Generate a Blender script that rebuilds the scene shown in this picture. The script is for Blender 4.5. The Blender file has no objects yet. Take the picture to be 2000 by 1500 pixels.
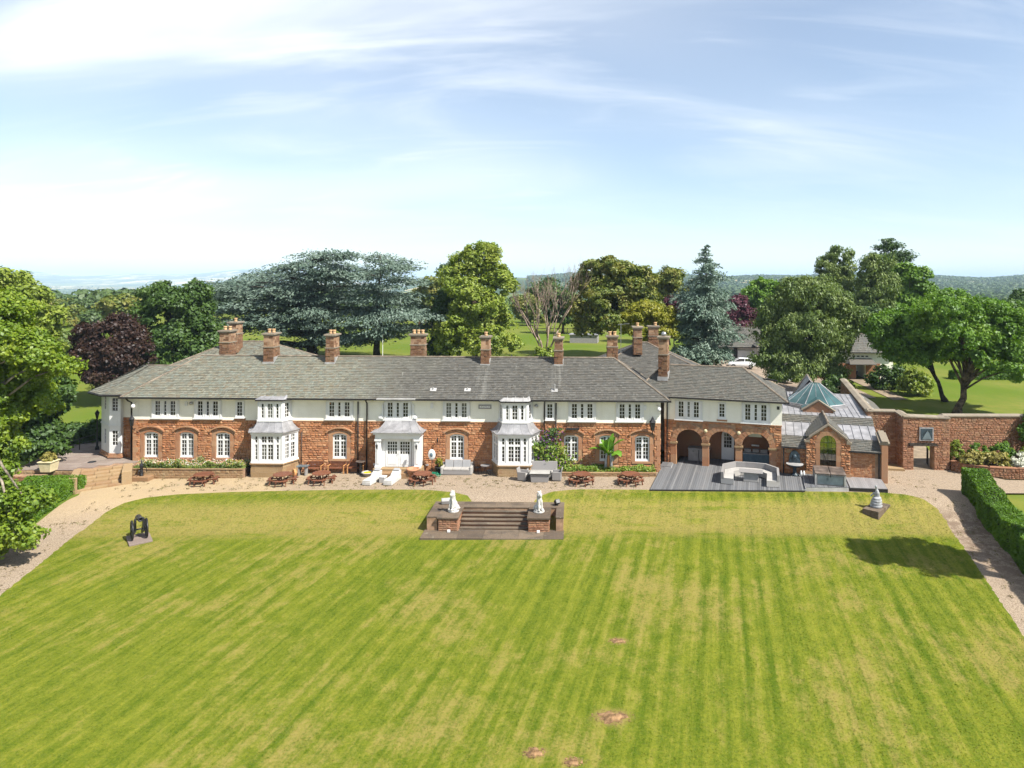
import bpy, math, random
import numpy as np
from mathutils import Vector, Matrix

# ------------------------------------------------------------------ camera, sky, sun, exposure
SC = bpy.context.scene
COL = SC.collection
R = math.radians
cam_d = bpy.data.cameras.new('camera')
cam = bpy.data.objects.new('camera', cam_d)
COL.objects.link(cam)
cam_d.sensor_width = 36.0
cam_d.lens = 24.0
cam_d.shift_x = -0.055          # the photograph is perspective-corrected: a level camera with a shifted lens
cam_d.shift_y = -0.1025
cam_d.clip_start = 0.3
cam_d.clip_end = 60000
cam.location = (0, 0, 15.0)
cam.rotation_euler = (R(90), R(-0.22), 0)
SC.camera = cam

SUN = Vector((0.72, -0.45, 1.0)).normalized()      # towards the sun
world = bpy.data.worlds.new('World')
SC.world = world
world.use_nodes = True
wn = world.node_tree
wn.nodes.clear()
def WN(t, **kw):
    n = wn.nodes.new(t)
    for k, v in kw.items():
        setattr(n, k, v)
    return n
sky = WN('ShaderNodeTexSky', sky_type='NISHITA')
sky.sun_disc = False
sky.sun_elevation = math.asin(SUN.z)
sky.sun_rotation = math.atan2(SUN.x, SUN.y)
sky.altitude = 120
sky.air_density = 1.0
sky.dust_density = 0.1
sky.ozone_density = 1.6
geo = WN('ShaderNodeTexCoord')
sep = WN('ShaderNodeSeparateXYZ')
wn.links.new(geo.outputs['Generated'], sep.inputs[0])
def wmath(op, a, b=None, clamp=False):
    n = WN('ShaderNodeMath', operation=op, use_clamp=clamp)
    for i, v in enumerate((a, b)):
        if v is None: continue
        if isinstance(v, (int, float)): n.inputs[i].default_value = v
        else: wn.links.new(v, n.inputs[i])
    return n.outputs[0]
zc = wmath('ADD', wmath('MAXIMUM', sep.outputs[2], 0.0), 0.28)
px_ = wmath('DIVIDE', sep.outputs[0], zc)
py_ = wmath('DIVIDE', sep.outputs[1], zc)
comb = WN('ShaderNodeCombineXYZ')
wn.links.new(px_, comb.inputs[0]); wn.links.new(py_, comb.inputs[1])
def cloud(scale, rot, stretch, detail, dist, lo, hi, loc=(0, 0, 0)):
    mp = WN('ShaderNodeMapping')
    mp.inputs['Rotation'].default_value = (0, 0, R(rot))
    mp.inputs['Scale'].default_value = (stretch[0], stretch[1], 1)
    mp.inputs['Location'].default_value = loc
    wn.links.new(comb.outputs[0], mp.inputs[0])
    no = WN('ShaderNodeTexNoise')
    no.inputs['Scale'].default_value = scale
    no.inputs['Detail'].default_value = detail
    no.inputs['Roughness'].default_value = 0.55
    no.inputs['Distortion'].default_value = dist
    wn.links.new(mp.outputs[0], no.inputs['Vector'])
    mr = WN('ShaderNodeMapRange', interpolation_type='SMOOTHSTEP')
    mr.inputs[1].default_value = lo
    mr.inputs[2].default_value = hi
    wn.links.new(no.outputs[0], mr.inputs[0])
    return mr.outputs[0]
CL1, CL2, CL3 = (2.2, 0.4, 0), (5.1, 1.3, 0), (0.6, 4.4, 0)
c1 = cloud(1.1, 14, (0.55, 1.9), 5, 0.9, 0.46, 0.78, CL1)     # long soft streaks
c2 = cloud(2.6, 22, (0.45, 2.0), 5, 1.3, 0.50, 0.82, CL2)     # fine wisps
c3 = cloud(0.55, 0, (0.8, 1.1), 2, 0.3, 0.40, 0.68, CL3)      # broad veil
cs = wmath('ADD', wmath('MULTIPLY', c1, 0.72), wmath('MULTIPLY', c2, 0.45))
cs = wmath('ADD', wmath('MULTIPLY', cs, wmath('ADD', wmath('MULTIPLY', c3, 0.8), 0.35)), wmath('MULTIPLY', c3, 0.42))
cs = wmath('ADD', wmath('MULTIPLY', cs, 1.0), 0.20, clamp=True)
mixc = WN('ShaderNodeMixRGB')
wn.links.new(cs, mixc.inputs[0])
hsv = WN('ShaderNodeHueSaturation')
hsv.inputs['Saturation'].default_value = 1.10
hsv.inputs['Value'].default_value = 1.18
wn.links.new(sky.outputs[0], hsv.inputs['Color'])
wn.links.new(hsv.outputs[0], mixc.inputs[1])
mixc.inputs[2].default_value = (9.2, 9.5, 9.9, 1)      # sunlit thin cirrus
bg = WN('ShaderNodeBackground')
bg.inputs[1].default_value = 0.064
wn.links.new(mixc.outputs[0], bg.inputs[0])
wo = WN('ShaderNodeOutputWorld')
wn.links.new(bg.outputs[0], wo.inputs[0])

sun_d = bpy.data.lights.new('sun', 'SUN')
sun_d.energy = 5.0
sun_d.angle = R(0.53)
sun_d.color = (1.0, 0.95, 0.86)
sun = bpy.data.objects.new('sun', sun_d)
COL.objects.link(sun)
sun.rotation_euler = (-SUN).to_track_quat('-Z', 'Y').to_euler()

SC.view_settings.view_transform = 'Standard'
SC.view_settings.look = 'None'
SC.view_settings.gamma = 1.0
SC.view_settings.use_curve_mapping = False
SC.view_settings.exposure = 1.08
SC.render.engine = 'CYCLES'
cy = SC.cycles
cy.max_bounces = 5
cy.diffuse_bounces = 3
cy.glossy_bounces = 3
cy.transmission_bounces = 4
cy.transparent_max_bounces = 6
cy.volume_bounces = 2
cy.use_denoising = True
cy.use_adaptive_sampling = True
cy.adaptive_threshold = 0.02
cy.caustics_reflective = False
cy.caustics_refractive = False
cy.sample_clamp_indirect = 6

# ------------------------------------------------------------------ helpers
rnd = random.Random(7)
class MB:
    """collects geometry of one mesh"""
    def __init__(s): s.V = []; s.F = []
    def poly(s, pts):
        n = len(s.V); s.V += [tuple(p) for p in pts]; s.F.append(tuple(range(n, n + len(pts))))
        return s
    def box(s, x0, x1, y0, y1, z0, z1):
        n = len(s.V)
        s.V += [(x0,y0,z0),(x1,y0,z0),(x1,y1,z0),(x0,y1,z0),(x0,y0,z1),(x1,y0,z1),(x1,y1,z1),(x0,y1,z1)]
        for f in ((3,2,1,0),(4,5,6,7),(0,1,5,4),(1,2,6,5),(2,3,7,6),(3,0,4,7)):
            s.F.append(tuple(n + i for i in f))
        return s
    def obox(s, c, size, rz=0.0, rx=0.0, ry=0.0, taper=1.0):
        m = Matrix.Translation(c) @ Matrix.Rotation(rz, 4, 'Z') @ Matrix.Rotation(ry, 4, 'Y') @ Matrix.Rotation(rx, 4, 'X')
        n = len(s.V); a, b, h = size[0]/2, size[1]/2, size[2]/2
        for z, t in ((-h, 1.0), (h, taper)):
            for x, y in ((-a,-b),(a,-b),(a,b),(-a,b)):
                s.V.append(tuple(m @ Vector((x*t, y*t, z))))
        for f in ((3,2,1,0),(4,5,6,7),(0,1,5,4),(1,2,6,5),(2,3,7,6),(3,0,4,7)):
            s.F.append(tuple(n + i for i in f))
        return s
    def prism(s, pts, a, b, axis='y'):
        """polygon pts (2D) extruded between a and b along axis (y: pts are x,z; z: pts are x,y; x: pts are y,z)"""
        def P(p, t):
            return (p[0], t, p[1]) if axis == 'y' else (p[0], p[1], t) if axis == 'z' else (t, p[0], p[1])
        n = len(s.V); k = len(pts)
        s.V += [P(p, a) for p in pts] + [P(p, b) for p in pts]
        s.F.append(tuple(range(n, n + k)))
        s.F.append(tuple(range(n + 2*k - 1, n + k - 1, -1)))
        for i in range(k):
            j = (i + 1) % k
            s.F.append((n + j, n + i, n + k + i, n + k + j))
        return s
    def cyl(s, p0, p1, r0, r1=None, n=8, cap=True):
        r1 = r0 if r1 is None else r1
        p0, p1 = Vector(p0), Vector(p1)
        d = (p1 - p0).normalized()
        u = d.orthogonal().normalized(); v = d.cross(u)
        k = len(s.V)
        for p, r in ((p0, r0), (p1, r1)):
            for i in range(n):
                a = 2*math.pi*i/n
                s.V.append(tuple(p + u*(r*math.cos(a)) + v*(r*math.sin(a))))
        for i in range(n):
            j = (i + 1) % n
            s.F.append((k + i, k + j, k + n + j, k + n + i))
        if cap:
            s.F.append(tuple(range(k + n - 1, k - 1, -1)))
            s.F.append(tuple(range(k + n, k + 2*n)))
        return s
    def tube(s, pts, rads, n=7):
        pts = [Vector(p) for p in pts]
        if not hasattr(rads, '__len__'): rads = [rads]*len(pts)
        k = len(s.V); u = None
        for i, p in enumerate(pts):
            d = (pts[min(i+1, len(pts)-1)] - pts[max(i-1, 0)]).normalized()
            u = d.orthogonal().normalized() if u is None else (u - d*u.dot(d)).normalized()
            v = d.cross(u)
            for q in range(n):
                a = 2*math.pi*q/n
                s.V.append(tuple(p + u*(rads[i]*math.cos(a)) + v*(rads[i]*math.sin(a))))
        for i in range(len(pts) - 1):
            for q in range(n):
                w = (q + 1) % n
                s.F.append((k+i*n+q, k+i*n+w, k+(i+1)*n+w, k+(i+1)*n+q))
        s.F.append(tuple(range(k + n - 1, k - 1, -1)))
        e = k + (len(pts)-1)*n
        s.F.append(tuple(range(e, e + n)))
        return s
    def lathe(s, c, prof, n=16):
        k = len(s.V)
        for r, z in prof:
            for i in range(n):
                a = 2*math.pi*i/n
                s.V.append((c[0] + r*math.cos(a), c[1] + r*math.sin(a), c[2] + z))
        for q in range(len(prof) - 1):
            for i in range(n):
                j = (i + 1) % n
                s.F.append((k+q*n+i, k+q*n+j, k+(q+1)*n+j, k+(q+1)*n+i))
        s.F.append(tuple(range(k + n - 1, k - 1, -1)))
        e = k + (len(prof)-1)*n
        s.F.append(tuple(range(e, e + n)))
        return s
    def ball(s, c, r, n=10, m=7, rot=None):
        if not hasattr(r, '__len__'): r = (r, r, r)
        k = len(s.V); c = Vector(c)
        for j in range(m + 1):
            t = math.pi*j/m
            for i in range(n):
                a = 2*math.pi*i/n
                p = Vector((r[0]*math.sin(t)*math.cos(a), r[1]*math.sin(t)*math.sin(a), r[2]*math.cos(t)))
                if rot is not None: p = rot @ p
                s.V.append(tuple(c + p))
        for j in range(m):
            for i in range(n):
                q = (i + 1) % n
                s.F.append((k+j*n+i, k+(j+1)*n+i, k+(j+1)*n+q, k+j*n+q))
        return s
    def mesh(s, name, mats, smooth=False):
        me = bpy.data.meshes.new(name)
        me.from_pydata(s.V, [], s.F)
        for m in (mats if isinstance(mats, (list, tuple)) else [mats]): me.materials.append(m)
        if smooth: me.polygons.foreach_set('use_smooth', [True]*len(me.polygons))
        me.update()
        return me
    def build(s, name, mat, parent=None, smooth=False, loc=None, rz=None, bevel=0, **tags):
        return link(name, s.mesh(name, mat, smooth), parent, loc, rz, bevel, **tags)

def link(name, me, parent=None, loc=None, rz=None, bevel=0, label=None, cat=None, group=None, kind=None):
    o = bpy.data.objects.new(name, me)
    COL.objects.link(o)
    if parent is not None: o.parent = parent
    if loc is not None: o.location = loc
    if rz is not None: o.rotation_euler = (0, 0, rz)
    if bevel:
        b = o.modifiers.new('edge', 'BEVEL'); b.width = bevel; b.segments = 2; b.limit_method = 'ANGLE'
    for k, v in (('label', label), ('category', cat), ('group', group), ('kind', kind)):
        if v: o[k] = v
    return o
def thing(name, label, cat, loc=(0,0,0), rz=0.0, group=None):
    return link(name, None, None, loc, rz, label=label, cat=cat, group=group)
def copy_tree(o, parent=None):
    c = o.copy(); COL.objects.link(c)
    if parent is not None: c.parent = parent
    for ch in [q for q in ALL_CHILDREN(o)]: copy_tree(ch, c)
    return c
def ALL_CHILDREN(o): return [q for q in bpy.data.objects if q.parent == o]
def place(proto, first, loc, rz, label, group=None, scale=None):
    o = proto if first else copy_tree(proto)
    o.location = loc; o.rotation_euler = (0, 0, rz); o['label'] = label
    if group: o['group'] = group
    if scale: o.scale = (scale,)*3 if not hasattr(scale, '__len__') else scale
    return o

def np_quads(name, V, mat, smooth=False):
    """V: (N,4,3) array of quads -> mesh"""
    N = len(V)
    me = bpy.data.meshes.new(name)
    me.vertices.add(N*4); me.loops.add(N*4); me.polygons.add(N)
    me.vertices.foreach_set('co', V.reshape(-1).astype(np.float32))
    me.loops.foreach_set('vertex_index', np.arange(N*4, dtype=np.int32))
    me.polygons.foreach_set('loop_start', np.arange(0, N*4, 4, dtype=np.int32))
    me.materials.append(mat)
    me.update(calc_edges=True)
    return me
def norm(a): return a/np.maximum(np.linalg.norm(a, axis=-1, keepdims=True), 1e-9)
def leaves(P, Nn, size, rng, aspect=0.55, axis=None, jit=0.35):
    """rhombic leaves at P with normals Nn"""
    N = len(P)
    if axis is None: axis = rng.normal(size=(N, 3))
    t = norm(np.cross(Nn, axis)); b = norm(np.cross(t, Nn))
    s = size*(1 + jit*rng.uniform(-1, 1, (N, 1)))
    t = t*s*aspect; b = b*s
    return np.stack([P - b, P + t*1.0 + b*0.1, P + b, P - t + b*0.1], axis=1)

def sm(t):
    t = np.clip(t, 0, 1); return t*t*(3 - 2*t)
def Hz(X, Y):
    """height of the ground"""
    X = np.asarray(X, float); Y = np.asarray(Y, float)
    z = 0.0114*np.clip(X, -60, 0)*sm((72 - Y)/12)
    z = z - 0.9*sm((47.6 - Y)/4.7) - 0.012*np.maximum(0, 42 - Y)
    z = z + 3.0*sm((Y - 60)/55)*(1 - 0.62*sm((X - 14)/22)*sm((260 - Y)/100))
    u = X/np.maximum(Y, 1.0)
    L = sm((-0.10 - u)/0.22)
    vale = -78*sm((Y - 190)/1300) + 245*sm((Y - 7200)/4500)*(0.72 + 0.20*np.sin(u*13 + 0.8) + 0.09*np.sin(u*37))
    rid = -22*sm((Y - 180)/350) + (50 + 7*np.sin(u*19) + 4*np.sin(u*47 + 1))*sm((Y - 1200)/2100) - 80*sm((Y - 4200)/2500)
    z = z + L*vale + (1 - L)*rid
    z = z - 3.0*sm((-X - 38)/30)*sm((58 - Y)/20)
    return z
def hz(x, y): return float(Hz(x, y))

# ------------------------------------------------------------------ materials
def mat(name):
    m = bpy.data.materials.new(name); m.use_nodes = True
    nt = m.node_tree; nt.nodes.clear()
    return m, nt
class NT:
    def __init__(s, nt): s.nt = nt
    def n(s, t, **kw):
        q = s.nt.nodes.new(t)
        for k, v in kw.items(): setattr(q, k, v)
        return q
    def l(s, a, b): s.nt.links.new(a, b)
    def val(s, v, sock):
        if isinstance(v, (int, float)): sock.default_value = v
        elif isinstance(v, (tuple, list)): sock.default_value = tuple(v) + ((1,) if len(v) == 3 and sock.type == 'RGBA' else ())
        else: s.l(v, sock)
    def math(s, op, a, b=0.0, clamp=False):
        q = s.n('ShaderNodeMath', operation=op, use_clamp=clamp)
        s.val(a, q.inputs[0]); s.val(b, q.inputs[1]); return q.outputs[0]
    def mix(s, f, a, b, mode='MIX'):
        q = s.n('ShaderNodeMixRGB', blend_type=mode)
        s.val(f, q.inputs[0]); s.val(a, q.inputs[1]); s.val(b, q.inputs[2]); return q.outputs[0]
    def pos(s):
        return s.n('ShaderNodeNewGeometry').outputs['Position']
    def obj(s):
        return s.n('ShaderNodeTexCoord').outputs['Object']
    def noise(s, vec, scale, detail=4, rough=0.55, dist=0.0):
        q = s.n('ShaderNodeTexNoise')
        q.inputs['Scale'].default_value = scale; q.inputs['Detail'].default_value = detail
        q.inputs['Roughness'].default_value = rough; q.inputs['Distortion'].default_value = dist
        s.l(vec, q.inputs['Vector']); return q.outputs[0]
    def ramp(s, f, lo, hi, a=0.0, b=1.0):
        q = s.n('ShaderNodeMapRange', interpolation_type='SMOOTHSTEP')
        s.l(f, q.inputs[0])
        for i, v in enumerate((lo, hi, a, b)): q.inputs[i+1].default_value = v
        return q.outputs[0]
    def mapping(s, vec, scale=(1,1,1), rot=(0,0,0), loc=(0,0,0)):
        q = s.n('ShaderNodeMapping')
        q.inputs['Scale'].default_value = scale; q.inputs['Rotation'].default_value = rot; q.inputs['Location'].default_value = loc
        s.l(vec, q.inputs[0]); return q.outputs[0]
    def rand(s):
        """0..1, differs from piece to piece"""
        a = s.n('ShaderNodeNewGeometry').outputs['Random Per Island']
        b = s.n('ShaderNodeObjectInfo').outputs['Random']
        return s.math('FRACT', s.math('ADD', a, b))
    def bump(s, h, strength, dist):
        q = s.n('ShaderNodeBump')
        q.inputs['Strength'].default_value = strength; q.inputs['Distance'].default_value = dist
        s.l(h, q.inputs['Height']); return q.outputs[0]
    def principled(s, col, rough=0.8, spec=0.3, metal=0.0, normal=None):
        q = s.n('ShaderNodeBsdfPrincipled')
        s.val(col, q.inputs['Base Color']); s.val(rough, q.inputs['Roughness'])
        q.inputs['Specular IOR Level'].default_value = spec; q.inputs['Metallic'].default_value = metal
        if normal is not None: s.l(normal, q.inputs['Normal'])
        s.out(q.outputs[0]); return q
    def out(s, sh):
        o = s.n('ShaderNodeOutputMaterial'); s.l(sh, o.inputs[0])

def m_plain(name, col, rough=0.6, spec=0.3, var=0.12, scale=3.0, metal=0.0, bump=0.0):
    """painted or plain surface with slight dirt and unevenness"""
    m, nt = mat(name); t = NT(nt)
    p = t.obj()
    a = t.noise(p, scale, 5, 0.6)
    f = t.ramp(a, 0.3, 0.75)
    dark = tuple(c*(1 - var*1.6) for c in col); lite = tuple(min(1, c*(1 + var*0.5)) for c in col)
    c = t.mix(f, dark, lite)
    t.principled(c, rough, spec, metal, t.bump(t.noise(p, scale*9, 3), bump, 0.02) if bump else None)
    return m
def m_pieces(name, cols, rough=0.85, patch=None, bumpd=0.01, grain=30.0, gr=0.35, spec=0.25):
    """stones, slates, boards: each piece its own tone out of cols"""
    m, nt = mat(name); t = NT(nt)
    r = t.rand()
    cr = t.n('ShaderNodeValToRGB')
    e = cr.color_ramp.elements
    for i, c in enumerate(cols):
        x = i/(len(cols)-1)
        q = e[i] if i < 2 else e.new(x)
        q.position = x
        q.color = tuple(c) + (1,)
    cr.color_ramp.interpolation = 'LINEAR'
    t.l(r, cr.inputs[0])
    p = t.pos()
    g = t.noise(p, grain, 4, 0.65)
    c = t.mix(t.math('MULTIPLY', t.ramp(g, 0.3, 0.75), gr), cr.outputs[0], (0.02, 0.015, 0.01), 'MIX')
    if patch:
        for sc, lo, hi, col, amt in patch:
            c = t.mix(t.math('MULTIPLY', t.ramp(t.noise(p, sc, 5, 0.6), lo, hi), amt), c, col)
    t.principled(c, rough, spec, 0, t.bump(g, 0.7, bumpd))
    return m
def m_leaf(name, cols, trans=0.35, tint=(0.9, 1.0, 0.5), patch=0.5, pscale=0.35):
    m, nt = mat(name); t = NT(nt)
    r = t.n('ShaderNodeNewGeometry').outputs['Random Per Island']
    cr = t.n('ShaderNodeValToRGB'); e = cr.color_ramp.elements
    for i, c in enumerate(cols):
        x = i/(len(cols)-1)
        q = e[i] if i < 2 else e.new(x)
        q.position = x
        q.color = tuple(c) + (1,)
    a = t.noise(t.obj(), pscale, 3)
    f = t.math('ADD', t.math('MULTIPLY', r, 1 - patch), t.math('MULTIPLY', t.ramp(a, 0.3, 0.7), patch))
    t.l(f, cr.inputs[0])
    d = t.n('ShaderNodeBsdfDiffuse'); t.l(cr.outputs[0], d.inputs[0])
    tr = t.n('ShaderNodeBsdfTranslucent')
    t.l(t.mix(1.0, cr.outputs[0], tint, 'MULTIPLY'), tr.inputs[0])
    mx = t.n('ShaderNodeMixShader'); mx.inputs[0].default_value = trans
    t.l(d.outputs[0], mx.inputs[1]); t.l(tr.outputs[0], mx.inputs[2])
    gl = t.n('ShaderNodeBsdfGlossy'); gl.inputs['Roughness'].default_value = 0.5
    gl.inputs[0].default_value = (0.9, 0.95, 1, 1)
    m2 = t.n('ShaderNodeMixShader'); m2.inputs[0].default_value = 0.02
    t.l(mx.outputs[0], m2.inputs[1]); t.l(gl.outputs[0], m2.inputs[2])
    t.out(m2.outputs[0])
    return m

M = {}
M['white'] = m_plain('white_paint', (0.681, 0.681, 0.672), 0.45, 0.4, 0.05, 1.2)
def m_render():
    m, nt = mat('cream_render'); t = NT(nt); p = t.obj()
    a = t.noise(p, 0.7, 4, 0.6); run = t.noise(t.mapping(p, (3.2, 3.2, 0.22)), 1.0, 4, 0.65)
    c = t.mix(t.ramp(a, 0.3, 0.75), (0.72, 0.695, 0.60), (0.80, 0.78, 0.69))
    c = t.mix(t.math('MULTIPLY', t.ramp(run, 0.52, 0.78), 0.28), c, (0.50, 0.47, 0.39))
    t.principled(c, 0.85, 0.15, 0, t.bump(t.noise(p, 9, 3), 0.15, 0.02)); return m
M['render'] = m_render()
M['black'] = m_plain('black_iron', (0.018, 0.018, 0.02), 0.4, 0.4, 0.2)
M['gutter'] = m_plain('dark_gutter', (0.022, 0.02, 0.02), 0.5, 0.35, 0.2)
M['lead'] = m_plain('weathered_lead', (0.29, 0.285, 0.295), 0.5, 0.5, 0.22, 1.6, 0.15, 0.2)
M['leadlight'] = m_plain('pale_lead', (0.378, 0.369, 0.360), 0.55, 0.4, 0.2, 1.3, 0.1, 0.2)
M['glass'], nt_ = mat('window_glass')
t_ = NT(nt_)
g_ = t_.principled(t_.mix(t_.ramp(t_.rand(), 0.72, 1.0), t_.mix(t_.ramp(t_.noise(t_.obj(), 1.7, 2), 0.35, 0.7), (0.016, 0.016, 0.015), (0.055, 0.047, 0.036)), (0.15, 0.15, 0.14)), 0.06, 0.6)
M['mortar'] = m_plain('mortar', (0.34, 0.22, 0.14), 0.95, 0.1, 0.25, 2.0, bump=0.5)
M['stone'] = m_pieces('red_sandstone', [(0.33,0.145,0.068),(0.47,0.23,0.115),(0.38,0.165,0.076),(0.52,0.29,0.155),(0.27,0.11,0.055),(0.45,0.20,0.092),(0.36,0.15,0.068)],
                      0.92, [(0.5,0.5,0.75,(0.44,0.24,0.13),0.4),(3.1,0.55,0.75,(0.18,0.075,0.042),0.4)], 0.04, 15, 0.3)
M['dress'] = m_pieces('dressed_sandstone', [(0.344, 0.172, 0.095),(0.396, 0.232, 0.129),(0.318, 0.146, 0.077),(0.378, 0.206, 0.112)], 0.9, [(1.1,0.5,0.75,(0.28,0.20,0.13),0.5)], 0.006, 25, 0.2)
M['coping'] = m_pieces('weathered_coping', [(0.22,0.185,0.14),(0.27,0.23,0.175),(0.19,0.16,0.125)], 0.9, [(1.3,0.5,0.75,(0.14,0.125,0.10),0.5)], 0.01, 18, 0.3)
M['buff'] = m_pieces('buff_sandstone', [(0.288, 0.192, 0.100),(0.336, 0.232, 0.128),(0.256, 0.152, 0.080),(0.320, 0.208, 0.112)], 0.9, [(0.9,0.5,0.75,(0.28,0.22,0.13),0.5)], 0.02, 20, 0.3)
M['rubble'] = m_pieces('weathered_rubble', [(0.22,0.10,0.055),(0.31,0.15,0.085),(0.26,0.13,0.08),(0.36,0.20,0.115),(0.18,0.085,0.05)], 0.95, [(0.7,0.48,0.72,(0.20,0.15,0.10),0.55)], 0.03, 16, 0.35)
M['chim'] = m_pieces('chimney_stone', [(0.13,0.07,0.042),(0.22,0.12,0.068),(0.16,0.08,0.048),(0.26,0.155,0.09)], 0.95, [(1.2,0.5,0.75,(0.22,0.17,0.11),0.6)], 0.03, 18, 0.4)
M['slate'] = m_pieces('roof_slate', [(0.084,0.084,0.075),(0.110,0.103,0.087),(0.074,0.075,0.066),(0.127,0.121,0.101),(0.092,0.082,0.068),(0.099,0.103,0.091)],
                      0.7, None, 0.008, 12, 0.30, 0.4)
# weathering of the long roof: greenish lichen towards one end, sooty towards the middle
def slate_house():
    m, nt = mat('lichened_slate'); t = NT(nt)
    r = t.rand(); p = t.pos()
    def ramp(cols):
        cr = t.n('ShaderNodeValToRGB'); e = cr.color_ramp.elements
        for i, c in enumerate(cols):
            x = i/(len(cols)-1)
            q = e[i] if i < 2 else e.new(x)
            q.position = x
            q.color = tuple(c) + (1,)
        t.l(r, cr.inputs[0]); return cr.outputs[0]
    warm = ramp([(0.127,0.128,0.098),(0.171,0.171,0.139),(0.147,0.126,0.088),(0.195,0.194,0.152),(0.113,0.106,0.079),(0.157,0.173,0.145),(0.154,0.141,0.099)])
    dark = ramp([(0.071,0.069,0.062),(0.093,0.089,0.079),(0.062,0.059,0.052),(0.112,0.108,0.095),(0.082,0.074,0.062),(0.077,0.076,0.070)])
    sx = t.n('ShaderNodeSeparateXYZ'); t.l(p, sx.inputs[0])
    n = t.noise(t.mapping(p, (0.5, 0.25, 0.25)), 0.8, 5, 0.65)
    side = t.ramp(t.math('ADD', sx.outputs[0], t.math('MULTIPLY', n, 14.0)), -14.0, -3.0)
    c = t.mix(side, warm, dark)
    # lime streaks washed down from two chimneys
    for cxw in (-6.88, -0.83):
        dxw = t.math('ABSOLUTE', t.math('SUBTRACT', sx.outputs[0], cxw))
        run = t.math('MULTIPLY', t.ramp(dxw, 0.75, 0.15), t.ramp(t.noise(t.mapping(p, (5.0, 0.25, 0.25)), 1.0, 3, 0.6), 0.42, 0.62))
        c = t.mix(t.math('MULTIPLY', run, 0.3), c, (0.26, 0.26, 0.235))
    pale = t.ramp(t.noise(t.mapping(p, (3.0, 0.8, 0.8)), 1.3, 4, 0.7), 0.62, 0.78)
    c = t.mix(t.math('MULTIPLY', pale, 0.5), c, (0.34, 0.35, 0.31))
    g = t.noise(p, 14, 3, 0.6)
    c = t.mix(t.math('MULTIPLY', t.ramp(g, 0.4, 0.8), 0.3), c, (0.05, 0.048, 0.04))
    t.principled(c, 0.72, 0.35, 0, t.bump(g, 0.6, 0.01))
    return m
M['slateh'] = slate_house()
M['ridge'] = m_plain('ridge_tile', (0.216, 0.176, 0.136), 0.9, 0.2, 0.3, 1.5, bump=0.4)
M['terra'] = m_plain('terracotta', (0.442, 0.221, 0.128), 0.85, 0.2, 0.2, 3.0, bump=0.2)
M['potbuff'] = m_plain('buff_clay', (0.62, 0.40, 0.22), 0.85, 0.2, 0.2, 4.0)
M['deck'] = m_pieces('grey_decking', [(0.118, 0.121, 0.127),(0.161, 0.164, 0.171),(0.093, 0.096, 0.102),(0.186, 0.186, 0.189)], 0.75, [(0.6,0.5,0.75,(0.16,0.15,0.145),0.45)], 0.004, 20, 0.25)
M['deckpale'] = m_pieces('worn_decking', [(0.216, 0.202, 0.202),(0.259, 0.245, 0.245),(0.187, 0.180, 0.180)], 0.8, [(0.8,0.5,0.75,(0.22,0.18,0.15),0.5)], 0.004, 20, 0.3)
M['paving'] = m_pieces('stone_flags', [(0.125,0.092,0.064),(0.175,0.132,0.094),(0.095,0.070,0.05),(0.155,0.118,0.085)], 0.9, [(1.3,0.45,0.7,(0.05,0.042,0.034),0.65),(2.6,0.60,0.74,(0.27,0.24,0.18),0.6)], 0.012, 12, 0.35)
M['pavepink'] = m_pieces('terrace_flags', [(0.215,0.170,0.145),(0.265,0.215,0.185),(0.195,0.150,0.13),(0.245,0.205,0.17)], 0.9, [(0.5,0.5,0.75,(0.15,0.12,0.10),0.5)], 0.008, 14, 0.25)
M['wood'] = m_pieces('stained_timber', [(0.145, 0.055, 0.030),(0.187, 0.072, 0.038),(0.119, 0.047, 0.027)], 0.65, None, 0.004, 30, 0.3)
M['oak'] = m_pieces('teak_and_lit_wood', [(0.42,0.20,0.07),(0.50,0.25,0.10)], 0.7, None, 0.004, 30, 0.25)
M['rattan'] = m_pieces('grey_rattan', [(0.236, 0.223, 0.217),(0.260, 0.248, 0.242)], 0.8, None, 0.006, 60, 0.25)
M['rattanw'] = m_pieces('white_rattan', [(0.34,0.325,0.305),(0.375,0.36,0.34)], 0.8, None, 0.006, 60, 0.15)
M['cushion'] = m_plain('pale_cushion', (0.36, 0.345, 0.325), 0.95, 0.1, 0.10, 2.0, bump=0.2)
M['loungew'] = m_plain('white_lounger_weave', (0.50, 0.485, 0.455), 0.85, 0.15, 0.12, 3.0, bump=0.3)
M['cushg'] = m_plain('grey_cushion', (0.300, 0.300, 0.307), 0.95, 0.1, 0.08, 2.0, bump=0.1)
M['marble'] = m_plain('white_stone', (0.525, 0.510, 0.473), 0.75, 0.2, 0.22, 5.0, bump=0.25)
M['grystat'] = m_plain('grey_cast_stone', (0.323, 0.332, 0.340), 0.75, 0.3, 0.25, 5.0, bump=0.25)
M['hotcover'] = m_plain('brown_cover', (0.15, 0.115, 0.095), 0.6, 0.3, 0.4, 1.6)
M['hotside'] = m_plain('blue_grey_panel', (0.119, 0.153, 0.170), 0.4, 0.4, 0.2, 2.0)
M['darkblue'] = m_plain('dark_bronze', (0.03, 0.05, 0.065), 0.5, 0.4, 0.4, 6.0)
M['bluegrey'] = m_plain('blue_grey_cabinet', (0.10, 0.16, 0.20), 0.5, 0.4, 0.2, 2.0)
M['greybox'] = m_plain('plastic_and_shade_grey', (0.264, 0.256, 0.248), 0.6, 0.3, 0.1, 3.0)
M['cream'] = m_plain('cream_planter', (0.576, 0.496, 0.304), 0.8, 0.2, 0.12, 3.0)
M['hose'] = m_plain('green_hose', (0.01, 0.20, 0.11), 0.5, 0.4, 0.2, 6.0)
M['yellow'] = m_plain('yellow_flowers', (0.75, 0.45, 0.02), 0.8, 0.2, 0.3, 9.0)
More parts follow.
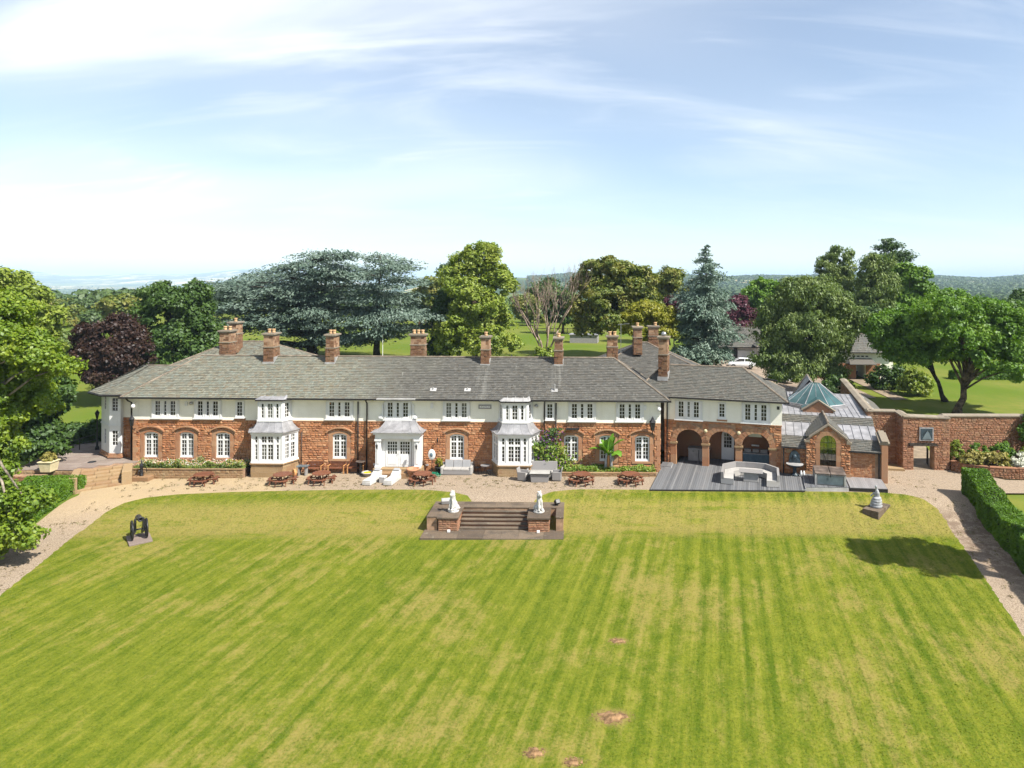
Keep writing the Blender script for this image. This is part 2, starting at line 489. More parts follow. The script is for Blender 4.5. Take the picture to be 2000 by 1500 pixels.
M['bark'] = m_plain('bark', (0.13, 0.095, 0.065), 0.95, 0.1, 0.5, 2.5, bump=0.8)
M['darkbark'] = m_plain('dark_bark', (0.06, 0.05, 0.042), 0.95, 0.1, 0.5, 2.5, bump=0.8)
M['birchbark'] = m_plain('pale_bark', (0.32, 0.27, 0.21), 0.9, 0.1, 0.5, 2.0, bump=0.6)
M['deadwood'] = m_plain('bleached_wood', (0.33, 0.25, 0.20), 0.9, 0.1, 0.4, 1.2, bump=0.5)
M['soil'] = m_plain('bare_soil', (0.27, 0.165, 0.085), 0.95, 0.1, 0.4, 5.0, bump=0.8)
M['bedsoil'] = m_plain('dark_soil', (0.09, 0.06, 0.04), 0.95, 0.1, 0.4, 4.0, bump=0.8)
M['carpaint'] = m_plain('white_car_paint', (0.78, 0.79, 0.80), 0.25, 0.5, 0.03, 1.0)
M['tyre'] = m_plain('rubber', (0.02, 0.02, 0.02), 0.8, 0.2, 0.2)
M['steel'] = m_plain('steel', (0.400, 0.400, 0.400), 0.35, 0.5, 0.1, 4.0, 0.8)
M['courtyard'] = m_plain('courtyard_tarmac', (0.264, 0.208, 0.160), 0.95, 0.1, 0.2, 0.5, bump=0.3)
M['sandpath'] = m_plain('pale_path', (0.26, 0.205, 0.145), 0.95, 0.1, 0.2, 1.5, bump=0.4)
M['tglass'], nt_ = mat('lantern_glass')
t_ = NT(nt_)
t_.principled(t_.mix(t_.ramp(t_.noise(t_.obj(), 0.7, 2), 0.35, 0.7), (0.03, 0.07, 0.07), (0.06, 0.12, 0.12)), 0.05, 0.8)

M['reflect'], nt_ = mat('mirror_like_glass')
t_ = NT(nt_); gd_ = t_.n('ShaderNodeBsdfDiffuse'); gd_.inputs[0].default_value = (0.012, 0.014, 0.010, 1)
gg_ = t_.n('ShaderNodeBsdfGlossy'); gg_.inputs[0].default_value = (0.9, 0.95, 0.85, 1); gg_.inputs['Roughness'].default_value = 0.03
mx_ = t_.n('ShaderNodeMixShader'); mx_.inputs[0].default_value = 0.42
t_.l(gd_.outputs[0], mx_.inputs[1]); t_.l(gg_.outputs[0], mx_.inputs[2]); t_.out(mx_.outputs[0])

# ------------------------------------------------------------------ ground
def m_ground():
    m, nt = mat('rough_grass'); t = NT(nt); p = t.pos()
    a = t.noise(p, 0.06, 6, 0.6); b = t.noise(p, 0.9, 5, 0.65); c_ = t.noise(p, 9.0, 3, 0.7)
    near = t.mix(t.ramp(a, 0.35, 0.7), (0.085, 0.125, 0.014), (0.16, 0.16, 0.036))
    near = t.mix(t.math('MULTIPLY', t.ramp(b, 0.35, 0.7), 0.5), near, (0.085, 0.14, 0.016))
    near = t.mix(t.math('MULTIPLY', t.ramp(c_, 0.4, 0.8), 0.35), near, (0.07, 0.10, 0.014))
    # the far vale: fields of stubble, pasture and woodland
    v = t.n('ShaderNodeTexVoronoi'); v.inputs['Scale'].default_value = 0.0034; v.inputs['Randomness'].default_value = 0.9
    t.l(t.mapping(p, (1, 0.55, 0)), v.inputs['Vector'])
    sc = t.n('ShaderNodeSeparateColor'); t.l(v.outputs['Color'], sc.inputs[0])
    f1 = t.mix(t.ramp(sc.outputs[0], 0.45, 0.55), (0.045, 0.075, 0.025), (0.10, 0.14, 0.035))
    f1 = t.mix(t.ramp(sc.outputs[1], 0.70, 0.74), f1, (0.52, 0.42, 0.22))
    f1 = t.mix(t.ramp(sc.outputs[2], 0.80, 0.84), f1, (0.22, 0.24, 0.07))
    w = t.noise(p, 0.006, 5, 0.7)
    f1 = t.mix(t.ramp(w, 0.50, 0.56), f1, (0.035, 0.06, 0.024))
    cd = t.n('ShaderNodeSeparateXYZ'); t.l(p, cd.inputs[0])
    far = t.ramp(cd.outputs[1], 260, 420)
    col = t.mix(far, near, f1)
    t.principled(col, 0.95, 0.05, 0, t.bump(c_, 0.5, 0.05))
    return m
def m_lawn():
    m, nt = mat('mown_lawn'); t = NT(nt); p = t.pos()
    q = t.mapping(p, (1, 1, 1), (0, 0, R(12.3)))
    warp = t.noise(p, 0.10, 2)
    sx = t.n('ShaderNodeSeparateXYZ'); t.l(q, sx.inputs[0])
    xx = t.math('ADD', sx.outputs[0], t.math('MULTIPLY', warp, 0.9))
    lines = t.noise(t.mapping(q, (2.1, 0.045, 0)), 1.0, 4, 0.6)       # long straight mower tracks
    lines2 = t.noise(t.mapping(q, (6.5, 0.22, 0)), 1.0, 3, 0.6)
    s1 = t.math('SINE', t.math('MULTIPLY', xx, 6.6))
    big = t.noise(p, 0.16, 4, 0.62); mid = t.noise(t.mapping(q, (1.0, 0.6, 1)), 1.7, 5, 0.72)
    fine = t.noise(p, 8.0, 4, 0.75); fine2 = t.noise(p, 27.0, 2, 0.7)
    f = t.math('ADD', t.math('MULTIPLY', s1, t.math('ADD', t.ramp(big, 0.35, 0.7, 0.02, 0.10), t.ramp(sx.outputs[0], -6.0, 2.0, 0.0, 0.10))), t.math('ADD', t.math('MULTIPLY', t.math('SUBTRACT', lines, 0.5), 0.95), t.math('MULTIPLY', t.math('SUBTRACT', lines2, 0.5), 0.75)))
    f = t.math('ADD', f, t.math('ADD', t.math('MULTIPLY', t.math('SUBTRACT', mid, 0.5), 1.0), t.math('ADD', t.math('MULTIPLY', t.math('SUBTRACT', fine, 0.5), 1.1), t.math('MULTIPLY', t.math('SUBTRACT', fine2, 0.5), 1.0))))
    g = t.mix(t.ramp(f, -0.55, 0.60), (0.054, 0.090, 0.005), (0.190, 0.194, 0.022))
    dry = t.ramp(t.math('ADD', t.math('MULTIPLY', big, 0.8), t.math('ADD', t.math('MULTIPLY', mid, 0.55), t.math('MULTIPLY', lines, 0.45))), 0.86, 1.10)
    # sun-scorched turf along the crest of the bank and beside the gravel
    sy = t.n('ShaderNodeSeparateXYZ'); t.l(p, sy.inputs[0])
    crest = t.math('MULTIPLY', t.ramp(sy.outputs[1], 41.5, 43.2), t.ramp(sy.outputs[1], 47.6, 45.6))
    across = t.noise(t.mapping(p, (0.35, 1.3, 1)), 1.0, 5, 0.7)
    scorch = t.math('MULTIPLY', crest, t.ramp(t.math('ADD', t.math('MULTIPLY', across, 0.7), t.math('MULTIPLY', big, 0.5)), 0.42, 0.60))
    rim = t.math('MULTIPLY', t.ramp(sy.outputs[1], 47.7, 48.2), t.ramp(mid, 0.3, 0.6))
    dd = t.math('MAXIMUM', dry, t.math('MAXIMUM', t.math('MULTIPLY', scorch, 1.0), t.math('MULTIPLY', rim, 0.6)))
    g = t.mix(t.math('MULTIPLY', dd, t.ramp(fine, 0.30, 0.62, 0.25, 0.85)), g, (0.245, 0.190, 0.062))
    # worn, thinning grass round the four diggings
    for wx, wy, wr in ((1.66, 25.06, 1.0), (2.26, 30.22, 0.6), (-1.09, 23.2, 0.55), (0.20, 22.75, 0.5)):
        dx = t.math('SUBTRACT', sy.outputs[0], wx); dy = t.math('MULTIPLY', t.math('SUBTRACT', sy.outputs[1], wy), 1.5)
        dist = t.math('SQRT', t.math('ADD', t.math('MULTIPLY', dx, dx), t.math('MULTIPLY', dy, dy)))
        worn = t.ramp(t.math('ADD', dist, t.math('MULTIPLY', t.math('SUBTRACT', fine, 0.5), 1.2)), wr, wr*0.25)
        g = t.mix(t.math('MULTIPLY', worn, 0.8), g, (0.25, 0.165, 0.075))
    r = t.n('ShaderNodeNewGeometry').outputs['Random Per Island']
    g = t.mix(t.math('MULTIPLY', t.ramp(r, 0.0, 1.0), 0.12), g, (0.045, 0.075, 0.005))
    t.principled(g, 0.9, 0.06, 0, t.bump(fine, 0.5, 0.06))
    return m
def m_gravel():
    m, nt = mat('pink_gravel'); t = NT(nt); p = t.pos()
    v = t.n('ShaderNodeTexVoronoi'); v.inputs['Scale'].default_value = 26; t.l(p, v.inputs['Vector'])
    sc = t.n('ShaderNodeSeparateColor'); t.l(v.outputs['Color'], sc.inputs[0])
    c = t.mix(sc.outputs[0], (0.165, 0.125, 0.088), (0.36, 0.29, 0.215))
    big = t.noise(p, 0.35, 5, 0.65)
    sx = t.n('ShaderNodeSeparateXYZ'); t.l(p, sx.inputs[0])
    sandy = t.math('MULTIPLY', t.ramp(t.math('ADD', sx.outputs[0], t.math('MULTIPLY', big, 9.0)), -10.0, -22.0), t.ramp(sx.outputs[1], 43, 48))
    c = t.mix(t.math('MULTIPLY', sandy, 0.6), c, (0.42, 0.315, 0.17))
    c = t.mix(t.math('MULTIPLY', t.ramp(big, 0.35, 0.7), 0.35), c, (0.27, 0.205, 0.145))
    mid = t.noise(p, 2.3, 5, 0.7)
    c = t.mix(t.math('MULTIPLY', t.ramp(mid, 0.55, 0.78), 0.5), c, (0.21, 0.15, 0.095))
    weed = t.math('MULTIPLY', t.ramp(t.noise(p, 4.5, 4, 0.7), 0.66, 0.74), t.ramp(t.noise(p, 0.5, 3), 0.48, 0.6))
    c = t.mix(weed, c, (0.20, 0.15, 0.06))
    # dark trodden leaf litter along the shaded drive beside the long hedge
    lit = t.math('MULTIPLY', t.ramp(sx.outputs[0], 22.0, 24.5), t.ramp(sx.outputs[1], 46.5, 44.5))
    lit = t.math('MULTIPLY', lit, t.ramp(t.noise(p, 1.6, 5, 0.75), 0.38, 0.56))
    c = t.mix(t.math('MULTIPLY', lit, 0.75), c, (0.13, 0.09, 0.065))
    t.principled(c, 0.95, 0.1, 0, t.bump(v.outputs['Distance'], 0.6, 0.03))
    return m
M['ground'] = m_ground(); M['lawn'] = m_lawn(); M['gravel'] = m_gravel()

def polar_sheet():
    na, nr = 240, 210
    ang = np.linspace(R(-80), R(80), na)
    rad = np.concatenate([np.linspace(4, 130, 110), np.geomspace(133, 30000, nr - 110)])
    A, RR = np.meshgrid(ang, rad)
    X, Y = RR*np.sin(A), RR*np.cos(A)
    Z = Hz(X, Y)
    inn = sm((X + 40)/2)*sm((46 - X)/2)*sm((61 - Y)/2)
    Z = Z - 0.12*inn - 0.01
    V = np.stack([X, Y, Z], -1).reshape(-1, 3)
    F = []
    for i in range(nr - 1):
        for j in range(na - 1):
            a = i*na + j
            F.append((a, a + 1, a + na + 1, a + na))
    me = bpy.data.meshes.new('ground'); me.from_pydata(V.tolist(), [], F)
    me.materials.append(M['ground']); me.polygons.foreach_set('use_smooth', [True]*len(F)); me.update()
    return link('ground', me, kind='structure')
polar_sheet()

def rows_sheet(mb, ys, xl, xr, n, dz, rag=0.0):
    k = len(mb.V); rr_ = random.Random(len(ys))
    for y in ys:
        a, b = xl(y) + rr_.uniform(-rag, rag), xr(y) + rr_.uniform(-rag, rag)
        xs = np.linspace(a, b, n)
        zs = Hz(xs, np.full(n, y)) + dz
        mb.V += [(float(x), float(y), float(z)) for x, z in zip(xs, zs)]
    for i in range(len(ys) - 1):
        for j in range(n - 1):
            a = k + i*n + j
            mb.F.append((a, a + 1, a + n + 1, a + n))
def interp(pts):
    ys = [p[1] for p in pts]; xs = [p[0] for p in pts]
    return lambda y: float(np.interp(y, ys, xs))
XL = interp([(-23.6,14),(-27.94,31.37),(-28.95,34.84),(-29.93,38.82),(-31.0,43.17),(-30.85,45.5),(-30.3,46.6),(-29.2,47.5),(-27.4,48.15),(-24,48.58),(-18.6,48.84),(-16,48.88)])
XR = interp([(15.4,14),(19.61,27.43),(20.55,30.69),(21.67,34.29),(23.41,39.91),(24.7,44.6),(24.75,45.8),(24.4,47.0),(23.6,47.75),(22.2,48.15),(18,48.34),(14,48.4),(4,48.62),(1,48.64)])
NL = interp([(-6.49,45.6),(-6.52,46.5),(-6.95,47.4),(-8.07,48.14),(-9.6,48.62),(-11,48.84),(-14,48.88)])
NR = interp([(-2.45,45.6),(-2.35,46.2),(-2.06,46.97),(-1.1,48.1),(0.2,48.5),(0.95,48.64)])
mb = MB()
rows_sheet(mb, np.concatenate([np.linspace(14, 41, 150), np.linspace(41.15, 45.8, 36)]), XL, XR, 150, 0.03, .05)
yy = np.concatenate([np.linspace(45.8, 47.8, 20), np.linspace(47.85, 48.63, 16)])
rows_sheet(mb, np.concatenate([yy, [48.72, 48.8, 48.87]]), XL, NL, 60, 0.03)
rows_sheet(mb, yy, NR, XR, 60, 0.03)
mb.build('lawn', M['lawn'], kind='structure', smooth=True)
GL = interp([(-28.5,14),(-33.0,34.8),(-34.2,40),(-34.6,44),(-34.5,48.2),(-35.2,49.5),(-34.8,51.5),(-34.5,56)])
GR = interp([(18.2,14),(21.6,27.4),(24.9,37.5),(27.0,43),(27.9,47.5),(28.3,48.2),(47,48.4),(47,50.6),(33,51.4),(31,54),(31,55.6)])
mb = MB()
rows_sheet(mb, np.concatenate([np.linspace(14, 41, 60), np.linspace(41.4, 48.4, 28), np.linspace(48.6, 55.6, 16)]), GL, GR, 110, 0.0)
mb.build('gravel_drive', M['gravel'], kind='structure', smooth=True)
# mole diggings and worn spots of bare soil on the lawn
def soil_spot(x, y, rx, ry, hgt, label, seed):
    """a low crumbly heap: a core with loose clods thrown round it"""
    r = random.Random(seed); root = thing('soil_patch', label, 'soil patch', (x, y, hz(x, y) + .03), 0, 'bare soil patches on the lawn'); mb = MB(); n, m_ = 22, 6
    for j in range(m_ + 1):
        f = j/m_
        for i in range(n):
            a = 2*math.pi*i/n; w = (.75 + 0.2*math.sin(a*3 + seed) + 0.12*math.sin(a*7 + 2*seed) + r.uniform(-.1, .1))
            X, Y = rx*f*w*math.cos(a), ry*f*w*math.sin(a)
            mb.V.append((X, Y, hz(x+X, y+Y) - hz(x, y) + hgt*(1 - f)**.9*r.uniform(.55, 1.2) + (.012 if f < 1 else -.03)))
    for j in range(m_):
        for i in range(n):
            q = (i + 1) % n
            mb.F.append((j*n+i, j*n+q, (j+1)*n+q, (j+1)*n+i))
    mb.build('soil_heap', M['soil'], root, True)
    cl = MB()
    for k in range(90):
        a = r.uniform(0, 6.28); f = r.uniform(.4, 1.35); s_ = r.uniform(.008, .028)
        cl.ball((rx*f*math.cos(a)*.8, ry*f*math.sin(a)*.8, s_*.4 + .005), (s_*1.3, s_, s_*.7), 5, 3)
    cl.build('clods', M['soil'], root, kind='stuff')
soil_spot(1.66, 25.06, .75, .42, .07, 'largest bare soil digging on the lawn with a small dark hole', 1)
soil_spot(2.26, 30.22, .40, .22, .03, 'small flat worn soil patch on the mid lawn behind the largest digging', 2)
soil_spot(-1.09, 23.2, .38, .28, .08, 'mole heap of pale soil on the near lawn left of the largest digging', 3)
soil_spot(0.20, 22.75, .32, .22, .05, 'low soil scrape at the very bottom edge of the lawn picture', 4)

# blades of grass over the lawn, thinner with distance
def turf(n, seed):
    g = np.random.default_rng(seed)
    y = 15.5 + (48.2-15.5)*g.uniform(0,1,n)**1.35
    xl = np.array([XL(v) for v in np.linspace(14,49,200)]); xr = np.array([XR(v) for v in np.linspace(14,49,200)]); ys = np.linspace(14,49,200)
    a, b = np.interp(y, ys, xl), np.interp(y, ys, xr); x = a + (b-a)*g.uniform(0.002,.998,n)
    vis = (x/y > -.86) & (x/y < .70) & ~((x > -9.1) & (x < -.1) & (y > 41.6) & (y < 48.4))
    x, y = x[vis], y[vis]; n = len(x); z = Hz(x, y) + .025
    an = g.uniform(0, 2*np.pi, n); w = g.uniform(.010,.022,n)*(.6 + y/40); hgt = g.uniform(.012,.034,n); le = g.normal(size=(n,2))*.035
    dx, dy = np.cos(an)*w, np.sin(an)*w
    V = np.stack([np.stack([x-dx,y-dy,z],1), np.stack([x+dx,y+dy,z],1), np.stack([x+le[:,0]+dx*.3,y+le[:,1]+dy*.3,z+hgt],1), np.stack([x+le[:,0]-dx*.3,y+le[:,1]-dy*.3,z+hgt],1)], 1)
    link('lawn_grass', np_quads('lawn_grass', V, M['lawn']), None, label='short mown grass blades covering the front lawn', cat='grass', kind='stuff')
turf(330000, 5)

# dry weeds and leaf litter scattered over the gravel
def weeds(n, seed):
    g = np.random.default_rng(seed)
    cx = g.uniform(-33, 27, n); cyy = np.where(g.uniform(0,1,n) < .75, g.uniform(48.9, 52.0, n), g.uniform(30, 48, n))
    edge = cyy < 48.8
    cx = np.where(edge, np.where(g.uniform(0,1,n) < .5, np.array([XL(v) for v in cyy]) - g.uniform(.1,3.0,n), np.array([XR(v) for v in cyy]) + g.uniform(.1,2.2,n)), cx)
    ok = ~((cx > 5.6) & (cx < 24) & (cyy > 46)); cx, cyy = cx[ok], cyy[ok]; n = len(cx); m = 9
    x = (cx[:,None] + g.normal(size=(n,m))*.10).ravel(); y = (cyy[:,None] + g.normal(size=(n,m))*.10).ravel(); z = Hz(x, y) + g.uniform(.01,.06,n*m)
    P = np.stack([x,y,z],1); N = norm(g.normal(size=P.shape)*.5 + np.array([0,0,1.0]))
    link('gravel_weeds', np_quads('gravel_weeds', leaves(P, N, .045, g), m_leaf('dry_weed', [(0.09,0.07,0.03),(0.16,0.12,0.05),(0.10,0.13,0.03)], .2)), None, label='small dry weeds and leaf litter scattered on the gravel', cat='weeds', kind='stuff')
weeds(520, 8)

# ------------------------------------------------------------------ building helpers
def face_T(p0, p1):
    """u runs from p0 to p1 in plan, d goes into the wall"""
    dx, dy = p1[0]-p0[0], p1[1]-p0[1]; L = math.hypot(dx, dy); ux, uy = dx/L, dy/L
    return (lambda u, d, z: (p0[0] + ux*u - uy*d, p0[1] + uy*u + ux*d, z)), L
def panel(mb, T, u0, u1, z0, z1, ops, depth, d=0.0, side=None):
    us = sorted({u0, u1} | {q for o in ops for q in o[:2] if u0 < q < u1})
    zs = sorted({z0, z1} | {q for o in ops for q in o[2:4] if z0 < q < z1})
    for i in range(len(us)-1):
        for j in range(len(zs)-1):
            cu, cz = (us[i]+us[i+1])/2, (zs[j]+zs[j+1])/2
            if any(o[0] < cu < o[1] and o[2] < cz < o[3] for o in ops): continue
            mb.poly([T(us[i],d,zs[j]), T(us[i+1],d,zs[j]), T(us[i+1],d,zs[j+1]), T(us[i],d,zs[j+1])])
    for a, b, c, e in [o[:4] for o in ops]:
        D = d + depth
        mb.poly([T(a,d,c), T(a,D,c), T(a,D,e), T(a,d,e)]); mb.poly([T(b,d,c), T(b,d,e), T(b,D,e), T(b,D,c)])
        mb.poly([T(a,d,e), T(a,D,e), T(b,D,e), T(b,d,e)]); mb.poly([T(a,d,c), T(b,d,c), T(b,D,c), T(a,D,c)])
    if side:
        D = d + side
        mb.poly([T(u0,D,z0), T(u0,d,z0), T(u0,d,z1), T(u0,D,z1)]); mb.poly([T(u1,d,z0), T(u1,D,z0), T(u1,D,z1), T(u1,d,z1)])
        mb.poly([T(u0,d,z1), T(u1,d,z1), T(u1,D,z1), T(u0,D,z1)]); mb.poly([T(u0,D,z0), T(u1,D,z0), T(u1,d,z0), T(u0,d,z0)])
def tbox(mb, T, u0, u1, d0, d1, z0, z1):
    n = len(mb.V)
    for z in (z0, z1):
        mb.V += [T(u0,d0,z), T(u1,d0,z), T(u1,d1,z), T(u0,d1,z)]
    for f in ((3,2,1,0),(4,5,6,7),(0,1,5,4),(1,2,6,5),(2,3,7,6),(3,0,4,7)): mb.F.append(tuple(n+i for i in f))
def glaze(mf, mg, T, lights, d, bar=0.032):
    """glass and glazing bars of lights (u0,u1,z0,z1,nx,nz) set at depth d"""
    for u0, u1, z0, z1, nx, nz in lights:
        mg.poly([T(u0-.01,d,z0-.01), T(u1+.01,d,z0-.01), T(u1+.01,d,z1+.01), T(u0-.01,d,z1+.01)])
        for i in range(1, nx):
            c = u0 + (u1-u0)*i/nx; tbox(mf, T, c-bar/2, c+bar/2, d-.022, d-.002, z0, z1)
        for j in range(1, nz):
            c = z0 + (z1-z0)*j/nz; tbox(mf, T, u0, u1, d-.020, d-.002, c-bar/2, c+bar/2)
FT, _ = face_T((0, 0), (1, 0))
def shiftT(T, du, dd=0.0): return lambda u, d, z: T(u+du, d+dd, z)

def arc_pts(w, zs, rise, n=10):
    """points of a segmental arch of half width w, from left to right"""
    rr = (w*w + rise*rise)/(2*rise); a = math.asin(min(1, w/rr))
    return [(rr*math.sin(-a + 2*a*i/n), zs + rise - rr + rr*math.cos(-a + 2*a*i/n)) for i in range(n+1)]
def strip_arc(mb, T, outer, inner, d0, d1, cu=0.0):
    """solid between two polylines (u,z) of equal length"""
    k = len(mb.V); n = len(outer)
    for u, z in outer: mb.V += [T(cu+u,d0,z), T(cu+u,d1,z)]
    for u, z in inner: mb.V += [T(cu+u,d0,z), T(cu+u,d1,z)]
    o = 2*n
    for i in range(n-1):
        a, b = k+2*i, k+2*i+2
        mb.F += [(a+o, b+o, b, a), (a, b, b+1, a+1), (b+o, a+o, a+o+1, b+o+1), (a+1, b+1, b+o+1, a+o+1)]
    mb.F += [(k, k+1, k+o+1, k+o), (k+2*n-1, k+2*n-2, k+o+2*n-2, k+o+2*n-1)]

def window_arched(parent, cx, T=FT, z0=0.81, w=1.14, h=2.03, label=None):
    """segment-headed casement: frame > glass; returned with its stone surround and hood"""
    hw = w/2; rise = 0.17; zs = z0 + h - rise
    T = shiftT(T, cx)
    f, g = MB(), MB(); d = 0.10
    mid, tr0, tr1 = 0.075, z0 + h*0.665, z0 + h*0.715
    li = []
    for s in (-1, 1):
        a, b = sorted((s*mid, s*(hw-.12)))
        li += [(a, b, z0+.17, tr0, 2, 4), (a, b, tr1, z0+h-.12, 2, 2)]
    panel(f, T, -hw, hw, z0, z0+h-.12, [l[:4] for l in li], .05, d)
    strip_arc(f, T, arc_pts(hw, zs, rise), arc_pts(hw-.001, zs-.13, rise*.75), d-.015, d+.05)
    glaze(f, g, T, li, d+.05)
    tbox(f, T, -hw-.02, hw+.02, d-.06, d-.001, z0-.02, z0+.07)
    win = f.build('window', M['white'], parent)
    g.build('glass', M['glass'], win)
    s = MB(); so = .26
    strip_arc(s, T, arc_pts(hw+so, zs+.02, rise+.10), arc_pts(hw, zs, rise), -.035, .10)
    zz = [z0-.02, z0+.42, z0+.9, z0+1.35, zs+.02]
    for i in range(4):
        for q in (-1, 1):
            e = so + (.0 if i % 2 else .06)
            a, b = sorted((q*hw, q*(hw+e)))
            tbox(s, T, a, b, -.035, .11, zz[i]+.004, zz[i+1]-.004)
    tbox(s, T, -hw-so, hw+so, -.06, .12, z0-.17, z0-.03)
    sur = s.build('window_surround', M['dress'], parent)
    hd = MB(); o = arc_pts(1.03, 2.97+z0-.81, .36, 14); i_ = [(u, z-.10) for u, z in o]
    strip_arc(hd, T, o, i_, -.15, .02); tbox(hd, T, -1.05, -.93, -.13, .02, 2.84+z0-.81, 2.955+z0-.81); tbox(hd, T, .93, 1.05, -.13, .02, 2.84+z0-.81, 2.955+z0-.81)
    hd.build('hood_mould', M['dress'], parent)
    return (cx-hw+.01, cx+hw-.01, z0, z0+h-.05), (cx-hw-so-.06, cx+hw+so+.06, z0-.18, z0+h+.16)
def window_triple(parent, cx, T=FT, z0=3.97, z1=5.36, w=2.15, d=-.09, sill=True):
    T = shiftT(T, cx); f, g = MB(), MB(); hw = w/2
    li = [(-.79, -.42, z0+.20, z1-.09, 2, 4), (-.09, .085, z0+.20, z1-.09, 1, 4), (.42, .79, z0+.20, z1-.09, 2, 4)]
    panel(f, T, -hw, hw, z0, z1, [l[:4] for l in li], .07, d, side=.1)
    glaze(f, g, T, li, d+.07)
    for u in (-hw+.03, -.98, -.34, -.20, .20, .34, .98, hw-.03):
        tbox(f, T, u-.022, u+.022, d-.03, d-.001, z0+.03, z1-.02)
    tbox(f, T, -hw-.07, hw+.07, d-.09, 0.0, z0-.09, z0-.002)
    win = f.build('window', M['white'], parent); g.build('glass', M['glass'], win)
    return win
def window_single(parent, cx, T=FT, z0=4.02, z1=5.33, w=.68, d=-.08):
    T = shiftT(T, cx); f, g = MB(), MB(); hw = w/2
    li = [(-.19, .19, z0+.14, z1-.10, 2, 4)]
    panel(f, T, -hw, hw, z0, z1, [li[0][:4]], .06, d, side=.06); glaze(f, g, T, li, d+.06)
    tbox(f, T, -hw-.05, hw+.05, d-.06, 0, z0-.07, z0-.002)
    win = f.build('window', M['white'], parent); g.build('glass', M['glass'], win)
    s = MB(); tbox(s, T, -hw-.1, hw+.1, -.045, .0, z0-.22, z0-.075); s.build('window_sill', M['dress'], parent)
    return win

def stone_rects(x0, x1, z0, z1, ops, rng, rh=(.12,.22), rw=(.18,.46)):
    out = []; z = z0
    while z < z1 - .05:
        h = rng.uniform(*rh)
        if z1 - z - h < .1: h = z1 - z
        free = [(x0, x1)]
        for a, b, c, e in ops:
            if c < z + h - .02 and e > z + .02:
                nf = []
                for p, q in free:
                    if b <= p or a >= q: nf.append((p, q)); continue
                    if a - p > .06: nf.append((p, a))
                    if q - b > .06: nf.append((b, q))
                free = nf
        for p, q in free:
            x = p
            while x < q - .02:
                w = rng.uniform(*rw)
                if q - x - w < .16: w = q - x
                out.append((x, x + w, z, z + h)); x += w
        z += h
    return out
STONE_VARS = {}
def stone_unit(mt, i):
    """a unit roughly dressed block, x and z 0..1, standing out of the wall towards -y"""
    k = (mt.name, i)
    if k in STONE_VARS: return STONE_VARS[k]
    r = random.Random(100+i); mb = MB()
    b = [(0,0,0),(1,0,0),(1,0,1),(0,0,1)]
    f = [(.03,-r.uniform(.5,1),.06),(.97,-r.uniform(.5,1),.06),(.97,-r.uniform(.5,1),.94),(.03,-r.uniform(.5,1),.94)]
    c = (r.uniform(.35,.65), -r.uniform(.8,1.35), r.uniform(.35,.65))
    mb.V = b + f + [c]
    mb.F = [(4,5,8),(5,6,8),(6,7,8),(7,4,8),(0,1,5,4),(1,2,6,5),(2,3,7,6),(3,0,4,7)]
    STONE_VARS[k] = mb.mesh('stone', mt)
    return STONE_VARS[k]
def stones(parent, T, rects, mt, rng, n_single=0, proud=(.025,.07), gap=.018):
    """lay blocks on a wall face: the n_single largest as objects of their own, the rest joined"""
    rects = sorted(rects, key=lambda q: -(q[1]-q[0])*(q[3]-q[2]))
    o0 = Vector(T(0,0,0)); ux = Vector(T(1,0,0)) - o0; ang = math.atan2(ux.y, ux.x)
    for a, b, c, e in rects[:n_single]:
        o = link('stone', stone_unit(mt, rng.randrange(8)), parent, T(a+gap/2, 0, c+gap/2), ang)
        o.scale = (b-a-gap, rng.uniform(*proud), e-c-gap)
    mb = MB()
    for a, b, c, e in rects[n_single:]:
        a += gap/2; b -= gap/2; c += gap/2; e -= gap/2
        p = rng.uniform(*proud); i = .014
        k = len(mb.V)
        mb.V += [T(a,0,c), T(b,0,c), T(b,0,e), T(a,0,e)]
        mb.V += [T(a+i,-p*rng.uniform(.55,1),c+i), T(b-i,-p*rng.uniform(.55,1),c+i), T(b-i,-p*rng.uniform(.55,1),e-i), T(a+i,-p*rng.uniform(.55,1),e-i), T((a+b)/2,-p*rng.uniform(.9,1.4),(c+e)/2)]
        mb.F += [tuple(k+j for j in f) for f in ((4,5,8),(5,6,8),(6,7,8),(7,4,8),(0,1,5,4),(1,2,6,5),(2,3,7,6),(3,0,4,7))]
    if mb.F: mb.build('stonework', mt, parent, kind='stuff')

def slate_face(mb, A, B, C, D, rng, exp=.195, width=.25):
    A, B, C, D = map(Vector, (A, B, C, D))
    u = (B-A).normalized(); L = (B-A).length
    n = u.cross((D-A)).normalized()
    if n.z < 0: n = -n
    v = n.cross(u)
    if v.z < 0: v = -v
    hh = (D-A).dot(v); du0 = (D-A).dot(u); du1 = (C-B).dot(u)
    k = 0; rows = int(hh/exp)
    for k in range(rows + 1):
        v0 = k*exp; v1 = min(hh, v0 + exp*1.12)
        if v1 - v0 < .03: continue
        l0, r0 = du0*v0/hh, L + du1*v0/hh
        l1, r1 = du0*v1/hh, L + du1*v1/hh
        x = l0 - rng.uniform(0, width)
        while x < r0:
            w = width*rng.uniform(.6, 1.35)
            a, b = max(x+.006, l0), min(x+w-.006, r0)
            if b - a > .02:
                a1, b1 = max(a, l1), min(b, r1)
                if b1 < a1: a1 = b1 = (a1+b1)/2
                li = rng.uniform(.026, .05); j = rng.uniform(-.012, .012)
                q = len(mb.V)
                mb.V += [tuple(A + u*a + v*(v0+j) + n*.002), tuple(A + u*b + v*(v0+j) + n*.002),
                         tuple(A + u*b + v*(v0+j) + n*li), tuple(A + u*a + v*(v0+j) + n*li),
                         tuple(A + u*b1 + v*v1 + n*.006), tuple(A + u*a1 + v*v1 + n*.006)]
                mb.F += [(q, q+1, q+2, q+3), (q+3, q+2, q+4, q+5)]
            x += w
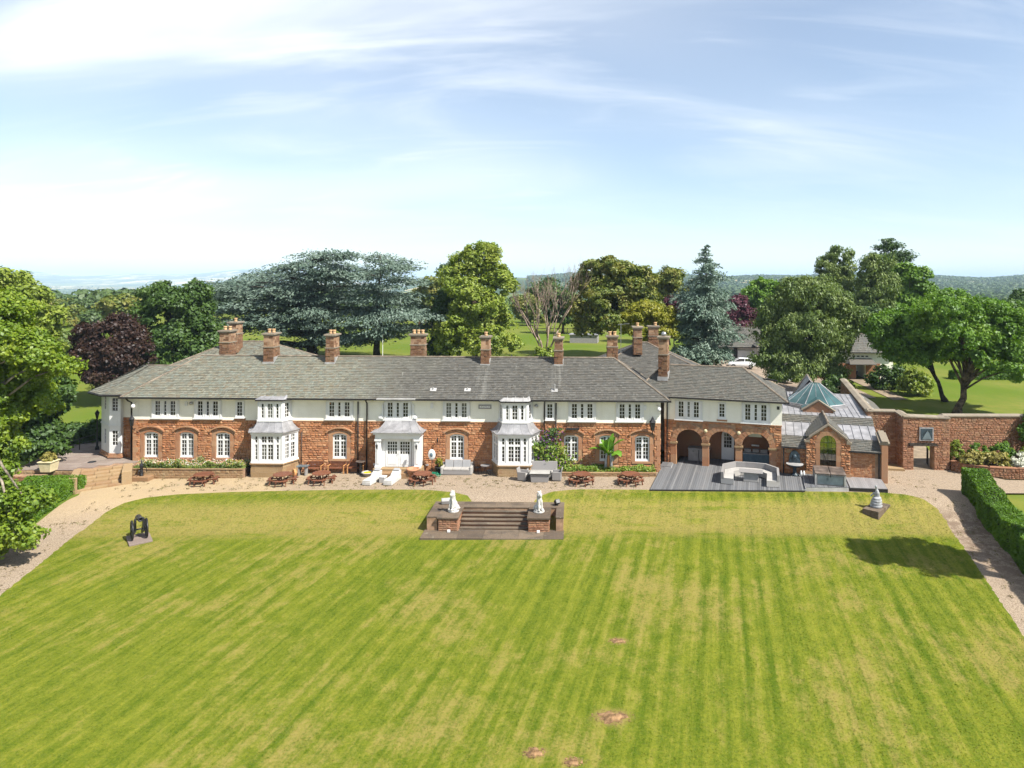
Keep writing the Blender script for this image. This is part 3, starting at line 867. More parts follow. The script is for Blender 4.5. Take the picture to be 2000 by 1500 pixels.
def hip_roof(parent, x0, x1, y0, y1, ze, zr, ra, rb, rng, mt, faces='flr', axis='x', name='roof', exp=.195):
    """hipped roof over eaves x0..x1,y0..y1; ridge from ra to rb along the axis"""
    if axis == 'x':
        ym = (y0+y1)/2; P, Q = (ra, ym, zr), (rb, ym, zr)
        fs = {'f': ((x0,y0,ze),(x1,y0,ze),Q,P), 'r': ((x1,y0,ze),(x1,y1,ze),Q,Q), 'b': ((x1,y1,ze),(x0,y1,ze),P,Q), 'l': ((x0,y1,ze),(x0,y0,ze),P,P)}
    else:
        xm = (x0+x1)/2; P, Q = (xm, ra, zr), (xm, rb, zr)
        fs = {'f': ((x0,y0,ze),(x1,y0,ze),P,P), 'r': ((x1,y0,ze),(x1,y1,ze),Q,P), 'b': ((x1,y1,ze),(x0,y1,ze),Q,Q), 'l': ((x0,y1,ze),(x0,y0,ze),P,Q)}
    mb = MB()
    for k, f in fs.items(): mb.poly(f if f[2] != f[3] else f[:3])
    mb.poly([(x0,y0,ze),(x0,y1,ze),(x1,y1,ze),(x1,y0,ze)])
    roof = mb.build(name, M['slate'], parent)
    sl = MB()
    for k in faces: slate_face(sl, *fs[k], rng, exp)
    sl.build('slates', mt, roof, kind='stuff')
    rt = MB()
    lines = [(P, Q)] if (Vector(P)-Vector(Q)).length > .1 else []
    if axis == 'x': lines += [((x0,y0,ze), P), ((x1,y0,ze), Q)]
    else: lines += [((x0,y0,ze), P), ((x1,y0,ze), P)]
    if 'b' in faces or 'l' in faces or 'r' in faces:
        lines += [((x0,y1,ze), P if axis == 'x' else Q), ((x1,y1,ze), Q)]
    for a, b in lines:
        a, b = Vector(a), Vector(b); n = max(2, int((b-a).length/.45))
        for i in range(n):
            p, q = a.lerp(b, i/n), a.lerp(b, (i+.97)/n)
            rt.cyl(p + Vector((0,0,.01)), q + Vector((0,0,.01)), .085, .085, 6)
    rt.build('ridge_tiles', M['ridge'], roof, kind='stuff')
    return roof
def chimney(parent, cx, cyy, z0, z1, w, d, pots, rng, base_front=None):
    a, b = w/2, d/2; core, st, bl = MB(), MB(), []
    h = z1 - z0; z2 = z0 + h*.62
    core.box(cx-a+.03, cx+a-.03, cyy-b+.03, cyy+b-.03, z0, z1-.1)
    ch = core.build('chimney', M['mortar'], parent)
    def ring(e, za, zb):
        P = [(cx-a-e, cyy-b-e), (cx+a+e, cyy-b-e), (cx+a+e, cyy+b+e), (cx-a-e, cyy+b+e)]
        for i in (0, 1, 3):
            T, L = face_T(P[i], P[(i+1) % 4])
            for r_ in stone_rects(0, L, za, zb, [], rng, (.14,.24), (.2,.45)):
                bl.append((T, r_))
    ring(-.02, z0, z2); ring(-.06, z2, z1-.2)
    mb = MB()
    for T, (p, q, r_, s) in bl:
        k = len(mb.V); e = rng.uniform(.0, .05)
        mb.V += [T(p,.03,r_), T(q,.03,r_), T(q,.03,s), T(p,.03,s), T(p+.01,-e,r_+.01), T(q-.01,-e,r_+.01), T(q-.01,-e,s-.01), T(p+.01,-e,s-.01)]
        mb.F += [tuple(k+j for j in f) for f in ((4,5,6,7),(0,1,5,4),(1,2,6,5),(2,3,7,6),(3,0,4,7))]
    mb.build('stonework', M['chim'], ch, kind='stuff')
    MB().box(cx-a-.04, cx+a+.04, cyy-b-.04, cyy+b+.04, z2-.05, z2+.03).build('string_course', M['coping'], ch)
    cp = MB()
    cp.box(cx-a-.02, cx+a+.02, cyy-b-.02, cyy+b+.02, z1-.22, z1-.12).box(cx-a-.10, cx+a+.10, cyy-b-.10, cyy+b+.10, z1-.12, z1)
    cp.build('cap_course', M['coping'], ch)
    for px in pots:
        p = MB().lathe((cx+px, cyy, z1), [(.15,-.02),(.13,.10),(.12,.24),(.15,.26),(.15,.32),(.09,.32),(.09,.2)], 10)
        p.build('chimney_pot', M['potbuff'], ch, True)
    if base_front is not None:
        f = MB(); f.box(cx-a-.04, cx+a+.04, cyy-b-.05, cyy-b+.03, base_front-.12, base_front+.20)
        f.box(cx+a-.03, cx+a+.05, cyy-b+.03, cyy+b, base_front+.05, base_front+.6)
        f.build('lead_flashing', M['leadlight'], ch)
    return ch
def pipe(parent, pts, r=.05):
    MB().tube(pts, r, 8).build('downpipe', M['gutter'], parent, True)
def lantern(parent, x, z, y=-.32, s=1.0):
    b = MB().tube([(x, 0, z-.35*s), (x, y*.6, z-.4*s), (x, y, z-.15*s)], .025*s, 6)
    b.lathe((x, y, z-.15*s), [(.03,0),(.10*s,.03),(.15*s,.42*s),(.19*s,.44*s),(.07*s,.60*s),(.05*s,.66*s),(.01,.74*s)], 6)
    o = b.build('wall_lantern', M['black'], parent)
    return o

# ------------------------------------------------------------------ the main house
rng = random.Random(11)
house = thing('country_house', 'long two-storey red sandstone and cream rendered country house with slate roof and many chimneys', 'house', (0, 53.3, 0), R(-1.0))
ops, stone_ops = [], []
for cx in (-32.87, -30.04, -27.16, -17.91, -8.67, 0.27, 3.05, 5.82):
    o, s = window_arched(house, cx); ops.append(o); stone_ops.append(s)
X0, X1, ZB, ZE = -34.3, 7.2, 3.77, 5.58
wl = MB()
panel(wl, FT, X0, X1, -.8, ZB, ops, .35)
wl.poly([(X0,7,-.8),(X0,0,-.8),(X0,0,ZB),(X0,7,ZB)]).poly([(X1,0,-.8),(X1,7,-.8),(X1,7,ZB),(X1,0,ZB)]).poly([(X1,7,-.8),(X0,7,-.8),(X0,7,ZE),(X1,7,ZE)])
wall = wl.build('stone_wall', M['mortar'], house)
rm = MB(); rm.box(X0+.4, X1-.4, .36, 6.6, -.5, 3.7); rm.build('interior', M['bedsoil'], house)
blocks = stone_rects(X0, X1, -.6, ZB-.02, stone_ops + [(-24.9,-21.1,-.6,3.1), (-5.9,-2.2,-.6,3.1), (-14.8,-11.3,-.6,3.2)], rng)
stones(wall, FT, blocks, M['stone'], rng, 300)
T, L = face_T((X1, 0), (X1, 7)); stones(wall, T, stone_rects(0, 3, -.1, ZB-.02, [], rng), M['stone'], rng)
T, L = face_T((X0, 7), (X0, 0)); stones(wall, T, stone_rects(5, 7, -.3, ZB-.02, [], rng), M['stone'], rng)
# quoins and plinth string
for i in range(9):
    e = .42 if i % 2 else .26
    for xx in (X0, X1-e): MB().box(xx - (.012 if xx == X0 else 0), xx+e + (.012 if xx != X0 else 0), -.062, .02, -.05+i*.42, .355+i*.42).build('quoin', M['dress'], house)
up = MB(); up.box(X0-.03, X1+.03, -.04, 7.03, ZB+.035, ZE)
up.build('render_wall', M['render'], house)
sc_ = MB(); sc_.box(X0-.05, X1+.05, -.075, 7.0, ZB-.035, ZB+.033); sc_.build('string_course', M['dress'], house)
for cx in (-31.69, -28.31, -17.9, -8.7, 1.12, 4.83): window_triple(house, cx, shiftT(FT, 0, -.04))
for cx in (-25.79, -1.40): window_single(house, cx, shiftT(FT, 0, -.04))
hip_roof(house, -34.95, 7.85, -.6, 7.6, 5.62, 8.45, -30.85, 3.75, rng, M['slateh'])
hip_roof(house, -38.5, -21.0, 3.5, 16.5, 5.62, 9.05, -31.6, -28.4, rng, M['slateh'], 'fr')
hip_roof(house, -.9, 14.6, 4.2, 17, 5.62, 9.1, 6.5, 7.2, rng, M['slateh'], 'flr')
for b_ in ((-37.9, -21.6, 4.4, 16, -.6, 5.6), (-.4, 14.0, 7.05, 16.4, -.3, 5.6)): MB().box(*b_).build('rear_wall', M['render'], house)
so = MB(); so.box(-34.93, 7.83, -.58, 0, 5.575, 5.615); so.build('soffit', M['white'], house)
gt = MB(); gt.box(-34.98, 7.88, -.70, -.575, 5.53, 5.66).box(-35.07, -34.96, -.70, 3, 5.53, 5.66).box(7.86, 7.97, -.70, .9, 5.53, 5.66)
gt.build('gutter', M['gutter'], house)
for cx, z0, z1, w, d, pots, fr, yy in ((-29.1,7.9,10.55,.86,1.2,(-.2,.2),None,4.4), (-24.85,7.4,10.42,.86,1.25,(-.18,.18),7.86,3.35), (-19.72,7.4,10.36,.76,1.25,(-.15,.15),7.86,3.35),
                                        (-12.65,8.0,10.36,1.24,.75,(-.36,0,.36),None,3.9), (-6.88,7.4,10.26,.72,1.2,(0,),7.80,3.3), (-.83,7.4,10.2,.72,1.2,(0,),7.80,3.3), (3.63,7.9,10.3,.9,.8,(-.2,.2),None,3.9),
                                        (-30.55,8.2,11.0,.75,1.2,(0,),None,8.6), (6.15,8.2,10.72,.78,1.2,(0,),None,9.0), (7.8,8.2,10.65,.95,.8,(.2,),None,11.0)):
    chimney(house, cx, yy, z0, z1, w, d, pots, rng, fr)

def bay(cx, label):
    a, b, w = .62, 1.4, 1.18
    P = [(cx-w-a,0),(cx-w,-b),(cx+w,-b),(cx+w+a,0)]
    f, g = MB(), MB()
    z0, z1 = .86, 3.0
    for i in range(3):
        T, L = face_T(P[i], P[i+1])
        if i == 1:
            cols = [(.27,.44,1), (.77,1.145,2), (1.255,1.63,2), (1.92,2.09,1)]
        else:
            cols = [(.30,.66,2), (.86,1.22,2)]
        li = []
        for p, q_, n in cols: li += [(p, q_, z0+.22, 2.22, n, 4), (p, q_, 2.36, 2.84, n, 2)]
        panel(f, T, 0, L, z0, z1, [l[:4] for l in li], .07, 0); glaze(f, g, T, li, .07)
        edges = (.02, .58, .64, L-.64, L-.58, L-.02) if i == 1 else (.05, L-.05)
        for u in edges: tbox(f, T, u-.03, u+.03, -.04, -.001, z0, z1-.02)
        tbox(f, T, -.03, L+.03, -.08, .02, z0-.07, z0+.05)
        tbox(f, T, -.05, L+.05, -.10, .05, z1-.02, z1+.20)
    f.poly([(p[0],p[1],z1+.18) for p in P])
    bw = f.build('bay_window', M['white'], house)
    g.build('glass', M['glass'], bw)
    # upper storey of the bay
    a2, b2, w2 = .40, .92, .93
    U = [(cx-w2-a2,-.02),(cx-w2,-b2),(cx+w2,-b2),(cx+w2+a2,-.02)]
    f, g = MB(), MB(); z2, z3 = 3.92, 5.5
    for i in range(3):
        T, L = face_T(U[i], U[i+1])
        cols = [(.27,.44,1), (.75,1.12,2), (1.42,1.59,1)] if i == 1 else [(.30,.68,2)]
        li = [(p, q_, z2+.26, z3-.24, n, 4) for p, q_, n in cols]
        panel(f, T, 0, L, z2, z3, [l[:4] for l in li], .07, 0); glaze(f, g, T, li, .07)
        for u in ((.02,.58,.62,1.24,1.28,L-.02) if i == 1 else (.05, L-.05)): tbox(f, T, u-.025, u+.025, -.035, -.001, z2, z3)
        tbox(f, T, -.04, L+.04, -.09, .02, z2-.02, z2+.12)
    up_ = f.build('upper_bay', M['white'], bw); g.build('glass', M['glass'], bw)
    # swept lead skirt
    e = .24
    Q = [(cx-w-a-e,0),(cx-w-e*.7,-b-e),(cx+w+e*.7,-b-e),(cx+w+a+e,0)]
    lk = MB(); n = 8; rings = []
    for j in range(n+1):
        t = j/n; zz = 3.97 - .76*(1-(1-t)**2.3)
        rings.append([(U[i][0]*(1-t)+Q[i][0]*t, U[i][1]*(1-t)+Q[i][1]*t, zz) for i in range(4)])
    for j in range(n):
        for i in range(3): lk.poly([rings[j+1][i], rings[j+1][i+1], rings[j][i+1], rings[j][i]])
    for i in range(3): lk.poly([(Q[i][0],Q[i][1],3.15), (Q[i+1][0],Q[i+1][1],3.15), (Q[i+1][0],Q[i+1][1],3.215), (Q[i][0],Q[i][1],3.215)])
    lk.poly([(p[0],p[1],3.15) for p in reversed(Q)])
    lr = lk.build('lead_roof', M['lead'], bw)
    rl = MB()
    for fr, i in ((0,1),(.25,1),(.5,1),(.75,1),(1,1)):
        rl.tube([tuple(Vector(rg[i]).lerp(Vector(rg[i+1]), fr)) for rg in rings], .022, 5)
    for i in (0, 2): rl.tube([tuple(Vector(rg[i]).lerp(Vector(rg[i+1]), .5)) for rg in rings], .022, 5)
    rl.build('lead_rolls', M['lead'], bw, True)
    cp = MB(); e = .22
    C = [(cx-w2-a2-e,.0),(cx-w2-e*.6,-b2-e),(cx+w2+e*.6,-b2-e),(cx+w2+a2+e,.0)]
    cp.prism(C, 5.50, 5.585, 'z'); cp.build('bay_gutter', M['gutter'], bw)
    lc = MB(); C2 = [(p[0], p[1]+.05) for p in C]; D2 = [(cx-w2-.1,.5),(cx-w2+.1,-.1),(cx+w2-.1,-.1),(cx+w2+.1,.5)]
    for i in range(3): lc.poly([(C2[i][0],C2[i][1],5.60), (C2[i+1][0],C2[i+1][1],5.60), (D2[i+1][0],D2[i+1][1],5.86+(0 if i+1 in (1,2) else .3)), (D2[i][0],D2[i][1],5.86+(0 if i in (1,2) else .3))])
    for k in (-.6, 0, .6): lc.tube([(cx+k*1.1, C2[1][1], 5.62), (cx+k, -.1, 5.89)], .02, 5)
    lc.build('lead_cap', M['lead'] if cx < -10 else M['leadlight'], bw)
    pl = MB()
    for i in range(3):
        T, L = face_T(P[i], P[i+1])
        for z_, zz, ee in ((-.6,.12,-.10),(.12,.44,-.06),(.44,.72,-.06)):
            m_ = 4 if i == 1 else 2
            for k in range(-1, m_):
                sh = (.5 if zz == .44 else 0)*L/m_
                p, q_ = max(-.05, L*k/m_+sh), min(L+.05, L*(k+1)/m_+sh)
                
                if q_-p > .05: tbox(pl, T, p+.004, q_-.004, ee, .1, z_+.004, zz-.004)
        tbox(pl, T, -.09, L+.09, -.15, .1, .72, .80)
    pl.build('plinth', M['buff'], bw)
    return bw
bay(-23.02, ''); bay(-4.06, '')

# ---- porch with double doors
pc = -13.05
po = MB(); T = FT
for s in (-1, 1):
    a, b = sorted((pc+s*1.71, pc+s*1.31)); po.box(a, b, -1.12, -.7, .42, 2.62)
    po.box(a-.05, b+.05, -1.17, -.7, .42, .60); po.box(a-.06, b+.06, -1.2, -.7, 2.50, 2.66)
    a, b = sorted((pc+s*1.60, pc+s*1.42)); po.box(a, b, -1.15, -1.121, .75, 2.42)
    a, b = sorted((pc+s*1.70, pc+s*1.0)); po.box(a, b, -.75, .0, .42, 3.0)
po.box(pc-1.74, pc+1.74, -1.14, 0, 2.662, 3.02).box(pc-1.86, pc+1.86, -1.28, 0, 3.022, 3.16)
po.box(pc-1.0, pc+1.0, -.80, -.6, 2.47, 2.66)
porch = po.build('porch', M['white'], house, bevel=.012)
dl, dg = MB(), MB()
for s in (-1, 1):
    Td = shiftT(FT, pc + s*.49, -.78); li = [(-.36, .36, 1.42, 2.38, 4, 4)]
    panel(dl, Td, -.485, .485, .45, 2.48, [li[0][:4]], .05, 0, side=.06); glaze(dl, dg, Td, li, .05, .045)
    tbox(dl, Td, -.34, .34, -.02, -.001, .62, 1.28)
door = dl.build('double_door', M['white'], porch); dg.build('glass', M['glass'], porch)
MB().ball((pc-.05, -.84, 1.42), .035, 8, 5).build('door_handle', M['steel'], porch, True)
U = [(pc-1.12,-.08),(pc-1.12,-.12),(pc+1.12,-.12),(pc+1.12,-.08)]; Q = [(pc-2.02,0),(pc-2.02,-1.42),(pc+2.02,-1.42),(pc+2.02,0)]
lk, rings = MB(), []
for j in range(9):
    t = j/8; zz = 3.98 - .78*(1-(1-t)**2.3)
    rings.append([(U[i][0]*(1-t)+Q[i][0]*t, U[i][1]*(1-t)+Q[i][1]*t, zz) for i in range(4)])
for j in range(8):
    for i in range(3): lk.poly([rings[j+1][i], rings[j+1][i+1], rings[j][i+1], rings[j][i]])
lk.poly([(p[0],p[1],3.165) for p in reversed(Q)])
for i in range(3): lk.poly([(Q[i][0],Q[i][1],3.165), (Q[i+1][0],Q[i+1][1],3.165), (Q[i+1][0],Q[i+1][1],3.205), (Q[i][0],Q[i][1],3.205)])
lk.build('lead_roof', M['lead'], porch)
rl = MB()
for fr in (0,.2,.4,.6,.8,1): rl.tube([tuple(Vector(rg[1]).lerp(Vector(rg[2]), fr)) for rg in rings], .022, 5)
rl.build('lead_rolls', M['lead'], porch, True)
MB().box(pc-1.15, pc+1.15, -1.95, -.55, -.4, .25).box(pc-1.85, pc+1.85, -1.3, 0, -.4, .415).build('stone_step', M['buff'], porch, bevel=.02)
for s in (-1, 1): lantern(porch, pc+s*1.51, 2.05, -1.42, .55)
window_triple(house, pc-.25, shiftT(FT, 0, -.04))
# carved scrolls beside the window over the porch
for s in (-1, 1):
    sr = MB(); cxs = pc-.25+s*1.13
    sr.prism([(cxs, 4.0), (cxs+s*.36, 4.0), (cxs+s*.40, 4.14), (cxs+s*.30, 4.28), (cxs+s*.14, 4.34), (cxs+s*.10, 4.8), (cxs+s*.14, 5.1), (cxs+s*.02, 5.2)][::s], -.16, -.045, 'y')
    sr.cyl((cxs+s*.24, -.19, 4.16), (cxs+s*.24, -.05, 4.16), .13, .13, 12)
    sr.build('scroll_bracket', M['white'], house)
cap = MB(); cap.box(pc-1.75, pc+1.25, -.80, -.5, 5.60, 5.70); cap.build('lead_cap', M['leadlight'], house)
# ---- rainwater pipes, lamps, boxes
for x in (-16.42, -15.72, -1.83, -.92):
    pipe(house, [(x+.05, -.62, 5.55), (x+.05, -.60, 5.45), (x, -.16, 5.22), (x, -.16, -.2)] if x in (-15.72, -1.83) else [(x, -.16, 5.35), (x, -.16, -.2)], .055)
pipe(house, [(-20.86, -.12, 2.95), (-20.86, -.12, .0)], .03)
pipe(house, [(-34.5, -.62, 5.55), (-34.52, -.3, 5.3), (-34.52, .1, 5.1), (-34.52, .1, .3)], .06)
lantern(house, 6.55, 3.55, -.55, 1.5); lantern(house, -34.1, 3.55, -.5, 1.25); lantern(house, -10.15, 2.3, -.3, .5)
for x, z, w, h_ in ((-30.05, 5.05, .22, .34), (-10.65, 5.05, .2, .42), (5.98, 5.0, .26, .36)):
    MB().box(x-w/2, x+w/2, -.12, -.041, z-h_/2, z+h_/2).build('alarm_box', M['white'], house, bevel=.02)
for x in (-29.6, -2.45): MB().ball((x, -.2, 5.12), (.15, .15, .13), 12, 8).build('dome_camera', M['steel'], house, True)
MB().box(-18.78, -18.62, -.1, -.041, 5.12, 5.24).build('vent', M['oak'], house)
for x, z in ((7.05, 5.05), (-34.0, 5.0)):
    c_ = MB(); c_.tube([(x-.1, -.04, z+.15), (x, -.45, z+.15), (x, -.5, z)], .04, 6); c_.ball((x, -.5, z-.08), (.15, .15, .17), 10, 7)
    c_.build('security_camera', M['white'], house, True)
# framed name board with pale lettering strip
nb = MB(); nb.box(-6.98, -5.98, -.12, -.041, 4.84, 5.16); nbo = nb.build('name_board', M['greybox'], house)
MB().box(-6.88, -6.08, -.135, -.121, 4.93, 5.07).build('board_face', M['white'], nbo)
lt = MB()
for i, x in enumerate(np.linspace(-6.78, -6.2, 5)):
    lt.box(x, x+.05, -.14, -.136, 4.96, 5.04); lt.box(x, x+.1, -.14, -.136, 4.96 if i % 2 else 5.02, 4.98 if i % 2 else 5.04)
lt.build('lettering', M['greybox'], nbo)
MB().box(-.12, .9, -.5, -.06, 3.32, 3.42).tube([(-.1,-.45,3.37),(.9,-.45,3.37)], .05, 6).build('wall_heater', M['black'], house)
# ---- roof furniture: flue and lead slates
for x, y in ((-7.9, .25), (-10.6, .25), (-1.05, .25)):
    z = 5.62 + (y+.6)*.69
    v = MB(); v.obox((x, y, z+.05), (.5, .35, .04), 0, R(34.6)); v.cyl((x, y, z), (x, y, z+(.55 if x > -2 else .22)), .06, .06, 8)
    v.build('roof_vent', M['leadlight'], house)
ae = MB(); ae.cyl((4.35, 3.9, 8.3), (4.35, 3.9, 11.3), .025, .025, 6)
for i in range(6): ae.cyl((4.15+i*.16, 3.55, 11.2+.02*i), (4.15+i*.16, 4.25, 11.2+.02*i), .012, .012, 4)
ae.cyl((4.1, 3.9, 11.2), (5.1, 3.9, 11.3), .015, .015, 4); ae.build('aerial', M['steel'], house)

# ---- two-storey polygonal bay at the far end of the house
ew = MB()
EP = [(-34.25, 1.0), (-35.75, 1.0)]
Tst, Ls = face_T((-35.8, .9), (-34.25, .9))
panel(ew, Tst, 0, Ls, -.2, ZB, [], .1); e1 = ew.build('end_wall', M['mortar'], house)
stones(e1, Tst, stone_rects(0, Ls, .4, ZB, [], rng), M['stone'], rng)
MB().box(-38.0, -34.3, 2.2, 7, .5, 5.6).box(-35.72, -34.3, .86, 2.19, ZB, 5.55).build('end_render', M['render'], house)
BP = [(-39.1, 4.5), (-38.2, 1.9), (-36.6, .55), (-35.7, .55), (-35.68, .95)]
f, g, pl = MB(), MB(), MB()
for i in range(4):
    T, L = face_T(BP[i], BP[i+1])
    li = []
    if L > .8:
        m_ = L/2
        for za, zb in ((1.6, 2.75), (4.35, 5.35)):
            li.append((m_-.22, m_+.22, za, zb, 2, 4))
    panel(f, T, 0, L, .95, 5.6, [l[:4] for l in li], .07); glaze(f, g, T, li, .07)
    tbox(f, T, -.03, L+.03, -.05, .0, 3.1, 3.2)
    tbox(pl, T, -.04, L+.04, -.05, .3, -.2, .95)
    tbox(pl, T, -.08, L+.08, -.12, .3, .62, .75)
eb = f.build('polygonal_bay', M['white'], house); g.build('glass', M['glass'], eb); pl.build('plinth', M['dress'], eb)
er = MB(); sl = MB()
EV = [(-40.0, 7.5), (-39.8, 4.2), (-38.8, 1.3), (-36.9, -.05), (-34.6, -.1)]
RP = [(-36.6, 7.0), (-36.4, 4.6), (-36.0, 4.3), (-35.6, 4.2), (-32.0, 4.2)]
for i in range(4):
    A, B, C, D = (*EV[i], 5.72), (*EV[i+1], 5.72), (*RP[i+1], 7.5), (*RP[i], 7.5)
    er.poly([A, B, C, D]); slate_face(sl, A, B, C, D, rng)
er.prism(EV[::-1] + [(-34.6, 7.5)][:0] + [(-34.6, 7.5)][:0], 5.60, 5.715, 'z') if False else None
ero = er.build('end_roof', M['slate'], house); sl.build('slates', M['slateh'], ero, kind='stuff')
gg = MB().tube([(p[0]-.02, p[1]-.03, 5.66) for p in EV], .09, 6); gg.build('gutter', M['gutter'], house)
rr = MB().tube([(p[0], p[1], 7.5) for p in RP[2:]], .09, 6); rr.build('ridge_tiles', M['ridge'], ero)

# ------------------------------------------------------------------ side wing with three arches
rng = random.Random(21)
wing = thing('arcaded_wing', 'cream and red stone side wing with three round arches opening on the deck', 'building', (8.74, 55.02, 0), R(-15.6))
WX0, WX1, WZ = -.95, 8.1, 3.69
AC, AW, ZS = (1.045, 3.62, 6.185), 1.04, 1.95
aw = MB(); NA = 14
def arch_u(c, i): a = math.pi - math.pi*i/NA; return c + AW*math.cos(a), ZS + AW*math.sin(a)
edges = [WX0] + [v for c in AC for v in (c-AW, c+AW)] + [WX1]
for i in range(0, len(edges), 2):
    a, b = edges[i], edges[i+1]
    aw.box(a, b, 0, .5, -.2, ZS)
    aw.poly([(a,0,ZS),(b,0,ZS),(b,0,WZ),(a,0,WZ)])
for c in AC:
    for i in range(NA):
        (u0, z0), (u1, z1) = arch_u(c, i), arch_u(c, i+1)
        aw.poly([(u0,0,z0),(u1,0,z1),(u1,0,WZ),(u0,0,WZ)]); aw.poly([(u0,0,z0),(u0,.5,z0),(u1,.5,z1),(u1,0,z1)])
        aw.poly([(u0,.5,z0),(u0,.5,WZ),(u1,.5,WZ),(u1,.5,z1)])
aw.poly([(WX1,0,-.2),(WX1,6,-.2),(WX1,6,WZ),(WX1,0,WZ)]).poly([(WX0,6,-.2),(WX0,0,-.2),(WX0,0,WZ),(WX0,6,WZ)])
wwall = aw.build('arcade_wall', M['mortar'], wing)
rec = MB(); rec.box(WX0, WX1, 2.6, 2.9, -.2, WZ).box(WX0+.02, WX0+.3, .5, 2.6, -.2, WZ).box(WX1-.3, WX1-.02, .5, 2.6, -.2, WZ)
rw = rec.build('loggia_wall', M['rubble'], wing)
MB().box(WX0, WX1, .5, 2.9, 3.3, 3.6).build('loggia_ceiling', M['render'], wing)
sops = []
for c in AC:
    n = 8
    for k in range(n):
        za, zb = k*(ZS+AW+.45)/n, (k+1)*(ZS+AW+.45)/n
        zm = max(za - ZS, 0); r_ = AW + .44
        hw = math.sqrt(max(0, r_*r_ - zm*zm)) if zb > ZS else AW + .24
        if hw > 0: sops.append((c-hw, c+hw, za, zb))
blk = stone_rects(WX0, WX1, -.05, WZ-.03, sops, rng, (.14,.22), (.16,.42))
stones(wwall, FT, blk, M['stone'], rng, 0, (.02,.05))
vs = 13
for c in AC:
    for k in range(vs):
        a0, a1 = math.pi*(1 - k/vs) - .012, math.pi*(1 - (k+1)/vs) + .012
        ro = AW + (.46 if k % 2 == 0 else .38)
        pts = [(c+AW*math.cos(a0), ZS+AW*math.sin(a0)), (c+ro*math.cos(a0), ZS+ro*math.sin(a0)), (c+ro*math.cos(a1), ZS+ro*math.sin(a1)), (c+AW*math.cos(a1), ZS+AW*math.sin(a1))]
        MB().prism(pts, -.055, .2, 'y').build('voussoir', M['dress'], wwall)
for u0, u1 in ((-.42,.005), (2.085,2.58), (4.66,5.145), (7.225,7.7)):
    p = MB(); z = -.15
    for hh in (.55,.5,.45,.45):
        p.box(u0-.01, u1+.01, -.055, .52, z+.004, min(z+hh, 1.74)-.004); z += hh
    pr = p.build('pier', M['dress'], wing)
    MB().box(u0-.09, u1+.09, -.12, .56, 1.80, 1.93).box(u0-.05, u1+.05, -.08, .53, 1.742, 1.798).build('impost', M['buff'], pr)
ur = MB(); ur.box(WX0-.02, WX1+.03, -.04, 6, WZ+.03, 5.56); ur.build('render_wall', M['render'], wing)
MB().box(WX0, WX1+.05, -.06, 6, WZ-.04, WZ+.028).build('string_course', M['dress'], wing)
TW = shiftT(FT, 0, -.04)
window_triple(wing, 1.0, TW, 3.80, 5.30); window_triple(wing, 6.18, TW, 3.84, 5.34); window_single(wing, 3.6, TW, 4.02, 5.28, .60)
hip_roof(wing, -3.6, 8.55, -.5, 6.5, 5.58, 7.72, -1.4, 5.1, rng, M['slate'], 'fr')
MB().box(-.9, 8.6, -.61, -.49, 5.50, 5.62).box(8.55, 8.66, -.61, 6.4, 5.50, 5.62).build('gutter', M['gutter'], wing)
MB().box(-.9, 8.5, -.48, 0, 5.545, 5.575).build('soffit', M['white'], wing)
chimney(wing, -1.25, 1.7, 6.4, 10.25, .78, 1.2, (0,), rng, 6.75)
cw = MB().lathe((-1.25, 1.7, 10.27), [(.15,0),(.2,.05),(.22,.22),(.14,.34),(.02,.36)], 10); cw.build('chimney_cowl', M['steel'], wing, True)
pipe(wing, [(-.72, -.55, 5.5), (-.72, -.3, 5.3), (-.72, -.12, 5.15), (-.72, -.12, .1)], .055)
vd = MB(); vd.obox((7.0, 3.6, 6.75), (2.2, .14, .1), R(-40)); vd.build('roof_rail', M['gutter'], wing)
MB().box(7.75, 7.95, -.07, -.041, 4.95, 5.2).build('vent', M['black'], wing)
for u in (2.33, 4.9): MB().lathe((0,0,0), [(.14,0),(.15,.06),(.10,.12),(.02,.14)], 12).build('bulkhead_lamp', M['cream'], wing, True, (u, -.06, 2.95)).rotation_euler = (R(90), 0, 0)
# inside the arcade
fl = MB(); c0 = 1.55
fl.prism([(c0+.55*math.cos(math.pi*i/10), 2.42+.5*math.sin(math.pi*i/10)) for i in range(11)], 2.52, 2.6, 'y')
fan = fl.build('fanlight', M['white'], wing)
MB().prism([(c0+.42*math.cos(math.pi*i/10), 2.48+.36*math.sin(math.pi*i/10)) for i in range(11)], 2.50, 2.519, 'y').build('glass', M['glass'], fan)
dr = MB(); cd_ = 3.95
dr.prism([(cd_-.5,.1), (cd_+.5,.1)] + [(cd_+.5*math.cos(math.pi*i/10), 2.1+.5*math.sin(math.pi*i/10)) for i in range(11)], 2.50, 2.6, 'y')
dd = dr.build('garden_door', M['white'], wing)
gp = MB()
for i in range(3):
    for j in range(4): gp.box(cd_-.30+i*.21, cd_-.12+i*.21, 2.485, 2.499, 1.15+j*.3, 1.41+j*.3)
gp.build('door_glass', M['glass'], dd)
MB().ball((cd_+.42, 2.47, 1.1), .04, 8, 5).build('door_handle', M['steel'], dd, True)
def at_wing(u, v, z): 
    a = R(-15.6); return (8.74 + u*math.cos(a) - v*math.sin(a), 55.02 + u*math.sin(a) + v*math.cos(a), z)
AWZ = R(-15.6)
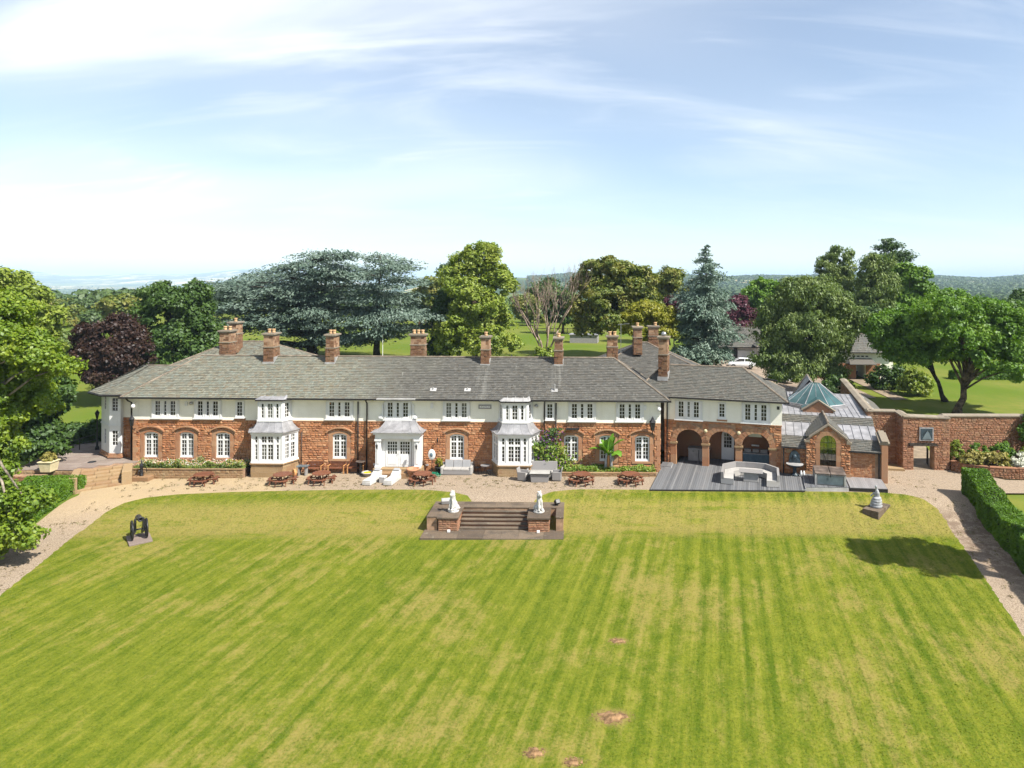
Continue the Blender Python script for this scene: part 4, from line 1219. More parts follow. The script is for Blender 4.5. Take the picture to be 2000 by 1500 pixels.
def storage_box(u, v, label):
    t = thing('storage_chest', label, 'storage chest', at_wing(u, v, .15), AWZ, 'storage chests under the arcade')
    MB().box(-.42, .42, -.4, .4, 0, .92).build('body', M['greybox'], t, bevel=.02)
    for k in range(3): MB().box(-.40, .40, -.415, -.401, .06+k*.28, .30+k*.28).build('panel', M['greybox'], t)
    MB().box(-.45, .45, -.44, .44, .925, 1.02).build('lid', M['greybox'], t, bevel=.02)
    MB().box(-.06, .06, -.43, -.416, .76, .80).build('latch', M['black'], t)
storage_box(1.25, 1.75, 'pale grey storage chest in the middle of the first arch')
storage_box(2.14, 1.75, 'pale grey storage chest half hidden behind the first free pier')
bn = MB().box(-.13, .13, -.13, .13, 0, .6); bn.build('waste_bin', M['steel'], None, False, at_wing(4.78, 2.2, .15), AWZ, label='slim steel bin beside the white garden door', cat='bin')
kt = thing('outdoor_kitchen', 'blue grey kitchen counter with drawers inside the third arch', 'kitchen counter', at_wing(6.2, 1.9, .15), AWZ)
MB().box(-1.0, 1.0, -.35, .35, 0, .82).build('cabinet', M['bluegrey'], kt)
for k in range(3): MB().box(-.96+k*.65, -.36+k*.65, -.37, -.352, .1, .74).build('door_panel', M['bluegrey'], kt)
MB().box(-1.04, 1.04, -.4, .38, .823, .88).build('worktop', M['leadlight'], kt)
for k in range(3):
    MB().box(-.26, .26, -.15, .15, 0, .28).build('storage_basket', M['greybox'], None, False, at_wing(5.55+k*.63, 1.95, 1.035), AWZ, bevel=.03,
        label=['grey basket on the kitchen counter beside the second pier', 'grey basket in the middle of the kitchen counter', 'grey basket on the counter at the end by the wall'][k], cat='basket', group='baskets on the kitchen counter')
MB().box(-.3, .3, -.06, .06, 0, .12).build('towel_roll', M['white'], None, False, at_wing(6.15, 2.3, 1.45), AWZ, bevel=.03, label='white roll on the wall above the kitchen baskets', cat='roll')
hd = thing('extractor_hood', 'steel hood with round lamps hanging at the top of the third arch', 'hood', at_wing(6.15, 1.9, 2.35), AWZ)
MB().prism([(-.55,0),(.55,0),(.35,.28),(-.35,.28)], -.3, .3, 'y').build('canopy', M['steel'], hd)
for k in (-.6, -.38, .38, .6): MB().ball((k, -.3, .42), .085, 8, 6).build('spot_lamp', M['white'], hd, True)

# ------------------------------------------------------------------ pool house
ph = thing('pool_house', 'single-storey stone pool house with arched gable window, lead roof and glass lantern', 'building', (8.74, 55.02, 0), AWZ)
PY = -.3
w = MB(); w.box(8.1, 10.0, PY, 14, -.2, 2.2).box(12.9, 15.2, PY, 14, -.2, 2.2); pw = w.build('wall', M['mortar'], ph)
Tp = shiftT(FT, 0, PY)
stones(pw, Tp, stone_rects(8.12, 9.85, 0, 2.2, [], rng, (.13,.2), (.2,.45)), M['stone'], rng, 0)
stones(pw, Tp, stone_rects(13.05, 14.75, 0, 2.2, [], rng, (.09,.12), (.2,.3)), M['stone'], rng, 0, (.008,.02))
# gable
gx0, gx1, gc = 9.85, 13.02, 11.44
GY = PY - .25
gp_ = [(gx0,-.2),(gx1,-.2),(gx1,2.75),(gx1-.3,3.15),(gc,4.15),(gx0+.3,3.15),(gx0,2.75)]
hole = [(gc-.57, .95)] + [(gc+.57*math.cos(math.pi-math.pi*i/12), 2.72+.57*math.sin(math.pi-math.pi*i/12)) for i in range(13)] + [(gc+.57, .95)]
gb = MB()
def gfront(y):
    # left and right of the opening, sill, and the head in slices
    gb.poly([(gx0,y,-.2),(gc-.57,y,-.2),(gc-.57,y,2.72),(gx0,y,2.72)]); gb.poly([(gc+.57,y,-.2),(gx1,y,-.2),(gx1,y,2.72),(gc+.57,y,2.72)]); gb.poly([(gc-.57,y,-.2),(gc+.57,y,-.2),(gc+.57,y,.95),(gc-.57,y,.95)])
    top = lambda x: 4.15 - abs(x-gc)*(1.0/1.28) if abs(x-gc) < 1.28 else 3.15 - (abs(x-gc)-1.28)*1.33
    xs = [gx0, gx0+.3, gc-.57] + [p[0] for p in hole[2:-2]] + [gc+.57, gx1-.3, gx1]
    for a, b in zip(xs[:-1], xs[1:]):
        hh = lambda x: 2.72 + math.sqrt(max(0, .57**2-(x-gc)**2)) if abs(x-gc) < .57 else 2.72
        gb.poly([(a,y,hh(a)),(b,y,hh(b)),(b,y,top(b)),(a,y,top(a))])
gfront(GY)
for i in range(len(hole)-1):
    (a, b), (c, d) = hole[i], hole[i+1]; gb.poly([(a,GY,b),(a,GY+.2,b),(c,GY+.2,d),(c,GY,d)])
gb.poly([(gx0,PY+1,-.2),(gx0,GY,-.2),(gx0,GY,2.75),(gx0,PY+1,2.75)]).poly([(gx1,GY,-.2),(gx1,PY+1,-.2),(gx1,PY+1,2.75),(gx1,GY,2.75)])
gwall = gb.build('gable_wall', M['mortar'], ph)
Tg = shiftT(FT, 0, GY)
go = [(gc-.9, gc+.9, .0, 2.72), (gc-.82, gc+.82, 2.7, 3.3), (gc-.5, gc+.5, 3.25, 3.62), (gx0-.1, gx0+.42, 3.0, 5), (gx1-.42, gx1+.1, 3.0, 5), (gx0-.1, gx0+.75, 3.25, 5), (gx1-.75, gx1+.1, 3.25, 5), (gx0, gx0+1.0, 3.5, 5), (gx1-1.0, gx1, 3.5, 5), (gx0, gc-.3, 3.7, 5), (gc+.3, gx1, 3.7, 5)]
stones(gwall, Tg, stone_rects(gx0+.02, gx1-.02, .5, 3.95, go, rng, (.13,.2), (.16,.36)), M['stone'], rng, 0)
sd = MB()
for s in (-1, 1):
    for k in range(5):
        a, b = sorted((gc+s*.575, gc+s*(.86 if k % 2 else .92))); sd.box(a, b, GY-.05, GY+.1, .5+k*.445, .935+k*.445)
for k in range(9):
    a0, a1 = math.pi*(1-k/9)-.015, math.pi*(1-(k+1)/9)+.015
    sd.prism([(gc+.575*math.cos(a0),2.73+.575*math.sin(a0)),(gc+.88*math.cos(a0),2.73+.88*math.sin(a0)),(gc+.88*math.cos(a1),2.73+.88*math.sin(a1)),(gc+.575*math.cos(a1),2.73+.575*math.sin(a1))], GY-.05, GY+.1, 'y')
sd.box(gc-.95, gc+.95, GY-.08, GY+.1, .80, .93)
sd.build('window_surround', M['dress'], ph)
wg = MB(); wg.prism(hole, GY+.15, GY+.17, 'y')
aw_ = wg.build('arched_window', M['reflect'], ph)
lb = MB()
for u in (-.28, 0, .28): lb.box(gc+u-.012, gc+u+.012, GY+.13, GY+.149, .95, 2.72+math.sqrt(.57**2-u*u)-.02)
for z in (1.4, 1.85, 2.3, 2.72): lb.box(gc-.56, gc+.56, GY+.128, GY+.147, z-.012, z+.012)
lb.build('glazing_bars', M['black'], aw_)
cpg = MB()
for s in (-1, 1):
    P = [(gc, 4.18), (gc+s*1.36, 3.14), (gc+s*1.36, 3.02), (gc, 4.05)]
    cpg.prism(P[::s], GY-.12, GY+.35, 'y')
    a, b = sorted((gx0-.1 if s < 0 else gx1+.1, gc+s*1.3)); cpg.box(a, b, GY-.1, GY+.3, 2.70, 2.84)
    cpg.prism([(gc+s*1.62, 2.84), (gc+s*1.36, 3.1), (gc+s*1.3, 3.0), (gc+s*1.3, 2.84)][::-s], GY-.06, GY+.2, 'y')
cpg.build('gable_coping', M['coping'], ph)
MB().prism([(gx0-.06,-.2),(gx1+.06,-.2),(gx1+.06,.5),(gx0-.06,.5)], GY-.05, GY+.3, 'y').build('plinth', M['dress'], ph)
# gable roof running back
gr = MB(); sl = MB()
for s in (-1, 1):
    A, B = (gc+s*1.5, GY+.3, 3.02), (gc+s*1.5, 4.2, 3.02); C, D = (gc, 4.2, 4.2), (gc, GY+.3, 4.2)
    gr.poly([A, B, C, D]); slate_face(sl, *( (B, A, D, C) if s < 0 else (A, B, C, D)), rng)
gro = gr.build('gable_roof', M['slate'], ph); sl.build('slates', M['slate'], gro, kind='stuff')
MB().tube([(gc, GY+.2, 4.24), (gc, 4.2, 4.24)], .09, 6).build('ridge_tiles', M['ridge'], gro)
# front slopes: slate strip below, lead above
for a, b in ((8.1, 10.0), (12.9, 15.15)):
    rf, sl = MB(), MB()
    A, B, C, D = (a, PY-.2, 2.22), (b, PY-.2, 2.22), (b, .75, 2.85), (a, .75, 2.85)
    rf.poly([A, B, C, D]); slate_face(sl, A, B, C, D, rng)
    ro = rf.build('eaves_roof', M['slate'], ph); sl.build('slates', M['slate'], ro, kind='stuff')
    MB().box(a, b, PY-.3, PY-.19, 2.14, 2.25).build('gutter', M['gutter'], ph)
ld = MB(); ld.poly([(8.1,.75,2.86),(15.15,.75,2.86),(15.15,3.0,3.5),(8.1,3.0,3.5)]).poly([(8.1,3.6,3.95),(15.15,3.6,3.95),(15.15,14,4.2),(8.1,14,4.2)])
lo = ld.build('lead_roof', M['lead'], ph)
rl = MB()
for x in np.arange(8.5, 15.1, .62): rl.tube([(x,.75,2.89),(x,3.0,3.53)], .028, 5)
for x in np.arange(8.4, 15.1, .45): rl.tube([(x,3.6,3.97),(x,14,4.22)], .028, 5)
rl.build('lead_rolls', M['lead'], lo)
bd, sl = MB(), MB()
bd.poly([(8.1,2.95,3.5),(15.15,2.95,3.5),(15.15,3.65,3.97),(8.1,3.65,3.97)]); slate_face(sl, (8.1,2.95,3.5), (15.15,2.95,3.5), (15.15,3.65,3.97), (8.1,3.65,3.97), rng)
bo = bd.build('slate_band', M['slate'], ph); sl.build('slates', M['slate'], bo, kind='stuff')
MB().box(15.15, 15.6, PY-.2, 1.1, -.2, 2.95).build('end_pier', M['dress'], ph, bevel=.02)
MB().obox((15.37, .45, 3.10), (.72, 2.0, .16), 0, R(12)).obox((15.37, .42, 3.24), (.42, 2.0, .14), 0, R(12)).build('pier_coping', M['coping'], ph)
pipe(ph, [(15.0, PY-.1, 2.15), (15.0, PY-.1, 0)], .05); pipe(ph, [(8.25, PY-.1, 2.15), (8.25, PY-.1, 0)], .05)
MB().box(8.45, 8.85, PY-.06, PY-.055, 1.72, 2.0).build('wall_plaque', M['buff'], ph)
# glazed lantern
lc = (11.15, 8.3); zb_, zt_ = 4.3, 5.95
base = [(lc[0]+2.55*math.cos(R(a))*(1), lc[1]+2.3*math.sin(R(a))) for a in (-112.5,-67.5,-22.5,22.5,67.5,112.5,157.5,202.5)]
lg, lbx = MB(), MB()
topr = [(lc[0]+.42*math.cos(R(a)), lc[1]+.42*math.sin(R(a)), zt_) for a in (-112.5,-67.5,-22.5,22.5,67.5,112.5,157.5,202.5)]
for i in range(8):
    j = (i+1) % 8
    lg.poly([(*base[i],zb_), (*base[j],zb_), topr[j], topr[i]])
    lbx.tube([(*base[i],zb_), topr[i]], .035, 5)
    for fr in (.5,):
        p = Vector((*base[i],zb_)).lerp(Vector((*base[j],zb_)), fr); q_ = Vector(topr[i]).lerp(Vector(topr[j]), fr)
        lbx.tube([tuple(p + Vector((0,0,.02))), tuple(q_ + Vector((0,0,.02)))], .016, 4)
    lbx.tube([(*base[i],zb_), (*base[j],zb_)], .07, 5)
lg.poly(topr)
lgo = lg.build('glass_lantern', M['tglass'], ph); lbx.build('lantern_bars', M['lead'], lgo)
kb = MB(); kb.prism([(lc[0]+2.75*math.cos(R(a)), lc[1]+2.5*math.sin(R(a))) for a in (-112.5,-67.5,-22.5,22.5,67.5,112.5,157.5,202.5)], 3.9, 4.24, 'z'); kb.build('lantern_kerb', M['lead'], lgo)
# small gabled roof lights on the front and back of the lantern
for yy0, yy1, s, zap in ((4.9, 8.0, 1, 4.95), (12.2, 9.0, -1, 6.1)):
    lc = (11.15, 8.3) if s > 0 else (10.75, 8.3)
    gw = MB(); gw.prism([(lc[0]-1.2, 3.9), (lc[0]+1.2, 3.9), (lc[0]+1.2, 4.15), (lc[0], zap), (lc[0]-1.2, 4.15)], min(yy0, yy0+s*.2), max(yy0, yy0+s*.2), 'y')
    g_o = gw.build('lantern_gable', M['rubble'], lgo)
    gl_ = MB()
    for q_ in (-1, 1): gl_.poly([(lc[0]+q_*1.25, yy0, 4.16), (lc[0]+q_*1.25, yy1-s*.9, 4.3), (lc[0], yy1, zap+.02), (lc[0], yy0, zap+.02)])
    gl_.build('gable_glazing', M['tglass'] if s > 0 else M['lead'], lgo)
    cpx = MB()
    for q_ in (-1, 1): cpx.tube([(lc[0]+q_*1.32, yy0-s*.05, 4.14), (lc[0], yy0-s*.05, zap+.06)], .10, 5)
    cpx.build('gable_coping', M['coping'], lgo)

# ------------------------------------------------------------------ deck of grey boards
dk = thing('timber_deck', 'wide grey boarded deck laid in front of the three arches', 'deck', (8.74, 55.02, 0), AWZ)
DX0, DX1 = -.98, 9.55
xs = np.arange(DX0, DX1, .152)
bdm = MB().box(0, .134, 0, 1, 0, .03).mesh('board', M['deck'])
for x in xs:
    f0 = np.interp(x, [DX0, DX1], [-7.25, -4.45])
    o = link('board', bdm, dk, (x, f0, .125)); o.scale = (1, (2.45 if x > -.3 else 1.0) - f0 - (.0 if 0 < x < 7.2 else 2.5), 1)
    if x < 0 or x > 7.25: o.scale = (1, -.06 - f0, 1)
MB().poly([(DX0,-7.25,.12),(DX1,-4.45,.12),(DX1,0,.12),(DX0,0,.12)]).poly([(DX0,-7.27,-.02),(DX1,-4.47,-.02),(DX1,-4.47,.12),(DX0,-7.27,.12)]).poly([(DX0-.01,-.1,-.02),(DX0-.01,-7.27,-.02),(DX0-.01,-7.27,.12),(DX0-.01,-.1,.12)]).build('deck_frame', M['gutter'], dk)
st = thing('deck_step', 'low grey boarded step against the corner of the main house', 'step', at_wing(-.62, -.85, .156), AWZ)
for k in range(5): MB().box(-.42+k*.166, -.262+k*.166, -.7, .6, .1, .14).build('board', M['deck'], st)
MB().box(-.43, .42, -.72, .62, 0, .098).build('step_frame', M['leadlight'], st)
# raised platforms
p1 = thing('hot_tub_platform', 'raised grey boarded platform carrying the hot tub', 'platform', (8.74, 55.02, 0), AWZ)
for x in np.arange(9.66, 12.55, .147):
    f0 = np.interp(x, [9.65, 12.6], [-4.15, -3.3]); o = link('board', bdm, p1, (x, f0, .27)); o.scale = (.96, -.62 - f0, 1)
MB().prism([(9.6,-4.2),(12.58,-3.32),(12.58,-.62),(9.6,-.62)], -.02, .268, 'z').build('platform_frame', M['leadlight'], p1)
p2_ = thing('side_platform', 'pale worn boarded platform beyond the hot tub', 'platform', (8.74, 55.02, 0), AWZ)
for x in np.arange(12.68, 15.1, .147):
    f0 = np.interp(x, [12.6, 15.1], [-3.25, -2.85]); o = link('board', MB().box(0, .144, 0, 1, 0, .03).mesh('board', M['deckpale']) if x < 12.7 else o.data, p2_, (x, f0, .24)); o.scale = (.97, -.35 - f0, 1)
MB().prism([(12.63,-3.28),(15.2,-2.9),(15.2,-.62),(12.63,-.62)], -.02, .238, 'z').build('platform_frame', M['gutter'], p2_)

# ------------------------------------------------------------------ garden wall with its gateway
rng = random.Random(31)
gwl = thing('garden_wall', 'tall weathered stone garden wall with stone coping and an arched gateway', 'wall', (0, 0, 0))
def wall_run(pts, z1, th=.45, z0=-.2, face=True, n_single=0, opening=None, mt='rubble', cop=True):
    for i in range(len(pts)-1):
        p, q_ = pts[i], pts[i+1]; T, L = face_T(p, q_)
        za, zb = (z1[i], z1[i+1]) if hasattr(z1, '__len__') else (z1, z1)
        mb = MB()
        ops_ = [opening] if opening else []
        zt = min(za, zb)
        panel(mb, T, 0, L, z0, zt, ops_, th)
        mb.poly([T(0,0,zt), T(L,0,zt), T(L,0,zb), T(0,0,za)])
        panel(mb, lambda u, d, z: T(u, th-d, z), 0, L, z0, zt, ops_, 0)
        mb.poly([T(0,0,za), T(L,0,zb), T(L,th,zb), T(0,th,za)]); mb.poly([T(0,th,z0), T(0,0,z0), T(0,0,za), T(0,th,za)]); mb.poly([T(L,0,z0), T(L,th,z0), T(L,th,zb), T(L,0,zb)])
        w_ = mb.build('wall_section', M['mortar'], gwl)
        if face:
            so_ = [(opening[0], opening[1], opening[2], opening[3])] if opening else []
            stones(w_, T, stone_rects(0, L, max(z0, -.1), zt - .02, so_, rng, (.10,.2), (.16,.42)), M[mt], rng, n_single, (.02,.06))
        if cop:
            n = max(1, int(L/.9))
            for k in range(n):
                c = MB(); a, b = L*k/n+.004, L*(k+1)/n-.004; a2 = za+(zb-za)*k/n; b2 = za+(zb-za)*(k+1)/n
                V = [T(a,-.12,a2), T(b,-.12,b2), T(b,th+.12,b2), T(a,th+.12,a2), T(a,-.12,a2+.09), T(b,-.12,b2+.09), T(b,th*.5,b2+.2), T(a,th*.5,a2+.2), T(b,th+.12,b2+.09), T(a,th+.12,a2+.09)]
                k0 = len(c.V); c.V += V; c.F += [(0,1,5,4),(4,5,6,7),(7,6,8,9),(3,9,8,2),(0,3,2,1),(0,4,7,9,3),(1,2,8,6,5)]
                c.build('coping_stone', M['coping'], w_)
wall_run([(24.35, 55.5), (26.55, 55.25)], 4.33, n_single=40)
wall_run([(26.55, 54.1), (30.2, 54.0)], [4.18, 4.05], th=.7, n_single=60, opening=(.85, 2.45, -.2, 1.88))
wall_run([(30.2, 54.95), (47, 55.6)], [4.05, 3.95], n_single=60)
wall_run([(26.55, 55.3), (26.55, 54.1)], [4.33, 4.18], n_single=0)
wall_run([(30.2, 54.0), (30.2, 54.95)], 4.05, n_single=0)
wall_run([(29.2, 73.0), (24.35, 55.5)], 4.33, n_single=0, mt='chim')
MB().box(27.0, 29.5, 53.98, 54.15, 1.9, 2.14).build('timber_lintel', M['darkbark'], gwl)
# framed relief panel over the gate
rp = MB().box(-.55, .55, -.07, .0, -.52, .52)
rpo = rp.build('relief_frame', M['lead'], gwl, False, (28.35, 54.0, 2.85), R(-1.5))
MB().box(-.46, .46, -.085, -.071, -.43, .43).build('relief_panel', M['darkblue'], rpo)
MB().prism([(-.36,-.4), (.05,.3), (.2,.05), (.4,-.4)], -.11, -.086, 'y').build('relief_figure', M['hotside'], rpo)
# iron garden gate, standing open
ig = thing('iron_gate', 'thin black iron gate standing open inside the stone gateway', 'gate', (28.9, 54.7, 0), R(70))
for k in range(7): MB().cyl((k*.16, 0, .08), (k*.16, 0, 1.5), .012, .012, 5).build('bar', M['black'], ig)
MB().cyl((0,0,.12),(.96,0,.12),.014,.014,5).build('rail', M['black'], ig); MB().cyl((0,0,1.42),(.96,0,1.42),.014,.014,5).build('rail', M['black'], ig)
gp2 = MB(); rows_sheet(gp2, np.linspace(54.2, 66, 16), lambda y: 26.7+(y-54)*.2, lambda y: 30.0+(y-54)*.3, 8, .03); gp2.build('gateway_path', M['sandpath'], kind='structure')
# sandy landing beside the gate and lawn path behind
MB().prism([(24.6,54.0),(26.5,53.6),(26.6,55.2),(24.6,55.3)], -.02, .16, 'z').build('stone_landing', M['buff'], None, label='low buff stone landing between the pool house and the gateway', cat='landing')
# curved stone-edged bed before the wall
rb = thing('raised_bed', 'curving stone-walled raised bed below the garden wall', 'raised bed', (0, 0, 0))
cv = [(30.25, 53.9), (30.9, 52.9), (32.2, 52.1), (34.2, 51.7), (37, 51.55), (44, 51.5)]
for i in range(len(cv)-1):
    T, L = face_T(cv[i], cv[i+1]); b = MB(); tbox(b, T, 0, L, 0, .35, -.2, .72); wo_ = b.build('kerb_wall', M['mortar'], rb)
    stones(wo_, T, stone_rects(0, L, -.05, .7, [], rng, (.1,.18), (.16,.36)), M['rubble'], rng, 0)
    c = MB(); tbox(c, T, -.02, L+.02, -.06, .4, .722, .78); c.build('coping_stone', M['rubble'], rb)
MB().prism(cv + [(44, 55.3), (30.3, 54.9)], .4, .62, 'z').build('bed_soil', M['bedsoil'], rb)
# lean-to with dark slate roof behind the wall
lt_ = thing('lean_to', 'low lean-to with dark slate roof and skylights behind the long garden wall', 'outbuilding', (0, 0, 0))
def along(t, off, z):   # along the wall running back, off to its far side
    ax, ay, bx, by = 24.85, 55.5, 29.7, 73.0; L = math.hypot(bx-ax, by-ay); ux, uy = (bx-ax)/L, (by-ay)/L
    return (ax + ux*t + uy*off, ay + uy*t - ux*off, z)
lm = MB(); lm.poly([along(1.5,.0,4.0), along(1.5,2.3,2.6), along(15,2.3,2.6), along(15,.0,4.0)]).poly([along(1.5,2.2,2.6), along(1.5,2.2,0), along(15,2.2,0), along(15,2.2,2.6)]).poly([along(1.5,0,4), along(1.5,0,0), along(1.5,2.2,0), along(1.5,2.3,2.6)])
lm.build('roof_slope', M['slate'], lt_)
for k in range(4):
    a = 2.6+k*3.1; s_ = MB(); s_.poly([along(a,.3,3.86), along(a,1.0,3.44), along(a+1.0,1.0,3.44), along(a+1.0,.3,3.86)]); s_.build('skylight', M['leadlight'], lt_)

# ------------------------------------------------------------------ flagged terrace at the far end, its steps and walls
tr = MB(); TP = [(-41.6,51.2),(-36.2,51.25),(-34.9,52.6),(-33.6,52.7),(-33.9,54.5),(-36,56),(-41,61),(-43.5,61)]
tr.prism(TP, -1.4, .50, 'z'); tro = tr.build('terrace', M['mortar'], kind='structure')
def inside(p, poly):
    r_ = False
    for i in range(len(poly)):
        (x0, y0), (x1, y1) = poly[i], poly[i-1]
        if (y0 > p[1]) != (y1 > p[1]) and p[0] < (x1-x0)*(p[1]-y0)/(y1-y0)+x0: r_ = not r_
    return r_
y = 51.2; row = 0
while y < 60.5:
    hh = rng.choice((.6, .75, .9)); x = -43.4 - rng.uniform(0, .8)
    while x < -33.5:
        ww = rng.choice((.7, .95, 1.2))
        if all(inside((x+a, y+b), TP) for a in (.05, ww-.05) for b in (.05, hh-.05)):
            MB().box(x+.008, x+ww-.008, y+.008, y+hh-.008, .501, .54+rng.uniform(0,.008)).build('paving_slab', M['pavepink'], tro)
        x += ww
    y += hh
def face_stones(parent, p, q_, z0, z1, mt='buff', rh=(.12,.2)):
    T, L = face_T(p, q_); T2 = shiftT(T, 0, -.005); stones(parent, T2, stone_rects(0, L, z0, z1, [], rng, rh, (.2,.5)), M[mt], rng, 0, (.015,.04))
face_stones(tro, (-41.6,51.2), (-36.2,51.25), -.9, .45)
ts = thing('terrace_steps', 'worn buff stone steps climbing from the gravel to the flagged terrace', 'steps', (0, 0, 0))
SA, SB, SCn, SD = (-36.9, 50.9), (-33.15, 52.25), (-34.7, 48.9), (-33.0, 50.7)
for k in range(6):
    f0, f1 = k/6, (k+1)/6
    def lp(a, b, f): return (a[0]*(1-f)+b[0]*f, a[1]*(1-f)+b[1]*f)
    P = [lp((-35.2,48.8),(-36.6,51.25),f0), lp((-32.9,50.6),(-34.3,52.9),f0), lp((-32.9,50.6),(-34.3,52.9),1.0), lp((-35.2,48.8),(-36.6,51.25),1.0)]
    for h_ in range(3):
        q0, q1 = h_/3 + (.06 if k % 2 and h_ else 0), (h_+1)/3 + (.06 if k % 2 and h_ < 2 else 0)
        MB().prism([lp(P[0],P[1],q0+.004), lp(P[0],P[1],q1-.004), lp(P[3],P[2],q1-.004), lp(P[3],P[2],q0+.004)], -.9, -.42+.155*(k+1)+rng.uniform(-.012,.006), 'z').build('step_stone', M['buff'], ts, bevel=.02)
MB().prism([(-35.55,48.6),(-35.1,48.85),(-36.5,51.3),(-36.95,51.1)], -1.0, .62, 'z').build('cheek_wall', M['buff'], ts, bevel=.03)
MB().prism([(-33.0,50.5),(-32.45,50.85),(-33.75,53.0),(-34.35,52.8)], -.8, .60, 'z').build('cheek_wall', M['buff'], ts, bevel=.03)
# retaining wall with hedge bank at the outer side
rw_ = MB(); rw_.box(-42.5, -38.6, 50.2, 50.7, -2.0, .35); rwo = rw_.build('retaining_wall', M['mortar'], label='rough stone retaining wall behind the clipped hedge by the drive', cat='wall')
face_stones(rwo, (-42.5,50.2), (-38.6,50.2), -1.2, .35, 'rubble')
cp_ = thing('cream_planter', 'square cream planter with dry plant on the terrace corner', 'planter', (-38.75, 51.0, .5))
MB().obox((0,0,.36), (.75,.75,.72), 0, 0, 0, 1.25).build('tub', M['cream'], cp_, bevel=.03)
MB().box(-.52,.52,-.52,.52,.721,.80).build('rim', M['cream'], cp_, bevel=.02)
# flower border along the house
fb = thing('flower_border', 'long stone-edged flower border under the first ground floor windows', 'flower bed', (0, 0, 0))
b = MB(); b.box(-33.3, -24.75, 52.1, 52.4, -.7, .36); bo_ = b.build('border_wall', M['mortar'], fb)
face_stones(bo_, (-33.3,52.1), (-24.75,52.1), -.5, .3)
for k in range(9):
    MB().box(-33.34+k*.955, -33.34+(k+1)*.955-.01, 52.03, 52.45, .362, .42).build('coping_stone', M['buff'], fb)
MB().box(-33.3, -24.7, 52.4, 53.8, -.5, .33).build('bed_soil', M['bedsoil'], fb)
fb2 = thing('low_border', 'low stone-edged border of green plants under the house windows beside the deck', 'flower bed', (0, 0, 0))
b = MB(); b.box(-1.0, 6.75, 51.85, 52.1, -.3, .24); bo_ = b.build('border_wall', M['mortar'], fb2); face_stones(bo_, (-1.0,51.85), (6.75,51.85), -.05, .22, 'buff', (.1,.14))
for k in range(8): MB().box(-1.03+k*.975, -1.03+(k+1)*.975-.01, 51.80, 52.15, .242, .29).build('coping_stone', M['buff'], fb2)
MB().box(-1.0, 6.75, 52.1, 53.25, -.2, .2).build('bed_soil', M['bedsoil'], fb2)

# ------------------------------------------------------------------ garden steps with the lions
gs = thing('garden_steps', 'broad stone steps and flagged landing leading down to the lawn', 'steps', (-4.55, 43.9, 0), R(-.6))
def block(mb, x0, x1, y0, y1, z0, z1): mb.box(x0, x1, y0, y1, z0, z1)
c = MB(); c.box(-4.3, 4.3, .95, 2.0, -1.2, -.06).box(-4.3, -3.65, -.9, .95, -1.2, -.06).box(3.85, 4.3, -.9, .95, -1.2, -.06); c.build('landing_core', M['mortar'], gs)
x = -4.32
for row, (ya, yb) in enumerate(((.92,1.48), (1.49,2.03))):
    x = -4.33
    while x < 4.3:
        ww = min(rng.uniform(.7,1.25), 4.33-x)
        if 4.33-x-ww < .4: ww = 4.33-x
        MB().box(x+.006, x+ww-.006, ya, yb-.008, -.058, .0+rng.uniform(-.008,.006)).build('paving_slab', M['paving'], gs); x += ww
for a, b_ in ((-4.32,-3.62), (3.82,4.32)):
    for k in range(2): MB().box(a, b_, -.92+k*.92, -.01+k*.92, -.058, -.004).build('paving_slab', M['paving'], gs)
for s, x0, x1 in ((-1,-3.6,-2.3), (1,2.05,3.45)):
    p = MB(); p.box(x0+.05, x1-.05, -1.05, .9, -1.2, -.09); po_ = p.build('pedestal', M['mortar'], gs)
    for P, Q in (((x0+.05,-1.05),(x1-.05,-1.05)), ((x1-.05,-1.05),(x1-.05,.9)), ((x0+.05,.9),(x0+.05,-1.05))):
        face_stones(po_, P, Q, -.95, -.1, 'rubble', (.1,.16))
    MB().box(x0-.03, x1+.03, -1.15, .91, -.088, .03).build('pedestal_cap', M['paving'], po_, bevel=.02)
for k in range(6):
    yb = .92 - k*.32
    for h_ in range(3):
        xa, xb = -2.27+h_*1.44, -2.27+(h_+1)*1.44-.008
        MB().box(xa, min(xb, 2.02), yb-.36, yb-.005 if k else .915, -.06-.155*(k+1), -.008-.155*(k+1)+rng.uniform(-.008,.008)).build('tread', M['paving'], gs)
    MB().box(-2.27, 2.02, yb-.30, yb, -1.2, -.062-.155*(k+1)).build('riser', M['rubble'], gs)
x = -4.45
while x < 4.3:
    ww = rng.uniform(.9,1.6)
    if 4.35-x-ww < .6: ww = 4.35-x
    MB().box(x+.006, x+ww-.006, -2.25, -.75, -1.2, -.855+rng.uniform(-.008,.006)).build('paving_slab', M['paving'], gs); x += ww
MB().box(-4.4,-3.62,-1.05,-.92,-1.2,-.88).build('paving_slab', M['paving'], gs); MB().box(3.5,4.35,-1.05,-.92,-1.2,-.88).build('paving_slab', M['paving'], gs)
def at_steps(x, y, z): a = R(-.6); return (-4.55 + x*math.cos(a) - y*math.sin(a), 43.9 + x*math.sin(a) + y*math.cos(a), z)
for x, lb_ in ((-2.85, 'small white floodlight at the foot of the first lion pedestal'), (2.75, 'small white floodlight at the foot of the second lion pedestal, nearer the drive with hedge')):
    f = thing('floodlight', lb_, 'floodlight', at_steps(x, -1.28, -.9), 0, 'floodlights at the steps')
    MB().box(-.09,.09,-.06,.06,.06,.2).build('lamp_head', M['white'], f, bevel=.01); MB().box(-.03,.03,-.02,.02,0,.062).build('bracket', M['black'], f)
f = thing('landing_spotlight', 'black curved spotlight on the landing behind the second lion', 'spotlight', at_steps(3.85, 1.35, 0), R(30))
